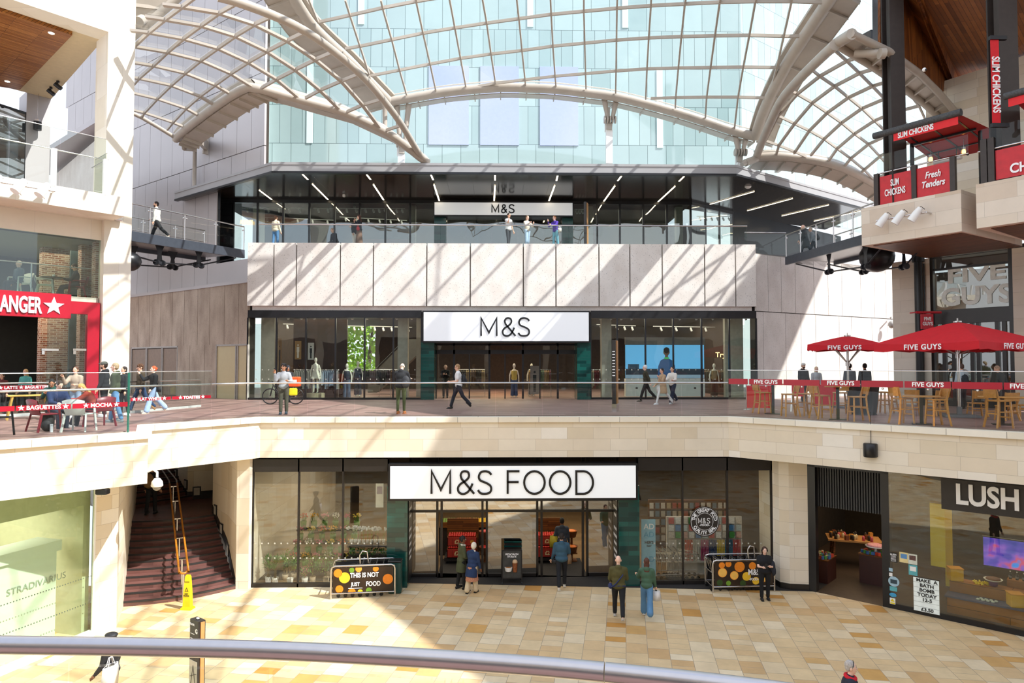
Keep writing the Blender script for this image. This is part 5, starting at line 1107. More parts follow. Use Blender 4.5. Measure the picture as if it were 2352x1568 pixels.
g = G(2204, 957, 0); umbrella('large red square parasol nearest the camera on the right terrace', g, 3.12, 2.42, 2.16, 2.45, -112, .235, [(0, 0, 'FIVE GUYS'), (3, 0, 'FIVE GUYS')])
g = DP(1948, 880, 27.2); g.z = 0; umbrella('smaller red square parasol farther back beside the speckled concrete wall', g, 2.86, 2.50, 2.27, 1.85, -77, .22, [(0, 0, 'FIVE GUYS'), (3, 0, 'FIVE GUYS')])
# ================================================================ bar stools and tables on the right terrace
M_oak = mat('honey_oak', 'c78a45', .4, var=.18, nscale=14)
def make_stool(lab, sh=.75, bh=1.07, grp='wooden bar chairs on the right terrace'):
    t = thing('bar_chair', lab, 'chair', (0, 0, 0), 0, grp); w = .21
    MB().box((0, 0, sh-.02), (.44, .42, .04), 0, .012).build('seat', M_oak, t)
    for x in (-1, 1):
        b = MB(); b.bar((x*w*1.1, -.2, 0), (x*w*.85, -.17, sh-.02), .045, .04); b.build('leg', M_oak, t)
        b = MB(); pts = [(x*w*1.1, .27, 0), (x*w*.95, .20, sh*.5), (x*w*.9, .18, sh), (x*w*.95, .27, bh)]
        for a, c in zip(pts[:-1], pts[1:]): b.bar(a, c, .04, .05)
        b.build('leg', M_oak, t)
    b = MB(); n = 7
    vs = []
    for k in range(n+1): x = -w*1.05+2.1*w*k/n; y = .26+.03*(1-((k-n/2)/(n/2))**2); vs += [(x, y-.02, bh-.26), (x, y, bh+.0)]
    vs2 = [(a, y+.02, z) for a, y, z in vs]; m = len(vs); f = [[2*k, 2*k+2, 2*k+3, 2*k+1] for k in range(n)]+[[m+2*k+1, m+2*k+3, m+2*k+2, m+2*k] for k in range(n)]+[[2*k+1, 2*k+3, m+2*k+3, m+2*k+1] for k in range(n)]+[[2*k, m+2*k, m+2*k+2, 2*k+2] for k in range(n)]
    b.add(vs+vs2, f, False); b.build('backrest', M_oak, t)
    b = MB(); z = sh*.38
    for a, c in (((-w, -.19, z), (w, -.19, z)), ((-w, .22, z+.1), (w, .22, z+.1)), ((-w, -.19, z+.15), (-w, .21, z+.15)), ((w, -.19, z+.15), (w, .21, z+.15))): b.bar(a, c, .025, .035)
    b.build('stretcher', M_oak, t)
    return t
st = None
stools = [(1886, 961, 100, 'third from the left in the front row'), (1970, 966.5, -95, 'just left of the black planter, back turned right'), (2073, 973, 95, 'left of the brown table post, back turned left'), (2152, 977, -95, 'right of the brown table post, back turned right'), (2296, 982, 95, 'nearest the right edge of the photo'),
 (1814, 956, -95, 'left pair at the tall black table, back turned right'), (1850, 954, -80, 'second from the left in the front row'), (1932, 950, 170, 'behind the black table post, back towards the wall'), (2025, 947, 80, 'behind and right of the black planter'), (1752, 949, 95, 'farthest left beside the red screen'), (2041, 948, -100, 'rear one beside the black planter')]
for i, (u, v, rz, d) in enumerate(stools):
    g = G(u, v, 0); lab = 'honey wooden bar chair '+d
    if st is None: st = make_stool(lab); st.location = g; st.rotation_euler.z = R(rz)
    else: dup(st, g, R(rz), lab)
ch = None
for u, v, rz, d in ((2095, 953, 150, 'left one behind the low brown table'), (2150, 955, -170, 'right one behind the low brown table'), (2244, 956, 165, 'beside the large parasol pole'), (2312, 965, 180, 'behind the rightmost table'), (2350, 962, -100, 'cut by the right edge of the photo')):
    g = G(u, v, 0); lab = 'low wooden dining chair, '+d
    if ch is None: ch = make_stool(lab, .46, .86, 'low wooden chairs on the right terrace'); ch.name = 'dining_chair'; ch['category'] = 'chair'; ch.location = g; ch.rotation_euler.z = R(rz)
    else: o = dup(ch, g, R(rz), lab); o.name = 'dining_chair'
def table(lab, loc, h, w, d, mtop, mpost, rz=0):
    t = thing('cafe_table', lab, 'table', loc, rz); MB().box((0, 0, h-.02), (w, d, .035), 0, .01).build('table_top', mtop, t); MB().box((0, 0, h/2), (.09, .09, h-.03)).build('post', mpost, t); MB().box((0, 0, .012), (.5, .5, .024), 0, .006).build('base', mpost, t); return t
table('tall table on a black post between bar chairs left of the planter', G(1925, 963, 0), 1.05, .7, .7, M_oak, M_black, R(-30)); table('tall table on black legs beside the red screen', G(1776, 950, 0), 1.05, .9, .6, M_oak, M_black, R(-30))
table('wooden table on a brown post between two back-to-back bar chairs', G(2117, 974, 0), .82, .95, .7, M_oak, MATS['brown_steel'], R(-30)); table('rightmost wooden table on a brown post', G(2303, 975, 0), .80, 1.1, .7, M_oak, MATS['brown_steel'], R(-30))
g = G(1983, 952, 0); t = thing('planter', 'tall black tapered planter box among the bar chairs', 'planter', g, R(-25)); MB().lathe((0, 0, 0), [(.42, 0), (.40, .05), (.5, .95), (.52, 1.0), (.45, 1.0), (.42, .9)], 4).build('tub', M_black, t); MB().box((0, 0, .93), (.5, .5, .02)).build('cover', M_dark, t)
for u, v, w, d in ((1746, 941, 1.0, 'left part, behind the first tall table'), (1898, 936, .9, 'right part, behind the third bar chair')):
    g = G(u, v, 0); t = thing('windbreak_screen', f'red fabric windbreak screen, {d}', 'screen', g, R(-10)); MB().box((0, 0, .5), (w, .02, .85)).build('fabric', M_redfab, t)
    for s in (-1, 1): MB().cyl((s*w/2, 0, 0), .02, 1.0, 8).cyl((s*w/2, 0, 0), .14, .015, 14).build('post', M_steel, t)
g = G(1834, 945, 0); t = thing('menu_stand', 'small red framed menu stand behind the left bar chairs', 'sign', g, R(-15)); b = MB().bar((-.25, 0, 0), (-.18, .12, 1.05), .03).bar((.25, 0, 0), (.18, .12, 1.05), .03); b.build('leg', M_chrome, t); MB().box((0, .07, .8), (.42, .02, .5)).build('panel', M_redfab, t)
g = G(2110, 940, 0)
t = thing('floor_heater_rail', 'long grey steel counter rail behind the planter', 'rail', G(2030, 925, 0)); MB().tube([(-.7, 0, .98), (1.4, -.9, .98)], .03, 8).build('rail', M_chrome, t); MB().cyl((-.6, 0, 0), .02, .97, 6).build('post', M_chrome, t); MB().cyl((1.3, -.85, 0), .02, .97, 6).build('post', M_chrome, t)
# ================================================================ left cafe furniture
def shell_chair(lab, m, g, rz):
    t = thing('armchair', lab, 'chair', g, rz, None)
    b = MB(); n = 8; vs = []
    for k in range(n+1):
        a = -1+2*k/n; vs += [(a*.23, .2+.02*(1-a*a), .44), (a*.26, .26+.05*(1-a*a), .62), (a*.27, .30+.05*(1-a*a), .84-.05*a*a)]
    m_ = len(vs); vs2 = [(x, y+.025, z) for x, y, z in vs]; f = []
    for k in range(n):
        for j in range(2): i = 3*k+j; f += [[i, i+3, i+4, i+1], [m_+i+1, m_+i+4, m_+i+3, m_+i]]
        i = 3*k+2; f.append([i, i+3, m_+i+3, m_+i])
    b.add(vs+vs2, f, True); b.build('backrest', m, t); MB().box((0, 0, .44), (.48, .46, .04), 0, .015).build('seat', m, t)
    for x in (-1, 1):
        MB().bar((x*.29, -.26, 0), (x*.25, -.21, .64), .04, .045).build('leg', m, t); MB().bar((x*.29, .30, 0), (x*.25, .2, .45), .04, .045).build('leg', m, t)
        MB().tube([(x*.25, -.21, .64), (x*.27, 0, .66), (x*.26, .27, .66)], .022, 8).build('armrest', m, t)
    return t
M_maroon = mat('maroon_plastic', '7a1f2a', .4); M_gp2 = mat('pale_grey_plastic', 'c9cdc6', .4)
shell_chair('maroon plastic armchair under the man in the navy puffer jacket', M_maroon, G(102, 990, 0), R(150)); shell_chair('pale grey plastic armchair between the two seated people, back to the glass', M_gp2, G(182, 990, 0), R(185)); shell_chair('maroon plastic armchair under the blonde woman in the rust jacket', M_maroon, G(228, 979, 0), R(-120))
shell_chair('dark plastic armchair cut by the left edge of the photo', M_black, G(-12, 1000, 0), R(160))
g = G(150, 976, 0); t = thing('cafe_table', 'small round cafe table between the navy and rust jackets', 'table', g); MB().cyl((0, 0, .72), .32, .03, 24).build('table_top', M_redp, t); MB().cyl((0, 0, 0), .03, .72, 10).build('post', M_black, t); MB().cyl((0, 0, 0), .22, .02, 20).build('base', M_black, t)
tag(MB().cyl(g+Vector((-.05, -.02, .752)), .14, .012, 20, .16).build('plate', M_white), 'white plate with food on the small round cafe table', 'plate'); tag(MB().cyl(g+Vector((.02, -.16, .752)), .033, .12, 14).build('drink_can', mat('green_can', '9fc63a', .3, .5)), 'lime green drink can on the small round cafe table', 'can')
t = thing('wooden_table', 'pale yellow wooden table frame behind the navy puffer jacket', 'table', G(65, 962, 0), R(38)); MB().box((0, 0, .74), (1.1, .6, .04), 0, .01).build('table_top', mat('pale_pine', 'd8b25a', .5, var=.1, nscale=10), t)
for x in (-1, 1):
    for y in (-1, 1): MB().bar((x*.55, y*.25, 0), (x*.42, y*.25, .73), .05).build('leg', MATS['pale_pine'], t)
# backpack on the floor, speaker, cameras
def backpack(lab, g, rz, m, sc=1, parent=None, pitch=0):
    t = thing('backpack', lab, 'bag', g, rz); t.scale = (sc,)*3; t.rotation_euler = (pitch, 0, rz)
    MB().ball((0, 0, .23), (.16, .10, .24), 14, 10).ball((0, -.09, .16), (.12, .06, .13), 12, 8).build('bag_body', m, t)
    for x in (-1, 1): MB().tube([(x*.07, .08, .42), (x*.09, .15, .3), (x*.09, .11, .08)], .014, 6).build('shoulder_strap', M_black, t)
    MB().tube([(-.03, .04, .46), (0, .04, .5), (.03, .04, .46)], .01, 6).build('grab_handle', M_black, t); return t
backpack('black rucksack on the ground beside the maroon cafe chair', G(108, 990, 0), R(30), mat('black_nylon', '1b1b1e', .7), 1.0)
tag(MB().cyl(G(118, 992, 0), .035, .2, 10).build('bottle', mat('clear_plastic', 'dfe6ea', .2)), 'clear bottle beside the black rucksack on the ground', 'bottle')
c = PV(2001, 1033, RIM[4], RIM[5]); d = (RIM[5]-RIM[4]).normalized(); n_ = Vector((d.y, -d.x)); t = thing('wall_speaker', 'black curved wall speaker on the right stone fascia', 'speaker', c, math.atan2(d.y, d.x)); MB().lathe((0, -.08, -.2), [(.001, 0), (.17, 0), (.19, .02), (.19, .38), (.17, .4), (.001, .4)], 16).build('case', M_black, t); MB().tube([(0, -.02, .2), (0, -.02, 1.1)], .008, 5).build('cable', M_dark, t)
g = G(236, 1122, ZF-.02); t = thing('soffit_speaker', 'small dark speaker box hanging at the top of the left stone pier', 'speaker', g); MB().box((0, 0, -.07), (.28, .2, .14), 0, .02).build('case', M_black, t); MB().box((0, 0, .02), (.1, .1, .06)).build('bracket', M_dark, t)
def dome(lab, g, arm, m=None, s=1):
    t = thing('dome_camera', lab, 'camera', g); t.scale = (s,)*3; MB().lathe((0, 0, -.22), [(.001, .19), (.06, .18), (.12, .1), (.135, 0), (.12, -.02)], 16).build('housing', m or M_white, t); MB().ball((0, 0, -.24), .1, 14, 8).build('lens_bubble', mat('smoked_bubble', '8a8378', .1), t); MB().tube([Vector(p) for p in arm], .03, 8).build('arm', m or M_white, t)
p = PV(339, 1085, L1, L2); g = DP(353, 1088, 19.0)+Vector((.22, -.25, -.03)); dome('white swan-neck dome camera hanging over the staircase', g, [(0, 0, -.02), (0, 0, .1), (-.1, 0, .17), (-.22, 0, .12)], s=1.15)
g = PV(2044, 737, B0, B0+WR)+Vector((-.35, -.75, 0)); dome('grey dome camera on a bracket on the right concrete wall', g, [(0, 0, 0), (0, 0, .12), (.18, .38, .12)], mat('camera_grey', '9a9896', .5), 1.4)
g = G(1718, 428, ZC-.04); t = thing('ceiling_camera', 'small round white camera on the right side of the dark canopy ceiling', 'camera', g); MB().lathe((0, 0, -.12), [(.001, 0), (.1, .02), (.17, .08), (.17, .12)], 16).build('dome', M_white, t)
g = G(790, 446, ZC-.04); t = thing('ceiling_camera', 'small white box camera on the left side of the dark canopy ceiling', 'camera', g); MB().box((0, 0, -.08), (.14, .14, .16), 0, .02).build('body', M_white, t)
g = DP(2123, 160, 23.6); t = thing('timber_camera', 'tiny white camera on the slatted timber slope', 'camera', g); MB().ball((0, 0, 0), .07, 12, 8).build('body', M_white, t); MB().ball((.02, -.05, -.02), .04, 10, 6).build('lens', M_black, t)
# ================================================================ totems
def totem(lab, g, w, d, h, rz, mside=None):
    t = thing('wayfinding_totem', lab, 'sign', g, rz); MB().bb(-w/2, -d/2, .05, w/2-.0, d/2, h).build('body', mat('totem_charcoal', '2b2724', .45), t)
    MB().bb(w/2, -d*.22, .05, w/2+.03, d*.3, h-.02).build('oak_side', mat('totem_oak', 'c08a52', .5), t); MB().bb(-w/2-.01, -d/2-.01, 0, w/2+.035, d/2+.01, .28).build('base', M_chrome, t); return t
t = totem('tall slim dark totem with oak edge standing on the middle walkway', G(1413, 944, 0), .13, .5, 2.62, R(-20))
for k in range(9): MB().bb(-.05, -.262, 1.3+k*.11, .05, -.25, 1.33+k*.11).build('text_line', M_letter, t, uv=False)
t = totem('slim dark totem with oak edge on the upper terrace by the sign', Vector((FY(1346, 500, YF+1.0).x, YF+1.0, ZT-.05)), .12, .5, 2.45, R(-20))
g = G(452, 1700, ZG); g = DP(450, 1700, 14.6); g.z = ZG; tp = DP(450, 1425, 14.6).z; t = totem('charcoal directory totem with oak edge and map on the plaza behind the near handrail', g, .34, .16, tp-ZG, R(-38))
hh = tp-ZG; text('lettering', 'G', .13, M_letter, t, (.1, -.083, hh-.22), None, .002, .004); text('lettering', 'FLOOR', .06, M_letter, t, (-.08, -.083, hh-.1), None, .002, .002)
for k in range(3): MB().bb(-.14, -.085, hh-.3-k*.1, .02, -.08, hh-.29-k*.1).build('text_line', M_letter, t, uv=False)
MB().bb(-.15, -.088, hh-1.5, .15, -.08, hh-.85).build('map_panel', mat('map_panel', 'b9b4a6', .5), t, uv=False); b = MB().bar((-.1, -.09, hh-1.4), (0, -.09, hh-.95), .01).bar((0, -.09, hh-.95), (.1, -.09, hh-1.4), .01).bar((-.12, -.09, hh-1.2), (.13, -.09, hh-1.1), .01); b.build('map_line', M_ink, t, uv=False)
MB().box((0, 0, hh+.02), (.07, .05, .03), 0, .008).build('sensor', M_white, t)
# wet floor cone
g = G(431, 1398, ZG); t = thing('wet_floor_cone', 'bright yellow wet floor sign standing at the foot of the stairs', 'sign', g, R(-8)); M_y = mat('safety_yellow', 'f2d714', .45)
b = MB(); prof = [(.17, .13, 0), (.16, .12, .05), (.12, .08, .08), (.105, .07, .5), (.075, .045, .97), (.05, .03, 1.02)]
for (a, d_, z), (a2, d2, z2) in zip(prof[:-1], prof[1:]): b.add([(-a, -d_, z), (a, -d_, z), (a, d_, z), (-a, d_, z), (-a2, -d2, z2), (a2, -d2, z2), (a2, d2, z2), (-a2, d2, z2)], [[0, 1, 5, 4], [1, 2, 6, 5], [2, 3, 7, 6], [3, 0, 4, 7]])
b.add([(-.05, -.03, 1.02), (.05, -.03, 1.02), (.05, .03, 1.02), (-.05, .03, 1.02)], [[0, 1, 2, 3]]); b.build('body', M_y, t)
stroke(b := MB(), [(-.05, .55), (0, .65), (.05, .55), (-.05, .55)], .012, Vector((0, -.075, 0)), Vector((1, 0, 0)), Vector((0, 0, 1)), Vector((0, -1, 0)), .004); b.build('warning_triangle', M_ink, t, uv=False)
text('lettering', 'WET\nFLOOR', .055, M_ink, t, (0, -.082, .44), None, .002, .002); text('lettering', 'CAUTION', .035, M_ink, t, (0, -.06, .82), None, .002, .001)
# bicycle
g = G(646, 929, 0); t = thing('bicycle', 'black bicycle with orange and yellow delivery bags beside the grey sweater man', 'bicycle', g, R(3)); t.location.y += .15
def torus(mb, c, r, r2, n=28): return mb.tube([Vector(c)+Vector((math.cos(2*math.pi*k/n)*r, 0, math.sin(2*math.pi*k/n)*r)) for k in range(n)], r2, 6, closed=True)
for x, nm in ((-.52, 'front'), (.56, 'rear')):
    wb = torus(MB(), (x, 0, .35), .325, .025).build('wheel', M_black, t)
    b = MB(); 
    for k in range(14): a = math.pi*2*k/14; b.bar((x, 0, .35), (x+math.cos(a)*.32, 0, .35+math.sin(a)*.32), .004)
    b.tube([(x, -.04, .35), (x, .04, .35)], .03, 10); s_ = b.build('spokes', M_steel, wb)
b = MB(); fr = [((-.40, 0, .84), (-.05, 0, .32)), ((-.36, 0, .8), (.22, 0, .82)), ((.24, 0, .9), (-.03, 0, .3)), ((-.05, 0, .32), (.56, 0, .35)), ((.22, 0, .78), (.56, 0, .35))]
for a, c in fr: b.tube([a, c], .02, 8)
b.build('frame', M_black, t)
MB().tube([(-.52, .05, .35), (-.44, .05, .7), (-.40, 0, .82), (-.42, 0, .98)], .018, 8).tube([(-.52, -.05, .35), (-.44, -.05, .7)], .016, 8).build('fork', M_black, t)
MB().tube([(-.55, -.28, 1.02), (-.42, -.1, 1.0), (-.42, .1, 1.0), (-.55, .28, 1.02)], .014, 8).build('handlebar', M_black, t); MB().ball((.26, 0, .94), (.13, .07, .035), 12, 6).build('saddle', M_black, t)
MB().tube([(-.05, -.06, .32), (.05, -.06, .18)], .012, 6).cyl((-.05, -.03, .3), .01, .01, 6).build('crank', M_steel, t); MB().bb(.3, -.06, .74, .75, .06, .76).build('rear_rack', M_black, t)
b = MB(); g2 = g+Vector((.52, .1, 0)); t = thing('delivery_bag', 'orange delivery bag on the bicycle rear rack', 'bag', (g.x+.5, g.y+.15, .9), R(3)); MB().box((0, 0, .08), (.5, .36, .42), 0, .03).build('bag_body', mat('delivery_orange', 'f0561d', .6), t); MB().box((0, -.185, .1), (.3, .01, .14), 0).build('reflective_patch', mat('patch_grey', 'd8d8d0', .4), t)
t = thing('delivery_bag', 'bright yellow bag hanging below the orange bag on the bicycle', 'bag', (g.x+.52, g.y-.06, .55), R(3)); MB().box((0, 0, 0), (.34, .16, .32), 0, .04).build('bag_body', mat('bag_yellow', 'f4e51c', .6), t); MB().tube([(-.1, -.03, .14), (0, -.03, .22), (.1, -.03, .14)], .012, 6).build('strap', M_black, t)
# ================================================================ trolley bays
M_fruit = [mat('orange_skin', 'f08a1c', .5, var=.1, nscale=20), mat('lemon_skin', 'f3c530', .5), mat('lime_skin', '6f9a2a', .5), mat('orange_flesh', 'f7a23b', .4), mat('leaf_dark', '2f4a16', .6)]
def trolley(t0, x, y, z, lab, sc=1):
    t = thing('shopping_trolley', lab, 'trolley', (x, y, z), R(0), 'nested shopping trolleys'); b = MB()
    L, Wd = .75, .26
    rim_ = [(-L/2, -Wd, .95), (L/2, -Wd*.8, .85), (L/2, Wd*.8, .85), (-L/2, Wd, .95)]; bt = [(-L/2+.12, -Wd*.8, .6), (L/2-.05, -Wd*.6, .62), (L/2-.05, Wd*.6, .62), (-L/2+.12, Wd*.8, .6)]
    for P in (rim_, bt):
        for i in range(4): b.bar(P[i], P[(i+1) % 4], .014)
    for i in range(4):
        a, c, d_, e = map(Vector, (rim_[i], rim_[(i+1) % 4], bt[i], bt[(i+1) % 4])); n = 9 if i % 2 == 0 else 6
        for k in range(n+1): b.bar(a.lerp(c, k/n), d_.lerp(e, k/n), .005)
    for k in range(1, 7): b.bar(Vector(bt[0]).lerp(Vector(bt[1]), k/7), Vector(bt[3]).lerp(Vector(bt[2]), k/7), .005)
    b.build('basket', M_chrome, t)
    b = MB()
    for s in (-1, 1): b.tube([(-L/2-.02, s*Wd, 1.0), (-L/2+.05, s*Wd*.9, .5), (-L/2+.02, s*Wd, .16), (L/2, s*Wd*.8, .2)], .013, 6)
    b.build('frame', M_steel, t); MB().tube([(-L/2-.03, -Wd, 1.02), (-L/2-.03, Wd, 1.02)], .018, 8).build('handle', M_black, t)
    for sx in (-1, 1):
        for s in (-1, 1): MB().tube([(sx*.34, s*Wd*.85-.015, .06), (sx*.34, s*Wd*.85+.015, .06)], .06, 12).build('wheel', M_black, t)
    return t
def bay(lab, A, B, depth, texts, seed, flip=1):
    """A,B = plan ends of the front panel"""
    A = P2(A); B = P2(B); L = (B-A).length; d = (B-A).normalized(); rz = math.atan2(d.y, d.x); g = (A.x, A.y, ZG)
    t = thing('trolley_bay', lab, 'trolley bay', g, rz); H = 1.02
    def hoop(y, z1=H): return [(0, y, 0), (0, y, z1-.12), (.03, y, z1-.03), (.12, y, z1), (L-.12, y, z1), (L-.03, y, z1-.03), (L, y, z1-.12), (L, y, 0)]
    for y in (0, depth): MB().tube(hoop(y), .028, 10).tube([(0, y, .17), (L, y, .17)], .022, 8).build('hoop_frame', M_steel, t)
    MB().tube([(.0, 0, .6), (0, depth, .6)], .02, 8).tube([(0, 0, .17), (0, depth, .17)], .02, 8).build('end_rail', M_steel, t)
    MB().bb(.05, depth-.01, .2, L-.05, depth+.01, H-.06).build('back_panel', M_black, t)
    xx = .45*L if flip > 0 else .6*L; MB().tube([(xx, .1, H-.02), (xx-.02, .1, H+.3), (xx+.06, .12, H+.42), (xx+.2, .15, H+.38), (xx+.25, .2, H)], .022, 8).build('overhead_hoop', M_steel, t)
    pn = MB().bb(.05, -.012, .2, L-.05, .012, H-.05).build('front_panel', mat('panel_dark_fruit', '2c1a0c', .4, var=.5, nscale=3), t); r = random.Random(seed)
    fr_ = [(.16, .62, .17, 1), (.05, .82, .13, 0), (.95, .5, .16, 0), (.08, .15, .12, 0), (.30, .93, .08, 2), (.42, .97, .10, 3), (.60, .05, .09, 2), (.72, .95, .09, 0), (.3, .0, .12, 0), (.45, .0, .08, 1)]
    if seed == 2: fr_ = [(.1, .58, .15, 3), (.32, .45, .14, 3), (.22, .95, .1, 0), (.42, .82, .17, 0), (.1, .9, .1, 0), (.66, .85, .12, 0), (.55, .4, .14, 1), (.72, .2, .12, 1), (.9, .55, .13, 2), (.22, .12, .08, 2), (.86, .3, .12, 3), (.48, .1, .1, 4), (.95, .85, .1, 0), (.06, .15, .1, 4)]
    for fx_, fz_, rad, mi in fr_:
        x = .06+rad*.5+(L-.12-rad)*fx_; z = .2+(H-.28)*fz_; bb_ = MB(); vs = []; n = 26; vs.append((x, -.015, z)); 
        for k in range(n):
            a = 2*math.pi*k/n; vs.append((min(L-.06, max(.06, x+math.cos(a)*rad)), -.015, min(H-.06, max(.21, z+math.sin(a)*rad))))
        bb_.add(vs, [[0, k+1, (k+1) % n+1] for k in range(n)]); o = bb_.build('printed_fruit', M_fruit[mi], pn)
        if mi == 3:
            b2 = MB(); disc(b2, (x, 0, z), rad*.86, -.017, .001, 24) if x-rad > .06 and x+rad < L-.06 and z+rad < H-.06 and z-rad > .2 else None
            if b2.v: b2.build('printed_flesh', mat('citrus_flesh', 'f9c25a', .4), pn, uv=False)
    for s, x, z, sz in texts: text('lettering', s, sz, M_letter, pn, (x*L, -.024, z), None, .003, .006, .8)
    if seed == 1: MB().bb(.27*L, -.024, .315, .49*L, -.02, .33).build('underline', M_letter, pn)
    for k in range(4 if seed == 1 else 6):
        p = A+d*(.55+k*.22 if seed == 1 else .35+k*.28)+Vector((-d.y, d.x))*depth*.52; tr = trolley(None, p.x, p.y, ZG, f'wire shopping trolley {["first", "second", "third", "fourth", "fifth", "sixth"][k]} from the left in the {"left" if seed == 1 else "right"} trolley bay'); tr.rotation_euler.z = rz+(math.pi if seed == 1 else 0)
    return t
bay('trolley bay with a fruit picture panel reading THIS IS NOT JUST FOOD', G(760, 1376, ZG), G(907, 1370, ZG), .72, [('THIS IS NOT', .52, .72, .2), ('JUST', .38, .44, .16), ('FOOD', .66, .44, .2)], 1)
bay('trolley bay with a fruit picture panel under the store initials on the right', G(1638, 1360, ZG), G(1779, 1357, ZG), .72, [('M&S', .66, .62, .26), ('-FOOD-', .66, .4, .11)], 2, -1)
# A-board
g = G(1176, 1342, ZG); t = thing('a_board', 'black pavement A-board advertising coffee in front of the entrance', 'sign', g, R(2)); w, h = .33, 1.12
MB().bar((-w, 0, 0), (-w, .12, h), .035).bar((w, 0, 0), (w, .12, h), .035).build('leg', M_black, t); MB().bar((-w, .5, 0), (-w, .14, h), .03).bar((w, .5, 0), (w, .14, h), .03).build('rear_leg', M_black, t)
rt = Matrix.Rotation(-.107, 3, 'X'); pb_ = MB().box((0, .055, .66), (.68, .03, .95), rot=rt).build('panel', M_black, t); MB().box((0, .035, .66), (.6, .02, .86), rot=rt).build('poster', mat('poster_grey', '3a3a36', .6, var=.3), t)
for s, z in (('PISTACHI-OH', .98), ("IT'S BACK", .90)): text('lettering', s, .1, M_letter, t, (0, .045+(z-.66)*.107-.02, z), None, .002, .003, .72)
b = MB().cyl((-.12, -.005, .45), .1, .13, 18, .13); b.build('printed_cup', M_white, t); MB().cyl((-.12, -.005, .58), .11, .005, 18).build('printed_coffee', mat('coffee_foam', 'b9783a', .5), t); MB().cyl((.1, .01, .42), .07, .3, 14, .09).build('printed_iced_coffee', mat('iced_coffee', '8d4f2a', .4, var=.4, nscale=20), t); MB().ball((.1, .015, .74), .09, 12, 6).build('printed_cream', mat('cream_foam', 'd8b48a', .6), t); MB().box((0, .0, .3), (.14, .01, .1)).build('printed_badge', M_white, t)
for s in (-1, 1): MB().tube([(s*w-.015, 0, .04), (s*w+.015, 0, .04)], .04, 12).build('wheel', M_black, t)
g2 = g+Vector((.05, .75, 0)); t = thing('crate_stack', 'dark crate stack behind the coffee A-board', 'crate', g2); MB().bb(-.3, 0, 0, .3, .4, 1.25).build('side_panel', M_dark, t)
for z in (.9, 1.05, 1.2): MB().bb(-.31, -.02, z, .31, .42, z+.05).build('crate_rim', M_green, t)
t = thing('green_bin', 'dark green bin beside the left tiled pier behind the trolley bay', 'bin', Vector((uX(890, 1200, YG)+.35, YG-.55, ZG))); MB().box((0, 0, .5), (.42, .36, 1.0), 0, .03).build('bin_body', mat('bin_green', '15443f', .4), t); MB().box((0, 0, 1.02), (.45, .39, .05), 0, .02).build('lid', M_dark, t)
# ================================================================ food hall displays
def pot_plant(lab, g, ph, pr, kind, mp, grp='potted plants in the food hall window', h=.6, seed=0, flower=None):
    r = random.Random(seed); t = thing('potted_plant', lab, 'plant', g, 0, grp); MB().lathe((0, 0, 0), [(.001, 0), (pr*.78, 0), (pr, ph), (pr*.9, ph), (pr*.88, ph*.9), (.001, ph*.88)], 16).build('pot', mp, t)
    b = MB(); st = MB(); fl_ = MB()
    if kind == 'yucca':
        for s in range(3):
            x0, y0 = (r.random()-.5)*pr, (r.random()-.5)*pr; top_ = ph+h*(.35+.2*s); st.tube([(x0, y0, ph*.8), (x0, y0, top_)], .02, 6)
            for k in range(22):
                a = r.random()*6.28; e = r.random()*1.1+.2; L = .28+.1*r.random(); d = Vector((math.cos(a)*math.sin(e), math.sin(a)*math.sin(e), math.cos(e))); s_ = d.cross(Vector((0, 0, 1))).normalized()*.018; o = Vector((x0, y0, top_)); m = o+d*L*.6; q = o+d*L-Vector((0, 0, .05*e)); b.add([o-s_, o+s_, m+s_, m-s_, q], [[0, 1, 2, 3], [3, 2, 4]])
    else:
        n = 190 if kind == 'bush' else 120
        for k in range(6):
            a = r.random()*6.28; st.tube([(0, 0, ph*.8), (math.cos(a)*.06, math.sin(a)*.06, ph+h*.5), (math.cos(a)*.15, math.sin(a)*.15, ph+h*.85)], .006, 4)
        cz = ph+h*(.55 if kind == 'bush' else .72); R0_ = h*(.42 if kind == 'bush' else .3)
        for k in range(n):
            a = r.random()*6.28; z = r.random()*2-1; q_ = (1-z*z)**.5; rad = R0_*(.55+.45*r.random()); o = Vector((math.cos(a)*q_*rad, math.sin(a)*q_*rad, cz+z*rad*1.1)); d = Vector((r.random()-.5, r.random()-.5, r.random()-.3)).normalized(); s_ = d.cross(Vector((.3, .5, .8))).normalized()*.02; L = .055
            (fl_ if flower and r.random() < .45 else b).add([o, o+d*L*.5+s_, o+d*L, o+d*L*.5-s_], [[0, 1, 2, 3]])
    st.build('stem', mat('plant_stem', '6a5a35', .7), t); b.build('foliage', mat('leaf_'+('yucca' if kind == 'yucca' else 'bush'), '4d8a35' if kind == 'yucca' else '6f9f3c', .5, var=.35, nscale=9), t)['kind'] = 'stuff'
    if fl_.v: fl_.build('blossom', flower, t)['kind'] = 'stuff'
    return t
def fg(u, v, dy=.5):      # floor point inside the window, dy behind the glass
    p = FY(u, 1345, YG+dy); return Vector((p.x, YG+dy, ZG))
M_pot = mat('white_pot', 'e6e3da', .4); M_potb = mat('paper_pot', 'b8a58a', .8)
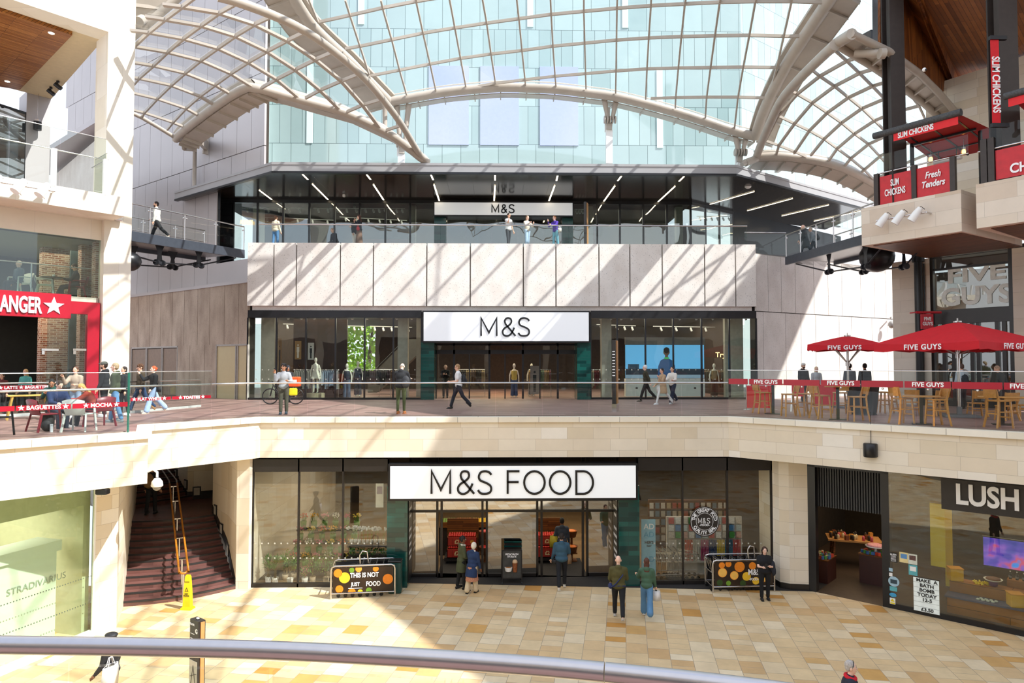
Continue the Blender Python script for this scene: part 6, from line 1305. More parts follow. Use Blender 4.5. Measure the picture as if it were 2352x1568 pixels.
for i, (u, dy, k, h, mp, d) in enumerate(((616, .55, 'yucca', .62, M_pot, 'yucca in a white pot, leftmost on the window floor'), (632, .45, 'yucca', .66, M_pot, 'second yucca in a white pot next to the leftmost one'), (655, .8, 'yucca', .6, M_potb, 'tall leafy plant in a cream pot left of the first mullion'), (666, .35, 'tree', .95, M_pot, 'small olive standard tree in a cream pot by the first mullion'),
    (700, .4, 'bush', .4, M_pot, 'low pink flowering plant in a white pot right of the first mullion'), (718, .5, 'bush', .78, M_potb, 'bright green bamboo bush in a paper pot'), (749, .45, 'bush', .85, M_potb, 'second bright green bush in a paper pot'), (757, 1.0, 'bush', .9, M_potb, 'third green bush behind the trolley bay'), (675, .9, 'bush', .6, M_potb, 'grey green bush behind the olive tree'))):
    pot_plant(d, fg(u, 1345, dy), .2, .11, k, mp, h=h, seed=i, flower=mat('pink_flower', 'd98a8f', .6) if i == 4 else None)
# tiered flower stand with green buckets
t = thing('flower_stand', 'tiered dark stand of flower buckets behind the left food window', 'stand', fg(735, 1300, 1.7))
for k in range(4): MB().bb(-1.2, k*.4, k*.38, 1.2, k*.4+.4, k*.38+.06).build('shelf', M_drk, t)
for s in (-1.15, 1.15): MB().bb(s-.03, 0, 0, s+.03, 1.6, .05).build('side_panel', M_drk, t)
r = random.Random(5); cols = ['e0704a', 'e8b23a', 'e79aa5', 'f0ece0', 'c9507a', 'f2d25a']; proto = {}
for k in range(4):
    for j in range(6):
        g = fg(735, 1300, 1.7)+Vector((-1.0+j*.4, k*.4+.2, k*.38+.06)); ci = (k*2+j) % 6; lab = f'green bucket of {["orange", "amber", "pink", "white", "magenta", "yellow"][ci]} cut flowers, {["bottom", "second", "third", "top"][k]} tier, {["first", "second", "third", "fourth", "fifth", "sixth"][j]} from the left'
        if ci in proto: dup(proto[ci], g, None, lab); continue
        q = thing('flower_bucket', lab, 'flowers', g, 0, 'flower buckets on the tiered stand'); proto[ci] = q
        MB().lathe((0, 0, 0), [(.001, 0), (.09, 0), (.12, .28), (.11, .28), (.1, .24), (.001, .24)], 14).build('bucket', mat('bucket_green', '6f9c46', .5), q)
        b = MB(); f_ = MB()
        for n in range(26):
            a = r.random()*6.28; d = r.random()**.5*.15; p = Vector((math.cos(a)*d, math.sin(a)*d, .42+r.random()*.14)); b.tube([(p.x*.3, p.y*.3, .22), p], .004, 3); f_.ball(p, (.028, .028, .02), 6, 3)
        b.build('stem', MATS['leaf_bush'], q)['kind'] = 'stuff'; f_.build('blossom', mat('bloom_'+cols[ci], cols[ci], .6), q)['kind'] = 'stuff'
# orchids on a ledge
for i in range(9):
    u = 806+i*9.3; g = fg(u, 1300, 1.1)+Vector((0, 0, 1.15)); q = thing('orchid', f'white orchid in a white pot, {["first", "second", "third", "fourth", "fifth", "sixth", "seventh", "eighth", "last"][i]} from the left on the window ledge', 'plant', g, 0, 'white orchids on the window ledge')
    MB().lathe((0, 0, 0), [(.001, 0), (.05, 0), (.065, .13), (.001, .12)], 12).build('pot', M_pot, q); b = MB(); f_ = MB()
    for s in range(3):
        a = r.random()*6.28; pts = [(0, 0, .1), (math.cos(a)*.03, math.sin(a)*.03, .35), (math.cos(a)*.1, math.sin(a)*.1, .52), (math.cos(a)*.2, math.sin(a)*.2, .5)]; b.tube(pts, .004, 4)
        for n in range(6): p = Vector(pts[2]).lerp(Vector(pts[3]), n/6)+Vector((0, 0, (r.random()-.5)*.1)); f_.ball(p, (.035, .012, .03), 6, 4)
    b.build('stem', MATS['leaf_bush'], q); f_.build('blossom', M_white, q)['kind'] = 'stuff'
t = thing('window_ledge', 'dark ledge carrying the orchids and salad plants', 'shelf', fg(846, 1300, .8)); MB().bb(-.75, 0, 1.08, .8, .6, 1.15).build('shelf', M_drk, t); MB().bb(-.75, .05, 0, .8, .55, .75).build('front_panel', M_drk, t)
b = MB(); r = random.Random(9)
for k in range(260): p = Vector((-.7+r.random()*1.45, -.02+r.random()*.5, .78+r.random()*.2)); d = Vector((r.random()-.5, r.random()-.5, r.random())).normalized()*.09; s_ = d.cross(Vector((0, .4, 1))).normalized()*.03; b.add([p, p+d*.5+s_, p+d, p+d*.5-s_], [[0, 1, 2, 3]])
b.build('salad_plants', MATS['leaf_yucca'], t)['kind'] = 'stuff'
g = FY(872, 1134, YG+.25); t = thing('window_poster', 'tall pale poster in the right-hand pane of the left food window', 'poster', g); MB().bb(-.13, -.01, -.45, .13, .01, .35).build('sheet', mat('pale_poster', 'cfd2cb', .6), t); MB().bb(-.09, -.02, .0, .09, -.01, .25).build('printed_picture', mat('poster_mauve', '8d7f94', .6, var=.4), t)
# planter of shrubs and white info squares on glass
b = MB()
for row in (1247.5, 1281):
    for u in [587+14.7*k for k in range(21)]+[1503+14.4*k for k in range(18)]:
        p = FY(u, row, YG+.04); b.box((p.x, p.y, p.z), (.045, .006, .045))
struct('trim_window_squares', b, mat('square_sticker', 'bfbcae', .6))
b = MB()
for row in (849, 870.5):
    for u in [588+14.6*k for k in range(27)]+[1363+14.7*k for k in range(22)]: p = FY(u, row, YF+.04); b.box((p.x, p.y, p.z), (.045, .006, .045))
struct('trim_store_squares', b, MATS['square_sticker'])
# fruit stands seen through the two open doors
M_crate = mat('crate_red', 'b7301f', .5, var=.12); fr_m = [mat('fruit_apple_red', 'c8271c', .35), mat('fruit_orange', 'ee7d16', .4), mat('fruit_mango_green', '6f8d2c', .4), mat('fruit_lemon', 'f0c52b', .4), mat('fruit_tomato', 'd8382a', .3)]
def crate(lab, g, w, d, h, price, fruit, grp, seed, n=(9, 4)):
    t = thing('fruit_crate', lab, 'crate', g, 0, grp)
    MB().bb(-w/2, 0, 0, w/2, .02, h).build('front_panel', M_crate, t); b = MB().bb(-w/2, 0, 0, -w/2+.02, d, h).bb(w/2-.02, 0, 0, w/2, d, h).bb(-w/2, d-.02, 0, w/2, d, h+.1).bb(-w/2, 0, 0, w/2, d, .02); b.build('crate_box', M_wood2, t)
    b = MB()
    for k in range(6): b.bb(-w/2+.02+k*(w-.05)/6, -.006, .02, -w/2+.02+k*(w-.05)/6+.015, 0, h-.02)
    b.build('printed_stripes', mat('crate_dark_red', '8e2015', .5), t)
    if price: text('price_lettering', price, h*.62, mat('price_cream', 'f2d9a2', .5), t, (-w*.08, -.02, h*.5), None, .004, .006, .85); disc(MB(), (w*.34, 0, h*.5), h*.24, -.012, .006, 14).build('sun_emblem', MATS['price_cream'] if 0 else mat('emblem_gold', 'e0902a', .5), t, uv=False)
    return t
def fruits(g, w, d, h, m, nm, lab, grp, nx, ny, rad):
    p0 = None; r = random.Random(int(g.x*100)+nx)
    for j in range(ny):
        for i in range(nx):
            loc = g+Vector((-w/2+w*(i+.5)/nx+(r.random()-.5)*.01, .05+(d-.1)*(j+.5)/ny, h+rad*.6+j*rad*.35+(r.random()-.5)*.01)); l = f'{lab}, row {["one", "two", "three", "four"][j]} from the front, place {i+1}'
            if p0 is None:
                p0 = MB().ball((0, 0, 0), (rad, rad, rad*.95), 10, 6).build(nm, m, uv=False); p0.location = loc; tag(p0, lab, 'fruit', grp)
            else: o = p0.copy(); COL.objects.link(o); o.location = loc
stall = [(1061, -.0, 'left'), (1262, .0, 'right')]
for u, dx, side in stall:
    X = FY(u, 1250, YD+1.6).x; pr = '£2.50' if side == 'left' else '£2'; Y0 = YD+1.5; z0_ = FY(u, 1240, Y0).z
    t = thing('fruit_stand', f'dark wheeled stand under the red crates inside the {side} doorway', 'stand', (X, Y0, ZG)); MB().bb(-.65, .05, .1, .65, .9, .22).build('base_shelf', M_drk, t); MB().bb(-.6, .8, .2, .6, .86, 1.5).build('back_board', M_wood2, t)
    for x in (-.55, .55): MB().cyl((x, .15, 0), .05, .1, 10).build('wheel', M_black, t)
    for k, (z, yy) in enumerate(((.24, .0), (.62, .18))):
        g = Vector((X, Y0+yy, ZG+z)); crate(f'{"lower" if k == 0 else "upper"} red crate priced {pr} inside the {side} doorway', g, 1.1, .55, .32, pr, 0, 'priced red fruit crates', k)
        fruits(g+Vector((0, 0, 0)), 1.02, .5, .32, fr_m[0] if side == 'left' else fr_m[4], 'apple' if side == 'left' else 'tomato', f'red {"apple" if side == "left" else "tomato"} heaped in the {"lower" if k == 0 else "upper"} crate of the {side} doorway', f'{"apples" if side == "left" else "tomatoes"} in the {"lower" if k == 0 else "upper"} crate of the {side} doorway', 12, 3, .045)
    if side == 'left':
        for j, (dx_, m, nm) in enumerate(((-.62, fr_m[2], 'mango'), (.0, fr_m[1], 'orange'), (.62, fr_m[3], 'lemon'))):
            g = Vector((X+dx_, Y0+1.15, ZG+1.22)); q = thing('fruit_crate', f'wooden display tray of {nm}s at the top of the left doorway', 'crate', g); MB().bb(-.29, 0, -.12, .29, .6, 0).bb(-.29, -.02, -.14, .29, 0, .06).build('crate_box', M_wood, q)
            fruits(g, .56, .55, .0, m, nm, f'{nm} in the wooden tray at the top of the left doorway', f'{nm}s in the wooden tray', 6, 4, .05)
        q = thing('tray_rack', 'dark rack holding the wooden fruit trays', 'rack', (X, Y0+1.2, ZG)); MB().bb(-.95, 0, .0, .95, .6, 1.06).build('front_panel', M_drk, q)
    for j in range(2):
        g = Vector((X+.85, Y0+.25+j*.1, ZG+.35+j*.55)); q = thing('wicker_basket', f'{["lower", "upper"][j]} round wicker basket beside the crates in the {side} doorway', 'basket', g); MB().lathe((0, 0, 0), [(.001, 0), (.16, 0), (.22, .22), (.24, .24), (.2, .22), (.001, .16)], 16).build('basket', mat('wicker', '7a4a22', .8, var=.4, nscale=30), q); MB().ball((0, 0, .2), (.18, .18, .08), 12, 6).build('fruit_heap', fr_m[0 if side == 'left' else 1], q)['kind'] = 'stuff'
    q = thing('basket_stand', f'wooden post stand for the baskets in the {side} doorway', 'stand', (X+.85, Y0+.3, ZG)); MB().bb(-.04, 0, 0, .04, .08, .9).bb(-.2, -.1, 0, .2, .3, .04).bb(-.2, -.12, .3, .2, .3, .34).build('post', M_wood2, q)
# right food window: card racks, gift wrap, banner, trolleys inside
X = FY(1590, 1250, YG+2.2).x; t = thing('card_rack', 'long timber rack of greeting cards behind the right food window', 'rack', (X, YG+2.6, ZG)); MB().bb(-1.5, .1, 0, 1.5, .16, 2.3).build('back_board', M_wood2, t)
for k in range(5): MB().bb(-1.5, -.06, .75+k*.3, 1.5, .1, .78+k*.3).build('shelf', M_wood2, t)
r = random.Random(11); cc = ['e9dfcf', 'd8c9b0', 'b9574c', 'efe9dd', '7f92a0', 'c9b28c']; p0 = {}
for k in range(5):
    for j in range(14):
        ci = r.randrange(6); loc = Vector((X-1.4+j*.215, YG+2.6-.0, ZG+.79+k*.3)); lab = f'{["cream", "tan", "brick red", "white", "blue grey", "sand"][ci]} greeting card, shelf {k+1} up, number {j+1} from the left'
        if ci not in p0: o = MB().bb(-.075, 0, 0, .075, .012, .21).build('greeting_card', mat('card'+cc[ci], cc[ci], .7, var=.25, nscale=25)); p0[ci] = o
        else: o = p0[ci].copy(); COL.objects.link(o)
        o.location = loc; tag(o, lab, 'card', 'greeting cards on the timber rack')
X = FY(1620, 1250, YG+1.3).x; t = thing('gift_wrap_stand', 'white stand packed with gift wrap and bags behind the round seal', 'stand', (X, YG+1.3, ZG)); MB().bb(-1.35, .1, .0, 1.35, .2, 1.95).build('back_board', mat('stand_white', 'cfc8bd', .6), t); MB().bb(-1.35, -.2, .42, 1.35, .1, .46).bb(-1.35, -.2, 0, 1.35, .1, .06).build('shelf', MATS['stand_white'], t)
wc = ['e0d6c6', '9aa08a', 'd8553a', 'c7bfae', 'b23a6c', '2c3f6b', 'd9b93a', '3d6f8a', 'c94f4f']; p0 = {}
for j in range(46):
    ci = (j//5) % 9; loc = Vector((X-1.3+j*.057, YG+1.22, ZG+.46)); lab = f'{["cream", "sage", "red", "sand", "pink", "navy", "yellow", "blue", "coral"][ci]} gift wrap roll number {j+1} from the left'
    if ci not in p0: o = MB().cyl((0, 0, 0), .024, .72, 10).build('gift_wrap_roll', mat('wrap'+wc[ci], wc[ci], .4, var=.35, nscale=14)); p0[ci] = o
    else: o = p0[ci].copy(); COL.objects.link(o)
    o.location = loc; tag(o, lab, 'gift wrap', 'upright gift wrap rolls')
gc = ['d9cdbd', 'e7e2d8', 'c3453f', '4a9a4a', '3f7fb5', 'e8e4dc', 'd0a090', 'b7c7c9']; p0 = {}
for k in range(3):
    for j in range(11):
        ci = (j*3+k) % 8; loc = Vector((X-1.2+j*.24, YG+1.3, ZG+1.22+k*.25)); lab = f'{["beige", "white", "red", "green", "blue", "ivory", "blush", "pale blue"][ci]} hanging gift bag, row {k+1}, number {j+1} from the left'
        if ci not in p0: o = MB().bb(-.09, 0, 0, .09, .06, .21).build('gift_bag', mat('gift'+gc[ci], gc[ci], .5, var=.3, nscale=20)); p0[ci] = o
        else: o = p0[ci].copy(); COL.objects.link(o)
        o.location = loc; tag(o, lab, 'gift bag', 'gift bags hanging on the white stand')
X = FY(1487, 1280, YG+.35).x; t = thing('standing_banner', "tall pale blue Father's Day banner at the left of the right food window", 'banner', (X, YG+.35, ZG)); MB().bb(-.2, 0, .05, .28, .02, 2.1).build('sheet', mat('banner_blue', '8fc3d8', .5), t); MB().bb(-.2, -.1, 0, .28, .12, .05).build('base', M_steel, t)
for s, z, sz, m in (('AD', 1.85, .26, M_letter), ('AD', 1.58, .26, mat('banner_cyan', '5fa8c8', .5)), ("HER'S", 1.32, .12, M_ink), ('DAY', 1.2, .08, M_ink), ('AD', .75, .26, MATS['banner_cyan'])): text('lettering', s, sz, m, t, (.06, -.008, z), None, .002, .003)
for k in range(6):
    tr = trolley(None, FY(1512+k*13, 1300, YG+.75).x, YG+.75, ZG+.0, f'wire trolley {["first", "second", "third", "fourth", "fifth", "sixth"][k]} from the left parked inside the right food window'); tr['group'] = 'trolleys inside the right window'
# green tile pier lettering (white stripes of words on the inner faces)
for side, u, sgn in (('left', 937, 1), ('right', 1420, -1)):
    X = uX(u, 1250, YG)+sgn*.012; t = thing('pier_lettering', f'vertical black panel with white words on the inner face of the {side} tiled pier', 'sign', (X, YG+.45, ZG)); MB().bb(-.008, -.4, .1, .008, .5, 3.2).build('panel', M_ink, t)
    for z, w_ in ((2.75, .55), (2.45, .6), (2.2, .35), (1.75, .5), (1.5, .62), (1.25, .5), (1.0, .6), (.8, .4)): MB().bb(-.014, -w_/2, z, .014, w_/2, z+.09).build('word_line', M_letter, t)
# ================================================================ right shop (ground floor)
fR = frame_rot(RA, RA+RD); RZr = math.atan2(RD.y, RD.x)
def rp(u, v, off=0): p = RA+RN*off; return PV(u, v, p, p+RD)
g = rp(2162, 1150, -.3); zt_ = rp(2162, 1098, -.3).z; zb_ = rp(2162, 1168, -.3).z; t = thing('shop_sign', 'dark sign board with large white LUSH letters over the right shop window', 'sign', Vector((g.x, g.y, zb_)), RZr)
MB().bb(0, 0, 0, 6, .15, zt_-zb_).build('sign_board', mat('sign_bronze', '2f2a26', .5), t); l0, l1 = (P2(rp(2197, 1140, -.3))-P2(g)).length, (P2(rp(2341, 1150, -.3))-P2(g)).length; text('lettering', 'LUSH', .78, M_letter, t, ((l0+l1)/2, -.03, (zt_-zb_)*.52), None, .03, .023, 1, fitw=l1-l0)
g = rp(2100, 1368, -.0); a = rp(2099, 1400, -.02); c = rp(2158, 1410, -.02); L = (P2(c)-P2(a)).length; z1_ = rp(2099, 1324, -.02).z; z0_ = a.z-.0
t = thing('letter_board', 'white cinema-style letter board advertising bath bombs against the shop window', 'sign', Vector((a.x, a.y, z0_)), RZr); MB().bb(0, 0, 0, L, .03, z1_-z0_).build('light_panel', mat('letter_board_white', 'dfe6e2', .5, emit='dfe6e2', es=.15), t); b = MB(); H = z1_-z0_
for k in range(1, 7): b.bb(0, -.004, H*k/7-.004, L, 0, H*k/7+.004)
b.build('track_line', mat('track_grey', 'a9b0ad', .5), t)
for k, s in enumerate(('MAKE  A', 'BATH', 'BOMB', 'TODAY', '12-5', '', '£3.50')):
    if s: text('lettering', s, .135, M_ink, t, (L/2+(.02), -.01, H*(6.5-k)/7), None, .003, .006, 1.05)
fr_l = MB().bb(-.02, -.005, -.02, L+.02, .035, 0).bb(-.02, -.005, H, L+.02, .035, H+.02).build('frame', M_dark, t)
def card(lab, u, v, w, h, m, nm='window_poster', cat='poster', off=-.02, sub=None):
    p = rp(u, v, off); t = thing(nm, lab, cat, p, RZr); MB().bb(-w/2, 0, -h/2, w/2, .01, h/2).build('sheet', m, t)
    if sub: MB().bb(-w*.35, -.004, -h*.1, w*.35, 0, h*.35).build('printed_picture', sub, t)
    return t
card('cream poster with blue shapes, left one of the small posters on the right shop window', 2076, 1280, .24, .3, mat('poster_cream', 'e9d79a', .6), sub=mat('poster_blue', '5f93c7', .6)); card('pale poster with photos, right one of the small posters on the right shop window', 2096, 1284, .24, .3, mat('poster_pale', 'd8dccd', .6), sub=mat('poster_photo', '6a4a44', .6, var=.5, nscale=18)); card('teal poster under the pale one on the right shop window', 2097, 1309, .23, .3, mat('poster_teal', '5fb0b8', .6), sub=M_white)
t = card('small dark opening hours notice at the left edge of the shop window', 2052, 1280, .2, .28, mat('notice_dark', '2d2d28', .6)); text('lettering', 'LUSH', .07, M_letter, t, (0, -.01, .09), None, .002, .002)
for k in range(5): MB().bb(-.07, -.006, .03-k*.035, .07, 0, .04-k*.035).build('text_line', M_letter, t, uv=False)
card('tiny pale sticker above the round one on the window edge', 2046, 1308, .1, .1, mat('sticker_blue', 'a9c9d9', .6), 'sticker', 'sticker'); card('tiny white sticker below the pale blue one', 2046, 1319, .09, .1, M_white, 'sticker', 'sticker')
p = rp(2053, 1335, -.02); t = thing('sticker', 'round pale blue sticker with a dark picture on the window edge', 'sticker', p, RZr); disc(MB(), (0, 0, 0), .15, 0, .01, 24).build('disc', MATS['sticker_blue'], t); MB().bb(-.09, -.016, -.06, .09, -.011, .06).build('printed_picture', mat('sticker_dark', '2f4450', .5), t)
card('teal rectangular sticker under the round one', 2052, 1352, .2, .13, MATS['poster_teal'], 'sticker', 'sticker'); p = rp(2051, 1366, -.02); t = thing('sticker', 'blue oval sticker under the teal rectangular one', 'sticker', p, RZr); MB().ball((0, 0, 0), (.1, .012, .065), 18, 8).build('oval', mat('sticker_sky', '3fa0cf', .5), t)
t = card('yellow triangle camera warning sticker at the bottom of the window edge', 2050, 1380, .15, .18, M_white, 'sticker', 'sticker'); b = MB().add([(-.06, -.006, -.01), (.06, -.006, -.01), (0, -.006, .08)], [[0, 1, 2]]); b.build('triangle', M_y, t, uv=False); MB().bb(-.06, -.006, -.08, .06, 0, -.04).build('yellow_band', M_y, t, uv=False)
# display counter behind the window
def RW(u, v, off): return rp(u, v, off)
c0_ = rp(2176, 1435, .45); t = thing('display_counter', 'long knotty timber display counter behind the right shop window', 'counter', Vector((c0_.x, c0_.y, ZG)), RZr)
MB().bb(0, 0, 0, 6, .35, .55).build('front_panel', slats('knotty_pine', 'b5762e', '9a5f22', .3, rough=.5), t); MB().bb(-.05, -.06, .55, 6, .5, .6).build('blue_shelf', mat('slate_blue', '4a5274', .5), t); MB().bb(0, .45, .6, 6, .9, .92).build('rear_step', MATS['knotty_pine'], t); MB().bb(1.35, .9, .6, 2.6, 1.2, 1.12).build('rear_riser', MATS['knotty_pine'], t)
def onC(x, y, z): d = RD; return Vector((c0_.x+d.x*x-d.y*y*1, c0_.y+d.y*x+d.x*y, ZG+z))
M_yb = mat('display_yellow', 'e8b41a', .5, var=.05)
for lab, x, y, z in (('plain yellow display box on the raised left end of the timber counter', .12, .62, .92), ('plain yellow display box on the blue shelf at the right', 1.62, .2, .6)):
    q = thing('display_box', lab, 'box', onC(x, y, z), RZr+.5); MB().box((0, 0, .18), (.34, .34, .36), 0, .01).build('box_body', M_yb, q); MB().box((0, 0, .355), (.36, .36, .02), 0).build('lid', mat('display_orange', 'd9961a', .5), q)
p0 = None; r = random.Random(2)
for i in range(12):
    loc = onC(.55+.07*i*.55+r.random()*.05, .52+.2*r.random(), .96); lab = f'small yellow star-shaped soap in the heap beside the left yellow box, number {i+1}'
    if p0 is None:
        b = MB(); pts = [(math.cos(R(90+36*k))*(.06 if k % 2 == 0 else .028), math.sin(R(90+36*k))*(.06 if k % 2 == 0 else .028)) for k in range(10)]; b.prism(pts, -.02, .02); p0 = b.build('star_soap', mat('soap_yellow', 'f5dc2e', .5)); o = p0
    else: o = p0.copy(); COL.objects.link(o)
    o.location = loc; o.rotation_euler = (1.2+r.random()*.4, r.random()*3, r.random()*3); tag(o, 'small yellow star-shaped soap in the heap beside the left yellow box', 'soap', 'heap of yellow star soaps')
p0 = None
for i in range(8):
    loc = onC(.75+.06*i, .1+.12*(i % 2), .62)
    if p0 is None: p0 = MB().ball((0, 0, 0), (.05, .05, .03), 12, 6).build('round_soap', mat('soap_pastel', 'd9e3d6', .5, var=.3, nscale=30)); o = p0
    else: o = p0.copy(); COL.objects.link(o)
    o.location = loc; tag(o, 'pastel round soap in the loose group on the blue shelf', 'soap', 'pastel soaps on the blue shelf')
for i in range(7):
    g = onC(1.42+.16*i, 1.05, 1.12); q = thing('bottle', f'small dark bottle on the rear riser, {["first", "second", "third", "fourth", "fifth", "sixth", "last"][i]} from the left', 'bottle', g, 0, 'dark bottles on the rear riser'); MB().lathe((0, 0, 0), [(.001, 0), (.04, 0), (.04, .13), (.015, .17), (.015, .2)], 12).build('bottle_body', M_ink, q); MB().cyl((0, 0, .2), .017, .03, 10).build('cap', M_white, q); MB().cyl((0, 0, .04), .0405, .06, 12).build('bottle_label', mat('label_grey', '8a8f9a', .5), q)
for lab, x, y, z, m1, m2 in (('white dish of brown sticks on a purple stand', 1.05, .7, .92, mat('stand_purple', '5a2f7a', .5), mat('brown_sticks', '7a4a28', .7, var=.4, nscale=30)), ('white bowl of dark fruit soaps on a blue stand at the right edge', 2.95, .7, .92, mat('stand_blue', '2f7fa8', .5), M_ink)):
    q = thing('cake_stand', lab, 'stand', onC(x, y, z)); MB().lathe((0, 0, 0), [(.001, 0), (.1, 0), (.13, .14), (.001, .14)], 16).build('pedestal', m1, q); MB().lathe((0, 0, .14), [(.001, 0), (.2, .02), (.24, .06), (.22, .05), (.001, .03)], 24).build('dish', M_white, q); MB().ball((0, 0, .2), (.19, .19, .06), 16, 6).build('contents', m2, q)['kind'] = 'stuff'
q = thing('wooden_crate', 'grey wooden crate of white soap curls on the blue shelf', 'crate', onC(2.2, .15, .6), RZr); MB().bb(-.28, -.18, 0, .28, .18, .38).build('crate_box', mat('grey_wood', '9a8468', .7, var=.25), q); MB().ball((0, 0, .38), (.26, .16, .06), 16, 6).build('soap_curls', M_white, q)['kind'] = 'stuff'
g = rp(2258, 1230, .25); zt_ = rp(2258, 1232, .25).z; zb_ = rp(2258, 1296, .25).z; t = thing('screen', 'colourful purple and blue poster made to glow behind the right shop window', 'screen', Vector((g.x, g.y, zb_)), RZr); MB().bb(-.03, 0, -.03, 1.7, .06, zt_-zb_+.03).build('frame', M_black, t)
m = bpy.data.materials.new('glowing_poster_picture'); m.use_nodes = True; nt = m.node_tree; pr_ = nt.nodes['Principled BSDF']; tc = nt.nodes.new('ShaderNodeTexCoord'); nn = nt.nodes.new('ShaderNodeTexNoise'); nn.inputs['Scale'].default_value = 2.2; nn.inputs['Detail'].default_value = 2; rr2 = ramp(nt, [(.3, '1f2f8f'), (.45, '4a3fa8'), (.55, '7a4fb8'), (.63, 'c04a6a'), (.72, '2f7fd8')]); nt.links.new(tc.outputs['Object'], nn.inputs['Vector']); nt.links.new(nn.outputs[0], rr2.inputs[0]); nt.links.new(rr2.outputs[0], pr_.inputs['Emission Color']); pr_.inputs['Emission Strength'].default_value = .7; nt.links.new(rr2.outputs[0], pr_.inputs['Base Color'])  # poster built as a screen, with glow added to its picture
MB().bb(0, -.01, 0, 1.67, 0, zt_-zb_).build('picture', m, t); text('lettering', 'LUSH', .12, M_letter, t, (1.42, -.015, .16), None, .002, .004)
for u0, u1, v0, v1, off, nm in ((2138, 2169, 1157, 1298, .8, 'tall'), (2172, 2186, 1170, 1345, 1.3, 'narrow')):
    a = rp(u0, v1, off); c = rp(u1, v0, off); t = thing('hanging_banner', f'{nm} plain yellow banner hanging behind the right shop window', 'banner', Vector((a.x, a.y, a.z)), RZr); L = (P2(c)-P2(a)).length; MB().bb(0, 0, 0, L, .01, c.z-a.z).build('sheet', mat('banner_yellow', 'd8bf22', .6, var=.04), t); MB().tube([(0, 0, c.z-a.z), (L, 0, c.z-a.z)], .015, 6).build('rod', M_black, t)
# inside the entrance: lamp, table, cabinets
def ins(u, v, off, z=ZG): q = G(u, v, z); return q
g = DP(1960, 1160, 25.0); t = thing('pendant_lamp', 'white dome pendant lamp glowing inside the right shop entrance', 'lamp', g); MB().lathe((0, 0, 0), [(.28, 0), (.27, .08), (.2, .2), (.08, .28), (.03, .3)], 24).build('lamp_shade', mat('lamp_white', 'f6efe2', .4, emit='ffdfae', es=1.2), t); MB().tube([(0, 0, .3), (0, 0, 1.0)], .01, 5).build('cable', M_black, t); MB().ball((0, 0, .03), .07, 12, 8).build('bulb', mat('bulb_glow', 'fff0cf', .3, emit='ffdc9a', es=14), t)
g = G(1962, 1282, ZG); g = DP(1960, 1235, 25.2); tz = g.z-ZG; g.z = ZG; t = thing('display_table', 'curved timber table crowded with soaps inside the right shop entrance', 'table', g, R(-20)); MB().bb(-.9, -.5, tz-.06, .9, .5, tz).build('table_top', mat('blond_wood', 'b98a55', .5), t)
for x in (-.75, .75):
    for y in (-.4, .4): MB().bar((x, y, 0), (x*.9, y*.9, tz-.06), .07).build('leg', M_wood2, t)
r = random.Random(4); p0 = {}
for i in range(34):
    ci = r.randrange(5); x, y = -.8+1.6*r.random(), -.42+.84*r.random(); a = R(-20); loc = Vector((g.x+x*math.cos(a)-y*math.sin(a), g.y+x*math.sin(a)+y*math.cos(a), ZG+tz)); 
    if ci not in p0: o = (MB().bb(-.06, -.06, 0, .06, .06, .16) if ci < 2 else MB().lathe((0, 0, 0), [(.001, 0), (.05, 0), (.05, .14), (.02, .18), (.001, .19)], 10)).build('soap_pack' if ci < 2 else 'soap_jar', mat('soapc%d' % ci, ['c78a3a', '7a3f20', '2a221d', 'd9c9a5', 'c9586a'][ci], .5, var=.2)); p0[ci] = o
    else: o = p0[ci].copy(); COL.objects.link(o)
    o.location = loc; tag(o, f'{["amber box", "brown box", "black jar", "cream jar", "pink jar"][ci]} among the products crowding the timber table', 'product', 'products on the timber table')
for lab, u, v, D, h, w in (('dark red display cabinet on the left inside the shop entrance', 1893, 1300, 23.4, .75, .9), ('dark timber counter with cake stands on the right inside the entrance', 2012, 1310, 23.0, .95, .9)):
    g = DP(u, v, D); g.z = ZG; q = thing('cabinet', lab, 'cabinet', g, RZr+1.57 if u < 1900 else RZr); MB().bb(-w/2, -.25, 0, w/2, .25, h).build('cabinet_body', mat('oxblood', '3c1712', .5), q); MB().bb(-w/2-.02, -.27, h, w/2+.02, .27, h+.04).build('cabinet_top', M_wood2, q); b = MB(); rr3 = random.Random(6)
    for k in range(30): x, y = (rr3.random()-.5)*w*.9, (rr3.random()-.5)*.45; b.m(mat('goods%d' % (k % 4), ['c7452f', '3f6fb0', 'e0c9a0', '4f9a4a'][k % 4], .5)).box((x, y, h+.09), (.08, .07, .1), rr3.random())
    b.build('small_goods', None, q)['kind'] = 'stuff'
    if u > 1900: MB().lathe((0, 0, h+.04), [(.001, 0), (.09, 0), (.04, .05), (.04, .2), (.3, .24), (.32, .27), (.001, .26)], 20).build('cake_stand', M_white, q); MB().ball((0, 0, h+.32), (.27, .27, .07), 18, 6).build('pink_soaps', mat('soap_pink', 'e8a0a8', .5, var=.3, nscale=30), q)['kind'] = 'stuff'
g = G(1882, 1331, ZG); t = thing('wet_floor_cone', 'yellow wet floor sign folded inside the right shop doorway', 'sign', g, R(60)); MB().lathe((0, 0, 0), [(.16, 0), (.15, .03), (.07, .06), (.03, .62), (.001, .64)], 10).build('body', M_y, t)
struct('floor_entrance_mat', MB().prism([tuple(p) for p in (e2+RN*.1, e1+RN*.1, e1+RN*1.5, e2+RN*1.5)], ZG, ZG+.012), mat('door_mat', '2a2726', .95, var=.3, nscale=30))
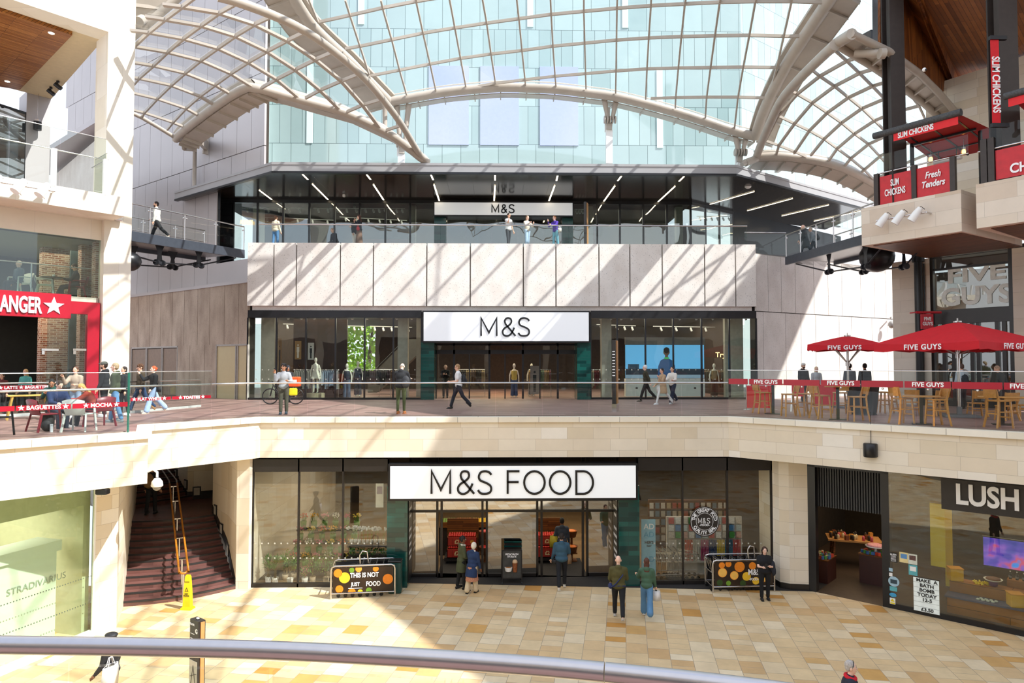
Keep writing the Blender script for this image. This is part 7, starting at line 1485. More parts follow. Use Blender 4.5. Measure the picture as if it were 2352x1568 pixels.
# ================================================================ store interior, walkway level
def track(lab, a, b_, n, grp, tilt=.2):
    a = Vector(a); b_ = Vector(b_); t = thing('track_light', lab, 'light', a, 0, grp); L = b_-a; MB().bar((0, 0, 0), L, .04, .035).build('rail', M_white, t)
    h0 = None
    for i in range(n):
        p = L*((i+.5)/n)
        if h0 is None: h0 = MB().tube([(0, 0, 0), (0, 0, -.08)], .012, 6).tube([(0, .02, -.07), (tilt*.3, -.04, -.26)], .055, 10).build('spot_head', M_white, t); h0.location = p
        else: o = h0.copy(); COL.objects.link(o); o.parent = t; o.location = p
zc = zb-.35; G1 = 'store track lights'
for i, (u0, u1, dy, dz, n, d) in enumerate(((645, 765, .9, 0, 4, 'front left of the upper store'), (790, 960, .9, 0, 5, 'front centre-left of the upper store'), (1365, 1460, .9, 0, 4, 'front right of the upper store'), (1540, 1730, .9, 0, 5, 'far front right of the upper store'), (650, 740, 3.2, -.35, 6, 'left, hanging lower behind the panelling'), (730, 830, 4.2, -.35, 6, 'centre-left, hanging lower deep inside'), (850, 940, 5.2, -.35, 5, 'third low track deep inside'), (1370, 1470, 3.4, -.35, 5, 'right, hanging lower deep inside'), (1500, 1720, 5.0, -.35, 6, 'rightmost low track deep inside'))):
    x0 = FY(u0, 750, YF+dy).x; x1 = FY(u1, 750, YF+dy).x; track('white track of spotlights, '+d, (x0, YF+dy, zc+dz), (x1, YF+dy+(1.2 if dy > 3 else 0), zc+dz), n, G1)
for i, (u0, u1, dy, d) in enumerate(((555, 700, .8, 'left'), (720, 850, .8, 'second'), (850, 930, .8, 'third'), (560, 760, 3.2, 'deep left'), (780, 930, 3.2, 'deep centre'), (1320, 1360, .8, 'fourth'), (1600, 1680, 2.6, 'right'))):
    x0 = FY(u0, 480, YT+dy).x; x1 = FY(u1, 480, YT+dy).x; track(f'white track of spotlights in the terrace store, {d}', (x0, YT+dy, zg1-.12), (x1, YT+dy+(1 if dy > 3 else 0), zg1-.12), 6, 'terrace store track lights')
def mannequin(lab, g, rz, top, bottom=None, dress=None, m='e6dfd0', sc=1):
    t = thing('mannequin', lab, 'mannequin', g, rz); t.scale = (sc,)*3; M = mat('mannequin_'+m, m, .45)
    b = MB(); b.ball((0, 0, 1.66), (.075, .09, .12), 14, 10).tube([(0, 0, 1.45), (0, 0, 1.58)], .045, 10)
    b.tube([(0, 0, .9), (0, 0, 1.0), (0, 0, 1.15), (0, 0, 1.3), (0, 0, 1.43), (0, 0, 1.48)], .1, 16, rs=[.15, .14, .11, .14, .13, .05])
    for s in (-1, 1): b.tube([(s*.08, 0, .92), (s*.09, .0, .5), (s*.10, .02, .08)], .07, 10, rs=[.085, .055, .035]).tube([(s*.10, .06, .08), (s*.1, -.1, .03)], .03, 8).tube([(s*.15, 0, 1.4), (s*.23, .02, 1.15), (s*.24, -.05, .92), (s*.24, -.08, .82)], .04, 10, rs=[.045, .035, .025, .03])
    b.build('body', M, t, uv=False)
    if dress: MB().lathe((0, 0, 0), [(.10, 1.45), (.155, 1.3), (.13, 1.12), (.19, .95), (.27, .72)], 20).build('dress', mat('cloth_'+dress, dress, .8), t)
    else:
        MB().lathe((0, 0, 0), [(.09, 1.46), (.165, 1.36), (.14, 1.12), (.165, .92)], 18).build('top', mat('cloth_'+top, top, .8), t)
        b = MB()
        for s in (-1, 1): b.tube([(s*.08, 0, .96), (s*.09, 0, .5), (s*.10, .01, .08)], .1, 12, rs=[.105, .09, .1])
        b.build('trousers', mat('cloth_'+bottom, bottom, .8), t)
    MB().cyl((0, 0, 0), .2, .02, 20).build('base', M_steel, t)
    return t
def sg(u, dy, z=0): p = FY(u, 850, YF+dy); return Vector((p.x, YF+dy, z))
t = thing('plinth', 'round low stone plinth under the mannequin in the white dress', 'plinth', sg(725, .8)); MB().cyl((0, 0, 0), .45, .3, 24).build('drum', mat('plinth_stone', 'b8a88c', .7), t)
mannequin('cream mannequin in a white dress on the round plinth', sg(725, .8, .3), 0, None, dress='ddd6c8'); mannequin('cream mannequin in a dark waistcoat and jeans', sg(797, .8), 0, '1f2536', '4d5d78'); mannequin('cream mannequin in a navy blazer behind the waistcoat one', sg(822, 1.2, .12), 0, '232a3d', '23293a')
mannequin('cream mannequin in a yellow-lit shirt inside the entrance', FY(1181, 850, YH+1.5)+Vector((0, 0, -FY(1181, 850, YH+1.5).z)), 0, 'b9a24f', '3a4a6a'); mannequin('cream mannequin deeper inside the entrance', Vector((FY(1221, 850, YH+3).x, YH+3, 0)), 0, 'a58a5f', '3a3a3a'); mannequin('mannequin in a sand coat at the far right of the store window', sg(1640, 2.5), 0, '8a6f4a', '5a4636')  # yellow light on the first shirt is put into its cloth colour
def rack(lab, g, L, cols, seed, rz=0, h=1.45, drop=.85):
    t = thing('clothes_rack', lab, 'rack', g, rz); b = MB()
    for x in (-L/2, L/2): b.tube([(x, 0, 0), (x, 0, h)], .015, 6).bar((x, -.25, .01), (x, .25, .01), .03)
    b.tube([(-L/2, 0, h), (L/2, 0, h)], .015, 6); b.build('rail_frame', M_chrome, t); r = random.Random(seed); n = int(L/.09)
    for i in range(n):
        x = -L/2+(i+.5)*L/n; c = cols[(i//3) % len(cols)]; w = .2+r.random()*.04; dd = drop*(.85+.3*r.random()); lean = (r.random()-.5)*.03
        MB().add([(x-.02, -.05, h-.03), (x-.03, -w, h-.12), (x-.035+lean, -w*.95, h-dd), (x-.035+lean, w*.95, h-dd), (x-.03, w, h-.12), (x-.02, .05, h-.03), (x+.02, -.05, h-.03), (x+.03, -w, h-.12), (x+.035+lean, -w*.95, h-dd), (x+.035+lean, w*.95, h-dd), (x+.03, w, h-.12), (x+.02, .05, h-.03)], [[0, 1, 2, 3, 4, 5], [11, 10, 9, 8, 7, 6], [0, 6, 7, 1], [1, 7, 8, 2], [2, 8, 9, 3], [3, 9, 10, 4], [4, 10, 11, 5]]).build('hanging_garment', mat('garm_'+c, c, .85), t)
rack('rack of pale blue and white dresses beside the dress mannequin', sg(748, 1.3), 1.3, ['8d9bb5', 'c9cdd6', '9fb0c8'], 1); rack('rack of white dresses behind the bicycle', sg(697, 1.5), .9, ['cfccc4', 'b9b7b2'], 2); rack('rack of dark jackets in the middle of the left store window', sg(862, 2.0), 1.6, ['20242e', '2f2a28', '3a1f2a'], 3, drop=.7); rack('rack of mixed dark clothes deep inside the left store window', sg(905, 3.5), 1.6, ['3a3020', '2a2a30', '5a3f2a'], 4, drop=.7)
rack('rack of red and cream clothes left of the big screen', sg(1376, 1.6), 1.1, ['b9a98c', '7a2a2a', '6f7a6a', 'c9bda0'], 5); rack('rack of tan clothes right of the big screen', sg(1635, 3.4), 1.4, ['8a5f48', '7a6a55', '4a3a30'], 6); rack('rack of yellow and brown tops inside the entrance', Vector((FY(1240, 850, YH+2.2).x, YH+2.2, 0)), 1.2, ['8a6a3a', '6a2f3a', '3f5a3a'], 7)
rack('rack of brown and black tops left inside the entrance', Vector((FY(1080, 850, YH+2.6).x, YH+2.6, 0)), 1.6, ['5a4636', '2a2a2a', '8a7a5a'], 8)
def poster(lab, u0, u1, v0, v1, Y, bg, fig, fy=.5):
    a = FY(u0, v1, Y); c = FY(u1, v0, Y); t = thing('wall_poster', lab, 'poster', a); w, h = c.x-a.x, c.z-a.z
    MB().bb(0, 0, 0, w, .03, h).build('sheet', mat('pbg_'+bg, bg, .6), t); b = MB(); y = -.004; b.bb(w*.36, y, .08*h, w*.64, 0, h*.62); b.bb(w*.30, y-.002, h*.4, w*.70, -.001, h*.68); disc(b, (w*.5, 0, h*.78), w*.13, y, .002, 14); b.build('printed_figure', mat('pfg_'+fig, fig, .6), t); return t
poster('tan poster of a figure in white, first on the walnut wall', 677, 692, 783, 825, YF+2.35, 'a8824f', 'e6e0d4'); poster('white and black poster, second on the walnut wall', 707, 721, 787, 826, YF+2.35, 'd8d6d2', '1d1d1f'); poster('brown poster of a dark figure, leftmost in the store window', 637, 647, 777, 860, YF+1.6, '8a6640', '2d2018'); poster('tan poster partly seen beside the third mullion', 744, 755, 791, 850, YF+3.0, '9a7748', '3a2a1c')
poster('tall black poster of a dark figure inside the entrance', 1218, 1238, 840, 905, YH+.8, '8a7b74', '141416')
a = FY(1437, 868, YF+2.2); c = FY(1617, 792, YF+2.2); t = thing('video_screen', 'wide video screen showing a person in a blue jacket against the sky', 'screen', a); w, h = c.x-a.x, c.z-a.z
def em(n, c, e=.55): return mat(n, c, .4, emit=c, es=e, var=.02)
MB().bb(0, 0, 0, w, .08, h).build('sky_picture', em('scr_sky', '5fa6d6', .6), t); MB().bb(0, -.01, 0, w, 0, h*.28).build('horizon_picture', em('scr_land', '2a3340', .3), t); MB().bb(0, -.012, 0, w, -.01, h*.1).build('water_picture', em('scr_water', '7f95a8', .4), t)
MB().bb(w*.03, -.012, h*.28, w*.17, -.01, h*.42).build('block_picture', em('scr_block', '33475a', .3), t)
b = MB(); cxx = w*.52; b.prism([(cxx-.42, 0), (cxx+.42, 0), (cxx+.4, .01), (cxx-.4, .01)], 0, 0.01)
b.v = []; b.f = []; b.sm = []; b.mi = []
vs = [(cxx-.48, -.02, 0), (cxx+.5, -.02, 0), (cxx+.44, -.02, h*.38), (cxx+.3, -.02, h*.53), (cxx+.1, -.02, h*.6), (cxx-.1, -.02, h*.6), (cxx-.32, -.02, h*.53), (cxx-.44, -.02, h*.36)]; b.add(vs, [list(range(8))]); b.build('jacket_picture', em('scr_jacket', '1f4a78', .4), t, uv=False)
b = MB(); disc(b, (cxx, 0, h*.78), .17, -.022, .004, 20); b.bb(cxx-.08, -.024, h*.56, cxx+.08, -.02, h*.7); b.build('face_picture', em('scr_face', '5f4436', .3), t); b = MB(); b.bb(cxx-.12, -.027, h*.58, cxx+.12, -.024, h*.63); b.build('collar_picture', em('scr_collar', '2fae5f', .4), t); b = MB(); disc(b, (cxx, 0, h*.84), .16, -.027, .003, 20); b.build('hair_picture', em('scr_hair', '241a18', .2), t)
t = thing('screen_plinth', 'white plinth and grey header around the wide video screen', 'plinth', Vector((a.x, YF+2.2, 0))); MB().bb(-.02, -.1, .05, w, .3, a.z-.03).build('plinth_body', M_white, t); MB().bb(-.02, -.02, c.z+.02, w+.05, .1, c.z+.4).build('header', mat('header_grey', '8d8883', .6), t); b = MB()
for s in (.12, .86): b.bb(w*s, -.11, .45, w*s+.12, -.1, .53)
b.build('socket', M_black, t)
g = FY(1655, 815, YF+2.8); t = thing('shop_sign', 'small glowing word Try at the right of the store window', 'sign', g); text('lettering', 'Try', .38, MATS['warm_sign_letters'], t)
# back window: tree seen through the store, escalator
r = random.Random(8); t = thing('tree', 'sunlit green tree seen through the rear window of the upper store', 'tree', ((wq0+wq1)/2, YF+22, 0)); MB().tube([(0, 0, 0), (.1, 0, 2), (.3, .2, 4.5)], .2, 8, rs=[.25, .18, .1]).build('trunk', mat('bark', '4a3c2a', .9), t); b = MB()
for k in range(2600):
    a_ = r.random()*6.28; z = r.random()*2-1; q = (1-z*z)**.5; rad = .6+.4*r.random(); o = Vector((math.cos(a_)*q*rad*4, math.sin(a_)*q*rad*2.5, 3.2+z*rad*3)); d = Vector((r.random()-.5, r.random()-.5, r.random()-.5)).normalized()*.34; s_ = d.cross(Vector((.2, .9, .3))).normalized()*.13; b.add([o, o+d*.5+s_, o+d, o+d*.5-s_], [[0, 1, 2, 3]])
o = b.build('foliage', mat('spring_leaf', 'a9cf3f', .5, var=.4, nscale=3), t, uv=False); o['kind'] = 'stuff'; t['label'] = 'green tree seen through the rear window of the upper store'
a = sg(845, 6); c = sg(935, 6); t = thing('escalator', 'dark escalator rising to the right deep inside the left store window', 'escalator', a); MB().add([(0, 0, .9), (c.x-a.x, 0, 3.2), (c.x-a.x+.8, 0, 3.2), (c.x-a.x+.8, 0, 2.5), (.5, 0, .1), (0, 0, .1), (0, 1, .9), (c.x-a.x, 1, 3.2), (c.x-a.x+.8, 1, 3.2), (c.x-a.x+.8, 1, 2.5), (.5, 1, .1), (0, 1, .1)], [[5, 4, 3, 2, 1, 0], [6, 7, 8, 9, 10, 11], [0, 1, 7, 6], [3, 4, 10, 9]]).build('side_panel', mat('escalator_grey', '5c5a56', .5), t); MB().tube([(0, -.02, 1.0), (c.x-a.x, -.02, 3.3)], .035, 6).build('handrail', M_black, t)
g = Vector((FY(1155, 795, YH+4).x, YH+4, fz(786)+.15)); t = thing('ceiling_panel_light', 'large warm yellow slatted ceiling light inside the entrance', 'light', g); MB().bb(-1.1, 0, 0, 1.1, 3.0, .05).build('housing', M_dark, t); MB().bb(-1.05, .05, -.02, 1.05, 2.9, 0).build('diffuser', mat('warm_panel', 'ffd889', .4, emit='ffcf70', es=2.2), t)
for i in range(5):
    g = Vector((hx(1010+i*62), YH+.4, fz(788))); t = thing('downlight', f'small recessed downlight over the upper entrance, {["first", "second", "third", "fourth", "last"][i]} from the left', 'light', g, 0, 'entrance downlights'); MB().cyl((0, 0, -.02), .07, .03, 14).build('trim_ring', M_white, t); MB().cyl((0, 0, -.025), .05, .01, 12).build('lens', MATS['lamp_lens'], t)
t = thing('shop_counter', 'rust coloured timber display block inside the terrace store', 'counter', (FY(880, 530, YT+1.6).x, YT+1.6, ZT)); MB().bb(-1.7, 0, 0, 1.7, .5, 1.7).build('body', mat('rust_panel', '7a3f22', .6), t)
# ================================================================ right building: upper restaurant
def onB(u, v, off=0, p=None): p = (p or q1)+NRv*off; return PV(u, v, p, p+DRv)
fB = frame_rot(q1, q2); rB = math.atan2(DRv.y, DRv.x)
def lb(P, Q, z0, z1, th=.03): return MB().wall(P, Q, z0, z1, th, 1)
g = Vector((q1.x, q1.y, ZT)); t = thing('restaurant_balustrade', 'brown posted balustrade with two red printed panels on the left balcony block', 'balustrade', g)
zr1 = onB(2100, 384, .12).z
for u in (2014, 2101, 2190):
    p = onB(u, 420, .12); rel(MB().box((p.x, p.y, (ZT+zr1)/2+.03), (.16, .16, zr1-ZT+.06), rB), 'post', MATS['brown_steel'], t, g)
for u0, u1, s, sz in ((2021, 2093, 'SLIM\nCHICKENS', .34), (2104, 2185, 'Fresh\nTenders', .32)):
    a, c = P2(onB(u0, 430, .10)), P2(onB(u1, 430, .10)); rel(lb(a, c, ZT+.02, zr1-.08), 'red_panel', mat('red_print', 'c81522', .35), t, g); m_ = (a+c)/2; text('panel_lettering', s, sz, M_letter, t, Vector((m_.x, m_.y, ZT+(zr1-ZT)*.5))-NRv.to_3d()*.035-g, fB, .003, .008, .8, shear=.25 if 'Fresh' in s else 0, fitw=(c-a).length*.66)
a, c = P2(onB(2014, 400, .12)), P2(onB(2225, 400, .12)); rel(MB().tube([Vector((*a, zr1+.06)), Vector((*c, zr1+.06))], .03, 8), 'handrail', M_steel, t, g); rel(lb(a, c, zr1+.12, zr1+.75, .015), 'glass_panel', M_bal, t, g)
g = Vector((q3.x, q3.y, ZT)); t = thing('restaurant_balustrade', 'balustrade with a large red printed panel at the right edge of the photo', 'balustrade', g)
def onQ(u, v, off=0): p = q3+NRv*off; return PV(u, v, p, p+DRv)
for u in (2262, 2279): p = onQ(u, 380, .12); rel(MB().box((p.x, p.y, ZT+.72), (.18, .18, 1.45), rB), 'post', MATS['brown_steel'], t, g)
a = P2(onQ(2287, 380, .1)); c = a+DRv*2.6; zq = onQ(2290, 345, .1).z; rel(lb(a, c, ZT+.05, zq), 'red_panel', MATS['red_print'], t, g); m_ = a+DRv*1.25; text('panel_lettering', 'SLIM\nCHICKENS', .42, M_letter, t, Vector((m_.x, m_.y, (ZT+zq)/2))-NRv.to_3d()*.035-g, fB, .003, .012, .85, fitw=1.7); rel(lb(a-DRv*.4, c, zq+.1, zq+.8, .015), 'glass_panel', M_bal, t, g); rel(MB().tube([Vector((*(a-DRv*.5), zq+.08)), Vector((*c, zq+.08))], .03, 8), 'handrail', M_steel, t, g)
# awnings
fa = onB(2007, 313, -.55); fb_ = onB(2208, 257, -.55); za = (fa.z+fb_.z)/2; g = Vector((fa.x, fa.y, za)); t = thing('awning', 'long red awning with white lettering on its front edge over the restaurant balcony', 'awning', g); N3 = NRv.to_3d(); Lf = (P2(fb_)-P2(fa)).length; D3 = DRv.to_3d()
MB().tube([(0, 0, 0), D3*Lf], .12, 12).build('roller_tube', mat('grimy_grey', '4a4b4c', .7, var=.4, nscale=20), t)
b = MB(); s0 = D3*.7; s1 = D3*(Lf-.1); b.add([s0+Vector((0, 0, -.05)), s1+Vector((0, 0, -.05)), s1+Vector((0, 0, -.38)), s0+Vector((0, 0, -.38))], [[3, 2, 1, 0]]); b.build('valance', mat('awning_red', 'e01b22', .6, var=.05), t)
b = MB(); bk = N3*3.3+Vector((0, 0, -.55)); b.add([s0+Vector((0, 0, -.02)), s1+Vector((0, 0, -.02)), s1+bk+D3*.6, s0+bk-D3*.1], [[0, 1, 2, 3]]); b.build('canopy_fabric', mat('awning_red_dark', 'a51018', .7, var=.08), t)
b = MB(); b.bar(s0+bk*.75, s1+bk*.75, .08).bar(s0+bk*.4+Vector((0, 0, -.06)), s1+bk*.4+Vector((0, 0, -.06)), .07)
for k in (.1, .5, .9): b.bar(s0.lerp(s1, k), s0.lerp(s1, k)+bk, .06)
b.bar(s0+bk*.4, s0+bk*.4+Vector((0, 0, -2.0)), .1).bar(s1+bk*.5, s1+bk*.5+Vector((0, 0, -1.9)), .09); b.build('support_frame', M_black, t)
text('lettering', 'SLIM CHICKENS', .27, M_letter, t, D3*Lf*.5+Vector((0, 0, -.235))-N3*.015, fB, .003, .008, .62)
for k, (s_, lab, glow) in enumerate(((.72, 'pendant bulkhead lamp glowing under the red awning', 1), (.2, 'pendant bulkhead lamp at the far end under the red awning', 0))):
    p = g+s0.lerp(s1, s_)+bk*.55+Vector((0, 0, -.55)); q = thing('pendant_lamp', lab, 'lamp', p); MB().cyl((0, 0, .1), .07, .08, 12).tube([(0, 0, .18), (0, 0, .5)], .01, 5).build('cap', M_steel, q); MB().ball((0, 0, .02), (.06, .06, .1), 12, 8).build('bulb', mat('amber_bulb', 'ffcf8a', .3, emit='ffb14a', es=8), q); b = MB()
    for kk in range(5): a_ = kk*1.256; b.tube([(math.cos(a_)*.075, math.sin(a_)*.075, .1), (math.cos(a_)*.08, math.sin(a_)*.08, -.06), (0, 0, -.12)], .006, 4)
    b.build('cage', M_steel, q)
p = g+s0.lerp(s1, .5)+bk*.5+Vector((0, 0, -.75)); q = thing('patio_heater', 'white tubular patio heater under the red awning', 'heater', p, rB); MB().tube([(-.45, 0, 0), (.45, 0, 0)], .09, 10).build('heater_tube', M_white, q); MB().bar((-.3, 0, .05), (-.3, 0, .4), .03).bar((.3, 0, .05), (.3, 0, .4), .03).build('bracket', M_black, q)
a = onQ(2307, 222, -.5); g = a; t = thing('awning', 'red awning cut by the right edge of the photo', 'awning', g); MB().tube([(0, 0, 0), D3*4], .11, 10).build('roller_tube', MATS['grimy_grey'], t); MB().add([D3*.1+Vector((0, 0, -.05)), D3*4+Vector((0, 0, -.05)), D3*4+Vector((0, 0, -.36)), D3*.1+Vector((0, 0, -.36))], [[3, 2, 1, 0]]).build('valance', MATS['awning_red'], t); MB().add([D3*.1, D3*4, D3*4+bk, D3*.1+bk], [[0, 1, 2, 3]]).build('canopy_fabric', MATS['awning_red_dark'], t)
a = DP(2280, 283, 21.4); c = DP(2299, 88, 21.4); t = thing('vertical_banner', 'tall narrow red banner with white vertical lettering on the steel column', 'banner', Vector((a.x, a.y, a.z))); w, h = c.x-a.x, c.z-a.z; MB().bb(0, 0, 0, w, .02, h).build('sheet', M_redfab, t); MB().bb(-.03, -.04, h, w+.25, .08, h+.12).bb(-.03, -.04, -.12, w+.25, .08, 0).build('bracket', M_black, t)
text('lettering', 'SLIM CHICKENS', .34, M_letter, t, (w/2, -.012, h*.46), Matrix.Rotation(R(90), 3, 'Y'), .003, .008, .75)
def spots(lab, g, rz, n, L, fr):
    t = thing('spotlight_bar', lab, 'light', g, rz, None); MB().tube([(-L/2, -.35, 0), (L/2, -.35, 0)], .03, 8).tube([(-L/2, -.35, 0), (-L/2, 0, 0)], .03, 6).tube([(L/2, -.35, 0), (L/2, 0, 0)], .03, 6).build('bar', M_steel, t)
    for i in range(n):
        x = -L/2+L*(i+.5)/n; MB().tube([(x+.12, -.38, .18), (x, -.42, 0), (x-.16, -.48, -.24)], .12, 12, rs=[.09, .13, .14]).build('lamp_head', M_white, t); MB().tube([(x, -.35, .1), (x+.1, -.3, .25), (x+.22, -.3, .12)], .012, 5).build('cable', M_black, t)
p = onB(2080, 500); spots('bar of three white spotlights on the right stone balcony block', p, rB, 3, 1.7, fB); p = PV(38, 430, e0, e1); spots('bar of white spotlights on the left stone balcony', p, math.atan2(DLv.y, DLv.x), 3, 1.9, None)
p = PV(270, 504, LP(0, -.3), LP(300, -.3)); t = thing('small_floodlight', 'small grey floodlight under the left balcony beside the column', 'light', p, math.atan2(DLv.y, DLv.x)); MB().box((0, -.1, 0), (.26, .16, .14), 0, .02).build('housing', M_steel, t)
# burger shop lettering
p = PV(2129, 738, RR_(2100, -.9), RR_(2200, -.9)); t = thing('projecting_sign', 'small red projecting FIVE GUYS sign on the black pipe', 'sign', p); MB().box((0, 0, 0), (.5, .08, .62)).build('sign_box', M_red, t); text('lettering', 'FIVE\nGUYS', .2, M_letter, t, (0, -.05, 0), None, .003, .006, .85); MB().tube([(-.45, 0, .38), (.6, 0, .38)], .05, 8).tube([(-.45, 0, .38), (-.45, .4, .38)], .03, 6).build('bracket', M_red, t)
p = PV(2240, 655, RR_(2140, -.03), RR_(2330, -.03)); fW = frame_rot(RR_(2140), RR_(2330)); t = thing('window_lettering', 'large pale FIVE GUYS letters on the upper burger shop window', 'sign', p)
mfl = mat('frosted_letters', 'eef2ea', .6); 
for w_, u0, u1, v, sz in (('FIVE', 2176, 2308, 631, .78), ('GUYS', 2162, 2324, 680, 1.0)):
    a, c = (PV(x, v, RR_(2140, -.03), RR_(2330, -.03)) for x in (u0, u1)); text('word', w_, sz, mfl, t, (a+c)/2-p, fW, .004, .04, 1, fitw=(c-a).length)
g = PV(2265, 577, RR_(2140, 1.5), RR_(2330, 1.5)); t = thing('ceiling_panel_light', 'square warm ceiling light inside the burger shop', 'light', g); MB().bb(-.5, -.3, 0, .5, .3, .03).build('diffuser', mat('panel_light', 'fff3d2', .4, emit='ffedb8', es=3), t); MB().bb(-.53, -.33, .03, .53, .33, .06).build('housing', M_white, t)
# ================================================================ people
PEND = []
def later(mb, name, m, par, vox=.018, it=5, extra=None):
    o = mb.build(name, m, par, uv=False)
    r = o.modifiers.new('r', 'REMESH'); r.mode = 'VOXEL'; r.voxel_size = vox; r.use_smooth_shade = True
    q = o.modifiers.new('s', 'SMOOTH'); q.factor = .5; q.iterations = it
    PEND.append((o, extra)); return o
def cap(mb, a, c, r0, r1, seg=10): mb.tube([a, c], r0, seg, rs=[r0, r1]); mb.ball(a, r0, 10, 6); mb.ball(c, r1, 10, 6)
SK = {'l': 'e3b294', 'm': 'c98f6c', 'd': '7a4e34', 'p': 'efc4ad'}
def hand(mb, w, d, side, s=1, curl=.5):
    """palm, four fingers of different length and a thumb; w wrist, d direction"""
    d = d.normalized(); x = d.cross(Vector((0, 1, 0)) if abs(d.y) < .8 else Vector((0, 0, 1))).normalized(); n = x.cross(d)
    mb.ball(w+d*.045, (.04, .04, .04), 10, 6); mb.tube([w, w+d*.085], .03, 8, rs=[.026, .033])
    for i, L in enumerate((.062, .072, .068, .05)):
        b0 = w+d*.08+x*(.027-.018*i); b1 = b0+d*L*.5+n*L*.12*curl*side; b2 = b1+(d*(1-curl*.5)+n*.8*curl*side)*L*.5; mb.tube([b0, b1, b2], .009, 6, rs=[.0095, .009, .007])
    t0 = w+d*.03+x*.03; mb.tube([t0, t0+x*.025+d*.025, t0+x*.03+d*.06], .011, 6, rs=[.013, .011, .008])
def person(lab, loc, rz, H=1.74, skin='l', hair=('short', '3a2a20'), top=('3a3a3a', 'jacket'), bot=('2a2c33', 'trousers'), shoe='2a2a2a', legs=((6, 4), (-6, 4)), arms=((5, 8, 15, 0), (5, 8, 15, 0)), lean=0, head=(0, 0), seat=None, fat=1.0, cat='person', extra=(), group=None):
    t = thing('person', lab, cat, loc, R(rz), group); k = H/1.75; t.scale = (k, k, k)
    ms = mat('skin_'+skin, SK[skin], .55, var=.05); mt = mat('garment_'+top[0], top[0], .85, var=.14, nscale=7, bump=.35); mb_ = mat('garment_'+bot[0], bot[0], .85, var=.14, nscale=7, bump=.35)
    ll, lean_ = R(lean), Matrix.Rotation(R(lean), 3, 'X')
    def fwd(a): a = R(a); return Vector((0, -math.sin(a), -math.cos(a)))
    L1_, L2_ = .43, .42; low = 0; an = []
    for a, kn in legs: v = fwd(a)*L1_+fwd(a-kn)*L2_; an.append(v)
    hz = seat/k if seat else .085-min(v.z for v in an)
    hip = Vector((0, 0, hz)); up = lean_@Vector((0, 0, 1))
    if up.y > 0: up.y = -up.y
    rotL = Matrix.Rotation(-ll, 3, 'X') if (Matrix.Rotation(-ll, 3, 'X')@Vector((0, 0, 1))).y <= 0 else Matrix.Rotation(ll, 3, 'X')
    def T(x, y, z): return hip+rotL@Vector((x, y, z))
    B = MB(); X = MB(); TP = MB(); BT = MB()
    sc = T(0, 0, .49); kind = top[1]; g = .018 if kind in ('shirt', 'dress') else .03; g += (fat-1)*.08
    for mbx, e in ((B, 0), (TP, g)):
        mbx.ball(T(0, .0, .34), (.155*fat+e, .105*fat+e, .19+e*.5), 16, 10, rotL); mbx.ball(T(0, 0, .16), (.135*fat+e, .10*fat+e, .16), 16, 10, rotL)
        for s in (-1, 1): mbx.ball(T(s*.125, 0, .445), (.075+e*.7, .07+e*.7, .065+e*.5), 10, 8, rotL)
    for mbx, e in ((B, 0), (BT, .015), (TP, g)): mbx.ball(T(0, .01, .02), (.155*fat+e, .115*fat+e, .13 if mbx is not TP else .12), 16, 10, rotL)
    cap(B, T(0, .0, .46), T(0, -.015, .58), .06, .052); cap(TP, T(0, 0, .46), T(0, -.005, .515), .085, .072)
    if kind == 'coat':
        for s in (0,):
            prof = [(.12, .25), (.16*fat, .05), (.20*fat, -.15), (.215*fat, -.36)]; vs = []
            for rr_, z in prof:
                for q in range(18): a = q*2*math.pi/18; vs.append(T(0, 0, z)*1+rotL@Vector((math.cos(a)*rr_, math.sin(a)*rr_*.78+.01, 0)))
            n = 18; TP.add(vs, [[i*n+q, (i+1)*n+q, (i+1)*n+(q+1) % n, i*n+(q+1) % n] for i in range(3) for q in range(n)]+[list(range(n)), list(range(4*n-1, 3*n-1, -1))])
    if kind in ('hood', 'coat', 'jacket') and len(top) > 2: TP.ball(T(0, .075, .50), (.1, .06, .085), 12, 8, rotL)
    wr = []
    for i, s in enumerate((-1, 1)):
        u, o_, f, inn = arms[i]; sh = T(s*.165*fat, 0, .44)
        def ad(a, o): a, o = R(a), R(o); return Vector((s*math.sin(o), -math.sin(a)*math.cos(o), -math.cos(a)*math.cos(o)))
        el = sh+ad(u, o_)*.285; fd_ = (ad(u+f, o_)+Vector((-s*math.sin(R(inn)), 0, 0))).normalized(); wv = el+fd_*.245
        cap(B, sh, el, .048, .038); cap(B, el, wv, .038, .026); hand(X, wv, fd_, s); wr.append(wv+fd_*.08)
        if kind == 'tee': cap(TP, sh, sh.lerp(el, .62), .066, .062)
        else: cap(TP, sh, el, .066+g*.4, .055+g*.3); cap(TP, el, wv.lerp(el, .06), .055+g*.3, .042)
        a, kn = legs[i]; hp = hip+Vector((s*.09*fat, 0, 0)); kn_ = hp+fwd(a)*L1_; ak = kn_+fwd(a-kn)*L2_
        cap(B, hp, kn_, .078, .055); cap(B, kn_, ak, .055, .038); cap(B, ak, ak+Vector((0, -.05, -.03)), .04, .035)
        w = {'trousers': (.098, .072, .062), 'wide': (.102, .09, .1), 'slim': (.088, .062, .048)}.get(bot[1], (.09, .07, .05))
        if bot[1] != 'skirt': cap(BT, hp, kn_, w[0]*fat, w[1]); cap(BT, kn_, ak+(kn_-ak).normalized()*.03, w[1], w[2])
        sh_ = MB(); rt = Matrix.Rotation(max(-.9, min(.6, R(a-kn))) if seat is None else 0, 3, 'X')
        if (a-kn) < 0: pass
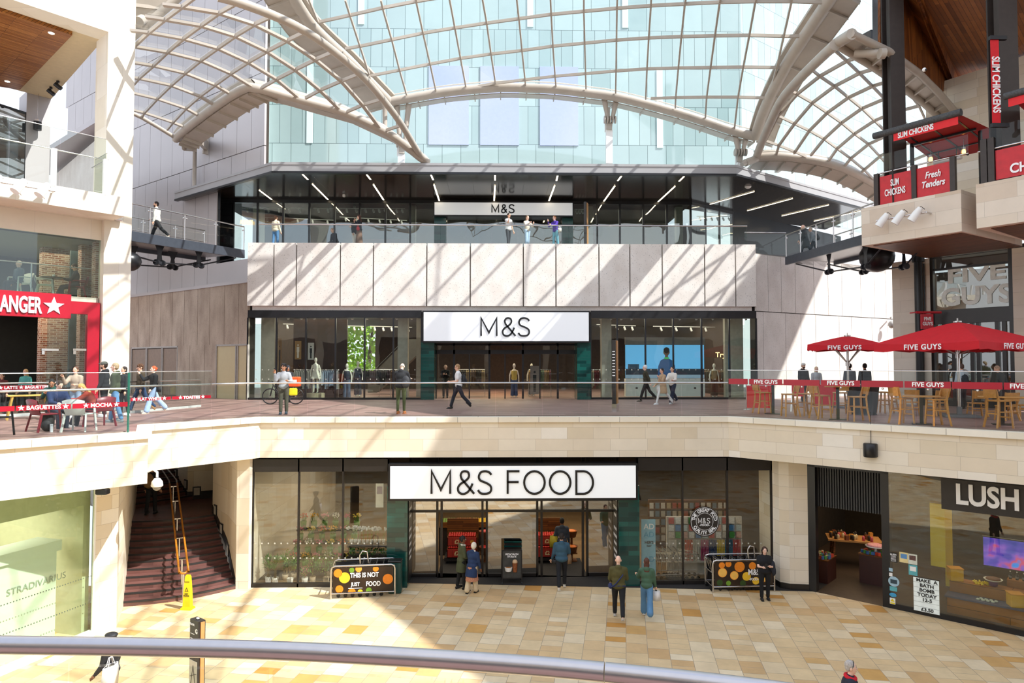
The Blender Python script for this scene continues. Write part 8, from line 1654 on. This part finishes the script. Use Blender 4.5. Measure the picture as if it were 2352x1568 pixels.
        sh_.ball(ak+rt@Vector((0, -.055, -.035)), (.047, .135, .048), 12, 8, rt); sh_.box(ak+rt@Vector((0, -.055, -.072)), (.085, .25, .022), 0, .004, rt); sh_.tube([ak+Vector((0, .0, .02)), ak+rt@Vector((0, -.01, -.03))], .044, 8); sh_.build('shoe', mat('shoe_'+shoe, shoe, .6), t, uv=False)
    if bot[1] == 'skirt':
        vs = []; n = 18
        for rr_, z in ((.13, .12), (.17, -.05), (.2, -.35), (.24, -.72)):
            for q in range(n): a = q*2*math.pi/n; vs.append(hip+Vector((math.cos(a)*rr_, math.sin(a)*rr_*.8, z)))
        BT.add(vs, [[i*n+q, (i+1)*n+q, (i+1)*n+(q+1) % n, i*n+(q+1) % n] for i in range(3) for q in range(n)]+[list(range(n)), list(range(4*n-1, 3*n-1, -1))])
    # head
    hc = T(0, -.03, .69); HR = rotL@Matrix.Rotation(R(head[1]), 3, 'Z')@Matrix.Rotation(R(head[0]), 3, 'X'); 
    hc = T(0, -.012, .58)+(rotL@Matrix.Rotation(R(head[0])*.6, 3, 'X'))@Vector((0, -.012, .105))
    def h(x, y, z): return hc+HR@Vector((x, y, z))
    B.ball(h(0, .005, .015), (.074, .092, .105), 16, 12, HR); B.ball(h(0, -.022, -.055), (.056, .062, .062), 12, 8, HR); B.ball(h(0, -.06, -.095), (.026, .024, .02), 8, 6, HR); cap(B, T(0, -.01, .56), h(0, .0, -.05), .05, .05)
    B.tube([h(0, -.082, .02), h(0, -.112, -.022)], .012, 6, rs=[.009, .015])
    for s in (-1, 1): X.ball(h(s*.077, .008, -.01), (.012, .02, .032), 8, 6, HR)
    X.ball(h(0, -.106, -.022), (.012, .014, .012), 8, 6, HR)
    B.m(ms); X.m(ms)
    eye = mat('eye_dark', '1c1512', .3, var=0); lip = mat('lip_rose', 'a85f55', .5, var=0)
    X.m(mat('eye_white', 'e8e4de', .3, var=0))
    for s in (-1, 1): X.ball(h(s*.03, -.082, .008), (.014, .009, .008), 8, 5, HR)
    X.m(eye)
    for s in (-1, 1): X.ball(h(s*.03, -.088, .008), (.006, .006, .006), 6, 4, HR); X.ball(h(s*.03, -.086, .03), (.018, .006, .004), 6, 4, HR)
    X.m(lip); X.ball(h(0, -.082, -.058), (.022, .008, .006), 8, 4, HR)
    B.mi = [0]*len(B.f); B.mats = []; later(B, 'body', ms, t, .017, 3, X); later(TP, {'shirt': 'shirt', 'tee': 'tee_shirt', 'coat': 'coat', 'hood': 'hooded_top', 'jacket': 'jacket'}.get(kind, 'top'), mt, t); later(BT, 'skirt' if bot[1] == 'skirt' else 'trousers', mb_, t)
    st, hcol = hair[0], hair[1]; Hm = mat('hair_'+hcol, hcol, .7, var=.3, nscale=40, bump=.5); b = MB()
    if st != 'bald':
        if st in ('short', 'long', 'bun', 'curly', 'cap'): b.ball(h(0, .022, .035), (.084, .095, .096), 14, 10, HR); b.ball(h(0, .05, -.01), (.078, .06, .07), 12, 8, HR)
        if st == 'long': b.ball(h(0, .055, -.09), (.085, .05, .11), 12, 8, HR); b.ball(T(0, .085, .46), (.09, .04, .13), 12, 8, rotL)
        if st == 'bun': b.ball(h(0, .115, .03), (.04, .04, .04), 10, 8)
        if st == 'curly':
            rr_ = random.Random(1)
            for q in range(46): a = rr_.random()*6.28; z = rr_.random(); b.ball(h(math.cos(a)*.08*(1-z*z*.8)**.5, .015+math.sin(a)*.09*(1-z*z*.8)**.5, .03+z*.09), .024, 6, 4)
        if st == 'fringe': b.ball(h(0, .03, -.01), (.082, .08, .05), 12, 8, HR)
        b.build('hair', Hm, t, uv=False)
    for e in extra:
        b = MB()
        if e[0] == 'cap': b.ball(h(0, .01, .055), (.09, .106, .08), 14, 8, HR); b.ball(h(0, -.1, .055), (.06, .07, .012), 12, 6, HR); b.build('cap', mat('cap_'+e[1], e[1], .8), t, uv=False)
        if e[0] == 'flatcap': b.ball(h(.0, .0, .075), (.12, .14, .05), 16, 8, HR); b.ball(h(0, -.06, .045), (.09, .08, .03), 14, 8, HR); b.build('cap', mat('cap_'+e[1], e[1], .6), t, uv=False)
        if e[0] == 'scarf': b.ball(h(0, .02, .02), (.098, .105, .13), 16, 10, HR); b.ball(T(0, .02, .5), (.12, .1, .08), 14, 8); b.build('headscarf', mat('scarf_'+e[1], e[1], .85), t, uv=False)
        if e[0] == 'beard': b.ball(h(0, -.035, -.075), (.056, .058, .05), 12, 8, HR); b.build('beard', mat('hair_'+e[1], e[1], .8), t, uv=False)
        if e[0] == 'glasses':
            for s in (-1, 1): b.ball(h(s*.032, -.1, .01), (.026, .006, .018), 10, 6, HR); b.tube([h(s*.056, -.095, .012), h(s*.08, .0, .01)], .003, 4)
            b.build('sunglasses', M_ink, t, uv=False)
        if e[0] == 'topglasses':
            b.tube([h(-.084, -.02, .03), h(-.05, -.04, .11), h(.05, -.04, .11), h(.084, -.02, .03)], .006, 6); b.build('sunglasses', M_ink, t, uv=False)
        if e[0] == 'headphones': b.tube([h(-.09, 0, .0), h(-.08, 0, .08), h(0, 0, .125), h(.08, 0, .08), h(.09, 0, 0)], .01, 6); b.ball(h(-.09, 0, 0), (.02, .035, .04), 10, 6, HR); b.ball(h(.09, 0, 0), (.02, .035, .04), 10, 6, HR); b.build('headphones', M_ink, t, uv=False)
        if e[0] == 'collar': b.tube([T(math.cos(a)*.1, math.sin(a)*.085-.01, .51+.02*math.sin(a)) for a in [q*math.pi/6 for q in range(12)]], .035, 8, closed=True); b.build('collar', mat('collar_'+e[1], e[1], .8), t, uv=False)
        if e[0] == 'tunic':
            b.tube([hip+Vector((0, 0, .0)), hip+Vector((0, 0, -.48))], .2, 16, rs=[.17, .235]); b.build('tunic', mat('tunic_'+e[1], e[1], .85, var=.5, nscale=50), t, uv=False)
        if e[0] == 'sling': b.tube([T(-.17, -.03, .42), T(-.1, .15, .3), T(.08, .165, .08), T(.2, .1, -.02)], .018, 6); b.tube([T(.2, .1, 0), T(0, .16, .03), T(-.19, .1, .02)], .018, 6); b.ball(T(.22, .03, 0), (.07, .09, .08), 10, 8); b.build('waist_bag', mat('sling_'+e[1], e[1], .7), t, uv=False)
    Mz = Matrix.Translation(Vector(loc))@Matrix.Rotation(R(rz), 4, 'Z')@Matrix.Scale(k, 4)
    return {'t': t, 'w': [Mz@w for w in wr], 'T': lambda x, y, z: Mz@T(x, y, z), 'k': k, 'h': Mz@hc}
WALK = ((24, 8), (-22, 22)); WALK2 = ((-24, 18), (22, 6)); IDLE = ((2, 2), (-2, 3)); PHONE = ((25, 4, 95, 35), (25, 4, 95, 35))
def bag(lab, p, rz, w, d, h_, col, nm='shopping_bag', handle=.18, strap='same'):
    t = thing(nm, lab, 'bag', p, R(rz)); M = mat('bag_'+col, col, .7, var=.12, nscale=8); b = MB(); b.lathe((0, 0, -handle-h_), [(.001, 0), (w*.62, 0), (w*.68, h_*.5), (w*.6, h_), (w*.55, h_*.98)], 4); 
    for i in range(len(b.v)): v = b.v[i]; b.v[i] = Vector((v.x, v.y*d/w, v.z))
    b.build('bag_body', M, t, uv=False)
    for s in (-1, 1): MB().tube([(-w*.25, s*d*.2, -handle-.01), (-w*.1, s*d*.1, -.02), (w*.1, s*d*.1, -.02), (w*.25, s*d*.2, -handle-.01)], .008, 5).build('strap', M, t, uv=False)
    return t
def wear_pack(lab, P, rz, col, sc=1, side=0): 
    p = P['T'](side, .185, .1); return backpack(lab, p, R(rz+180-180), mat('pack_'+col, col, .7, var=.1), sc*P['k'])
def phone(lab, p, rz): t = thing('phone', lab, 'phone', p, R(rz)); MB().box((0, 0, 0), (.075, .012, .15), 0, .003).build('case', M_ink, t); return t
# backpack bag body sits towards -y in its own frame, so turn it to the wearer's back
def on_back(lab, P, rz, col, sc=1, side=0, lift=0): p = P['T'](side, .2, .02+lift); return backpack(lab, p, R(rz+180), mat('pack_'+col, col, .7, var=.1), sc*P['k'])
# ---- walkway level
P = person('man in a pale grey sweater and olive trousers on the phone at the central handrail', G(651, 951.5, 0), 8, 1.76, 'm', ('curly', '1d1715'), ('9fa1a5', 'jacket'), ('4c4a3e', 'trousers'), '2f3f4c', IDLE, ((40, 14, 125, 10), (18, 20, 80, 40)), 0, (4, 0)); phone('phone held to the ear of the man in the pale grey sweater', P['w'][0]+Vector((0, 0, .03)), 60)
person('person in a dark hooded top standing behind the bicycle', G(650, 925, 0)+Vector((.1, .35, 0)), 30, 1.68, 'm', ('short', '1a1718'), ('26282e', 'jacket', 1), ('2a2c33', 'trousers'), extra=(('scarf', '2a2c33'),))
P = person('grey-haired man with bent head in a black jacket and olive trousers at the handrail', G(921, 950, 0), 172, 1.80, 'p', ('fringe', 'b9b2a8'), ('1f2023', 'jacket', 1), ('48502f', 'slim'), 'a8683a', ((3, 2), (-3, 2)), ((30, 10, 70, 20), (30, 10, 70, 20)), 6, (38, 0), fat=1.12); on_back('black and grey rucksack slung on the side of the man in the black jacket', P, 172, '2c2d30', .9, -.22, -.1)
P = person('man in a white tee shirt and dark trousers walking left with a rucksack', G(1053, 939, 0), -88, 1.80, 'l', ('short', 'a8835a'), ('eceae6', 'tee'), ('1f2330', 'trousers'), '1b1b1d', WALK, ((15, 6, 70, 5), (5, 6, 75, 0)), 2, (4, 0), extra=(('glasses',),)); on_back('black rucksack on the back of the man in the white tee shirt', P, -88, '232528', .85)
person('white-haired man in an olive brown jacket walking left past the video screen', G(1484, 922, 0), -95, 1.76, 'p', ('short', 'ecebe8'), ('3d3a2a', 'jacket'), ('17181a', 'trousers'), '5a5248', WALK2, ((-12, 5, 20, 0), (-25, 6, 10, 0)), 2)
P = person('woman in a beige coat and white trousers walking left carrying a white bag', G(1523, 929, 0), -70, 1.62, 'l', ('short', '2a1f1b'), ('b79a78', 'coat'), ('e8e6e1', 'slim'), 'f0f0f0', WALK, ((10, 10, 40, 0), (30, 10, 110, 20)), 3); bag('large white shopping bag carried by the woman in the beige coat', P['T'](-.25, -.02, .2), -70, .34, .16, .34, 'e9e6e2')
person('woman in a cream jacket and navy trousers walking beside the beige coat', G(1545, 927, 0), -45, 1.68, 'l', ('short', '231a18'), ('e3ddd0', 'jacket'), ('1f2a40', 'wide'), 'e6e6e6', WALK2, ((30, 10, 60, 10), (30, 14, 60, 10)))
person('bearded man in a grey cap and black jacket standing behind the green jacket', G(238, 957, 0), -75, 1.82, 'l', ('short', '3a2c22'), ('1a1b1e', 'jacket', 1), ('1d1e22', 'trousers'), 'd8d8d8', IDLE, ((5, 8, 20, 0), (5, 8, 20, 0)), 0, (0, 0), extra=(('cap', '5f6158'), ('beard', '4a3628')), fat=1.08)
person('older man in a green jacket and blue jeans standing at the near left handrail', G(263, 970, 0), -70, 1.78, 'p', ('short', 'a89272'), ('474f38', 'jacket', 1), ('5f8bb5', 'trousers'), '7f868a', ((10, 4), (-10, 6)), ((0, 8, 20, 0), (0, 8, 20, 0)), 0, fat=1.05)
person('dark-haired woman in a black coat half hidden behind the green jacket', G(284, 955, 0), -30, 1.66, 'l', ('long', '2a1d18'), ('202124', 'jacket'), ('232428', 'trousers'), 'e6e6e6')
person('brown-haired woman in a beige fleece and jeans standing behind the cafe table', G(172, 960, 0), 5, 1.66, 'l', ('bun', '5a3a26'), ('b5a08c', 'jacket'), ('9fb7cf', 'trousers'), 'e0e0e0', IDLE, ((45, 14, 100, 15), (15, 10, 80, 30)))
person('man in a navy puffer jacket seated on the left maroon chair', G(124, 982, 0), 60, 1.78, 'p', ('short', '3a2a20'), ('1f2f52', 'jacket'), ('1d2536', 'trousers'), '1b1b1d', ((78, 78), (82, 88)), ((35, 10, 50, 20), (35, 10, 50, 20)), 16, (14, 0), seat=.50, fat=1.12)
person('blonde woman in a rust puffer jacket seated leaning over the cafe table', G(218, 978, 0), -68, 1.68, 'p', ('long', 'd9a860'), ('8a3324', 'jacket'), ('1f1f22', 'trousers'), 'd0d0d0', ((78, 70), (82, 60)), ((55, 10, 20, 10), (55, 10, 20, 10)), 28, (10, 0), seat=.50, fat=1.1)
person('man in a dark green hooded top seated behind the cafe table', G(118, 962, 0), 30, 1.72, 'm', ('short', '1f1a18'), ('16453d', 'hood', 1), ('2a2a2c', 'trousers'), '222222', ((78, 78), (82, 80)), ((40, 12, 80, 30), (40, 12, 80, 30)), 14, (20, 0), seat=.50)
person('blonde woman in a turquoise top behind the inner cafe screen', G(57, 947, 0), 0, 1.56, 'l', ('long', 'c9a878'), ('5fb5b0', 'shirt'), ('2a2a2c', 'trousers'))
person('woman with dark hair in a maroon top at the left edge behind the inner screen', G(3, 950, 0), 10, 1.42, 'l', ('long', '3a261c'), ('6a2a2a', 'shirt'), ('2a2a2c', 'trousers'))
person('curly-haired young man in a brown jacket walking with the red-haired woman', G(322, 947, 0), -40, 1.80, 'l', ('curly', '5f3f28'), ('4a3c2c', 'jacket', 1), ('2a4468', 'trousers'), 'b08a60', WALK, ((0, 6, 15, 0), (0, 6, 20, 0)), 0, (8, 0))
P = person('red-haired woman in a black jacket and pale blue wide jeans', G(352, 949, 0), -40, 1.72, 'p', ('bun', 'c0562a'), ('1b1d22', 'jacket'), ('a9c4e6', 'wide'), 'e6cdb4', WALK2, ((60, 25, 95, 0), (10, 8, 30, 0))); bag('black handbag on the shoulder of the red-haired woman', P['T'](.24, .08, .3), -40, .26, .12, .2, '26272b', 'handbag', .22)
person('man in a white cap and black hooded top by the concrete wall', G(1846, 924, 0), 5, 1.80, 'l', ('short', '2a1d18'), ('1b1c1f', 'hood', 1), ('232428', 'trousers'), extra=(('cap', 'd8d4cc'), ('beard', '3a281e')))
person('blonde woman in a pale grey hooded top beside the white cap', G(1876, 926, 0), -10, 1.64, 'p', ('long', 'd9c39a'), ('b9bdc4', 'hood', 1), ('3a3d45', 'trousers'))
person('man in a grey jacket standing behind the small parasol pole', G(1953, 931, 0), 175, 1.78, 'm', ('short', '221a17'), ('5f6670', 'jacket'), ('2a2c33', 'trousers'))
person('man in a black jacket seen from behind near the black planter', G(1988, 933, 0), 172, 1.78, 'm', ('short', '1b1614'), ('141518', 'jacket'), ('1d1e22', 'trousers'))
P = person('man in a white shirt facing the burger shop doors', G(2211, 938, 0), 178, 1.76, 'l', ('short', '5a4436'), ('c9d6df', 'shirt'), ('2a2c33', 'trousers')); on_back('dark rucksack on the man in the white shirt', P, 178, '2a3038', .8)
person('grey-haired person in dark clothes leaning forward by the burger shop doors', G(2312, 942, 0), -110, 1.74, 'l', ('short', 'b89a80'), ('3f4547', 'jacket'), ('26262a', 'trousers'), lean=22)
P = person('balding man in black looking at his phone in the upper store doorway', Vector((FY(1023, 900, YH+.6).x, YH+.6, 0)), 0, 1.74, 'p', ('bald', '000000'), ('17181b', 'jacket'), ('141518', 'trousers'), arms=PHONE, head=(28, 0)); phone('phone in the hands of the man in the store doorway', P['w'][0]+Vector((.06, -.03, .05)), 0)
# ---- upper terrace and bridges
def up_(u, dy=.75): p = FY(u, 540, YF+dy); return Vector((p.x, YF+dy, ZT))
person('short-haired man in a white tee shirt eating on the upper terrace', up_(1168), 40, 1.80, 'l', ('short', '2a1d17'), ('e8e6e4', 'tee'), ('3a3d42', 'slim'), arms=((55, 10, 115, 15), (5, 8, 10, 0)), head=(8, 0), extra=(('glasses',),))
P = person('long-haired woman in a beige top and pale jeans on the upper terrace', up_(1211), 35, 1.68, 'p', ('long', '8a6a4c'), ('d9cdbb', 'shirt'), ('a9c0d6', 'wide'), arms=((40, 12, 80, 40), (40, 12, 80, 40))); P = person('auburn-haired woman in a purple jumper leaning on the upper terrace rail', up_(1276, .8), -50, 1.68, 'p', ('bun', 'a8683a'), ('4a2f9a', 'jacket'), ('6fb0c4', 'trousers'), arms=((50, 12, 110, 20), (40, 12, 60, 40)), lean=6); bag('white shoulder bag on the woman in the purple jumper', P['T'](.2, .1, .3), -50, .26, .12, .2, 'e2ddd4', 'handbag')
P = person('brown-haired woman in a dark top and long brown skirt on the upper terrace', up_(825), -95, 1.68, 'l', ('long', '4a2a1e'), ('23262e', 'jacket'), ('6f5444', 'skirt'), arms=((60, 10, 110, 10), (20, 10, 60, 0))); bag('bright red handbag of the woman in the long brown skirt', P['T'](.22, .0, .28), -95, .26, .12, .16, 'd02a35', 'handbag', .16)
person('person in a black top and white trousers beside the brown skirt', up_(814, 1.4), 60, 1.64, 'l', ('short', '1f1715'), ('1c1e22', 'jacket'), ('e2ded6', 'trousers'))
person('person in a cream jacket and jeans at the left end of the upper terrace', up_(633, .9), 160, 1.66, 'l', ('short', '6a4a34'), ('d8cbb2', 'jacket'), ('4f7fae', 'trousers'))
person('person in a dark jacket seated on a bench on the upper terrace', up_(772, 2.0), -40, 1.66, 'l', ('short', 'b08a70'), ('1d1f24', 'jacket'), ('2a2a2c', 'trousers'), legs=((80, 80), (84, 84)), seat=.48, lean=20)
t = thing('bench', 'low dark bench under the seated person on the upper terrace', 'bench', up_(772, 2.1), R(-40)); MB().box((0, .08, .38), (1.2, .4, .06), 0, .01).build('seat', M_dark, t); MB().box((-.5, .08, .18), (.06, .36, .35)).build('leg', M_dark, t); MB().box((.5, .08, .18), (.06, .36, .35)).build('leg', M_dark, t)
def br(u, A, B, z0, z1, n, off): q = P2(PV(u, 520, A+n*off, B+n*off)); s = (q-(A+n*off)).dot((B-A).normalized())/(B-A).length; return Vector((q.x, q.y, z0+(z1-z0)*s-.1))
person('man in a cream jumper and black trousers striding left across the left footbridge', br(360, BL0, BL1, zL, zL1, nL, .9), -92, 1.82, 'l', ('short', '2a1d17'), ('dcd8d0', 'jacket'), ('17181b', 'trousers'), 'd8cfc0', ((24, 6), (-34, 14)), ((20, 8, 60, 0), (-10, 8, 20, 0)), 2, (0, 30), extra=(('beard', '4a3024'),))
person('bald man in a dark coat crossing the right footbridge', br(1850, BR0, BR1, zR, zR1, nR, .8), -120, 1.76, 'p', ('bald', '000000'), ('22252b', 'coat'), ('2a3038', 'trousers'), 'd0d0d0', WALK, ((10, 8, 30, 0), (10, 8, 30, 0)), 8)
P = person('person in a grey jacket behind the bald man on the right footbridge', br(1868, BR0, BR1, zR, zR1, nR, 1.3), -110, 1.66, 'l', ('short', 'b9a894'), ('7f858a', 'jacket'), ('2a3038', 'trousers'), 'd0d0d0', WALK2, lean=10); on_back('black rucksack on the person in grey on the right footbridge', P, -110, '1f2124', .8)
# ---- plaza level
P = person('woman in an olive parka with a pale hood beside the navy coat', G(1060, 1352, ZG), 110, 1.74, 'd', ('bun', '191414'), ('4d5236', 'coat', 1), ('17181a', 'trousers'), '1b1b1d', ((6, 3), (-6, 5)), ((10, 8, 60, 20), (5, 8, 20, 0)), 2, (5, 0), extra=(('collar', 'd8cdb8'),))
P = person('older woman in a navy coat and cream headscarf walking with a stick', G(1084, 1361, ZG), 150, 1.60, 'd', ('bald', '000000'), ('1e3358', 'coat', 1), ('d8c3a0', 'wide'), '1b1b1d', ((8, 4), (-8, 8)), ((5, 8, 10, 0), (30, 16, 45, 0)), 8, (8, 0), extra=(('scarf', 'e6dcc8'), ('tunic', 'c98a6a')), fat=1.08)
w = P['w'][1]; t = thing('walking_stick', 'thin grey walking stick in the hand of the woman in the navy coat', 'walking stick', (w.x, w.y, ZG)); dz = w.z-ZG; MB().tube([(-.05, .02, 0), (0, 0, dz)], .012, 8).build('shaft', M_chrome, t); MB().tube([(-.04, 0, dz+.01), (.05, 0, dz+.01)], .014, 8).build('handle', M_ink, t); MB().cyl((-.05, .02, 0), .018, .04, 10).build('rubber_tip', M_ink, t)
P = person('man in a teal blue hooded jacket walking into the food hall doorway', G(1290, 1351, ZG), 178, 1.84, 'l', ('short', '241a16'), ('335468', 'jacket', 1), ('14161c', 'trousers'), 'e0d8c8', ((14, 4), (-16, 16)), ((20, 12, 50, 20), (8, 12, 20, 0)), 0, fat=1.1); bag('brown paper bag in the right hand of the man in the teal jacket', P['w'][0], 178, .24, .12, .3, '9a7a5a', 'shopping_bag', .05); bag('small black bag at the left side of the man in the teal jacket', P['T'](.22, .05, .05), 178, .16, .1, .14, '1b1b1d', 'handbag', .05)
P = person('person in a grey hooded top entering ahead of the teal jacket', Vector((FY(1291, 1300, YD+.9).x, YD+.9, ZG)), 180, 1.84, 'd', ('short', '14110f'), ('3d4450', 'hood', 1), ('1b1c20', 'trousers'), arms=((8, 10, 20, 0), (8, 14, 20, 0))); bag('yellow and green shopping bag on the shoulder of the person in grey', P['T'](.24, -.02, .28), 180, .3, .14, .42, 'b7a52a', 'shopping_bag', .1)
P = person('bald man in an olive parka with a navy cross-body bag walking away', G(1421, 1421, ZG), 172, 1.84, 'p', ('bald', '000000'), ('514c26', 'jacket', 1), ('17181c', 'trousers'), 'c9c3ba', ((-22, 24), (18, 6)), ((18, 10, 70, 40), (12, 10, 40, 20)), 4, fat=1.08, extra=(('sling', '1f2a58'),))
P = person('brown-haired woman in a sage green jacket and blue jeans walking away', G(1486, 1416, ZG), 168, 1.72, 'l', ('long', '5a3424'), ('46654f', 'jacket', 1), ('5b86ab', 'wide'), 'e6e0d6', ((-20, 26), (14, 4)), ((8, 10, 15, 0), (30, 14, 60, 0)), 2); bag('small white carrier bag held by the woman in the sage jacket', P['w'][0], 168, .2, .1, .3, 'eeeae6', 'shopping_bag', .05)
P = person('shop worker in black uniform and headphones looking at a phone by the right trolley bay', G(1757, 1377, ZG), -8, 1.66, 'p', ('long', '4a2f22'), ('131418', 'tee'), ('101114', 'trousers'), '1b1b1d', ((2, 1), (-2, 2)), ((22, 6, 78, 30), (22, 8, 85, 45)), 0, (8, 0), extra=(('headphones',),), fat=1.18); phone('phone held by the shop worker in black', P['w'][0]+Vector((.05, -.04, .05)), -8)
t = thing('folded_jacket', 'dark jacket draped over the arm of the shop worker', 'jacket', P['T'](.24, -.03, .17), R(-8)); MB().ball((0, 0, 0), (.09, .13, .2), 12, 8).ball((.03, -.05, -.12), (.07, .09, .15), 10, 8).build('cloth', mat('garment_22242e', '22242e', .85), t, uv=False)
p = DP(1952, 1560, 12.9); p.z = ZG; person('grey-haired man in a red-collared navy jacket at the bottom right', p, 70, 1.78, 'p', ('short', 'b9b2ac'), ('232838', 'jacket'), ('2a2c33', 'trousers'), extra=(('topglasses',), ('collar', 'd0142a')), fat=1.1)
p = DP(256, 1560, 14.5); p.z = ZG; P = person('person in a black leather cap behind the near handrail', p, -105, 1.72, 'd', ('short', '14110f'), ('1c1c1f', 'jacket'), ('4a4a50', 'slim'), '222222', WALK, ((10, 8, 40, 0), (10, 8, 30, 0)), extra=(('flatcap', '1d1d20'),)); bag('large white cloth bag carried behind the person in the black cap', P['T'](.2, .16, .4), -105, .34, .14, .45, 'f0e8e2')
P = person('person in black trousers and a brown waistcoat climbing the stairs with a rucksack', G(347, 1180, ZLD), 178, 1.82, 'l', ('short', '3a2a20'), ('15161a', 'shirt'), ('17181c', 'trousers'), '2c2c2e', ((10, 10), (-8, 6)), ((5, 10, 15, 0), (5, 10, 15, 0))); on_back('brown rucksack on the person climbing the stairs', P, 178, '8a6a42', 1.15)
# ---- seated in the upper cafe
def cf(u, off): q = LP(u, off); return Vector((q.x, q.y, fl-.05))
person('man in dark clothes seated reading in the upper cafe window', cf(173, 1.1), -60, 1.76, 'l', ('short', '2a211c'), ('24262b', 'shirt'), ('2b2f38', 'trousers'), 'c9c9c9', ((84, 60), (78, 80)), ((30, 10, 70, 30), (30, 10, 70, 30)), 0, (25, 0), seat=.48)
person('grey-haired woman in a blue grey top seated in the upper cafe window', cf(42, 1.3), -20, 1.62, 'p', ('short', 'c9bfae'), ('4a5a66', 'shirt'), ('2b2f38', 'trousers'), 'c9c9c9', ((84, 80), (84, 80)), seat=.48)
shell_chair('red armchair under the man reading in the upper cafe', mat('armchair_red', '9a1f2a', .7), cf(176, 1.15), R(-60)); shell_chair('pale armchair under the woman in the upper cafe', M_gp2, cf(43, 1.35), R(-20))
t = thing('cafe_table', 'dark round table with a cup in the upper cafe window', 'table', cf(120, 1.2)); MB().cyl((0, 0, .7), .4, .03, 20).build('table_top', M_dark, t); MB().cyl((0, 0, 0), .03, .7, 8).build('post', M_dark, t); tag(MB().cyl(cf(122, 1.1)+Vector((0, 0, .732)), .05, .09, 12).build('cup', M_white), 'white cup on the dark round table in the upper cafe', 'cup')
shell_chair('white armchair beside the dark table in the upper cafe', M_gp2, cf(103, 1.3), R(120))
# ---- turn the pending bodies and garments into finished meshes
bpy.context.view_layer.update(); dg = bpy.context.evaluated_depsgraph_get(); done = []
for o, ex in PEND: done.append(bpy.data.meshes.new_from_object(o.evaluated_get(dg), depsgraph=dg))
for (o, ex), me in zip(PEND, done):
    o.modifiers.clear(); nm = o.data.name
    if ex is not None:
        bmx = bmesh.new(); bmx.from_mesh(me); off = len(bmx.verts); vs = [bmx.verts.new(v) for v in ex.v]; base = len(me.materials)
        idx = {}
        for i, m in enumerate(ex.mats):
            if m.name in [q.name for q in me.materials]: idx[i] = [q.name for q in me.materials].index(m.name)
            else: me.materials.append(m); idx[i] = len(me.materials)-1
        for f, mi in zip(ex.f, ex.mi):
            try: nf = bmx.faces.new([vs[k] for k in f]); nf.material_index = idx[mi] if mi in idx else 0; nf.smooth = True
            except ValueError: pass
        bmx.to_mesh(me); bmx.free()
    for p_ in me.polygons: p_.use_smooth = True
    o.data = me; me.name = o.name
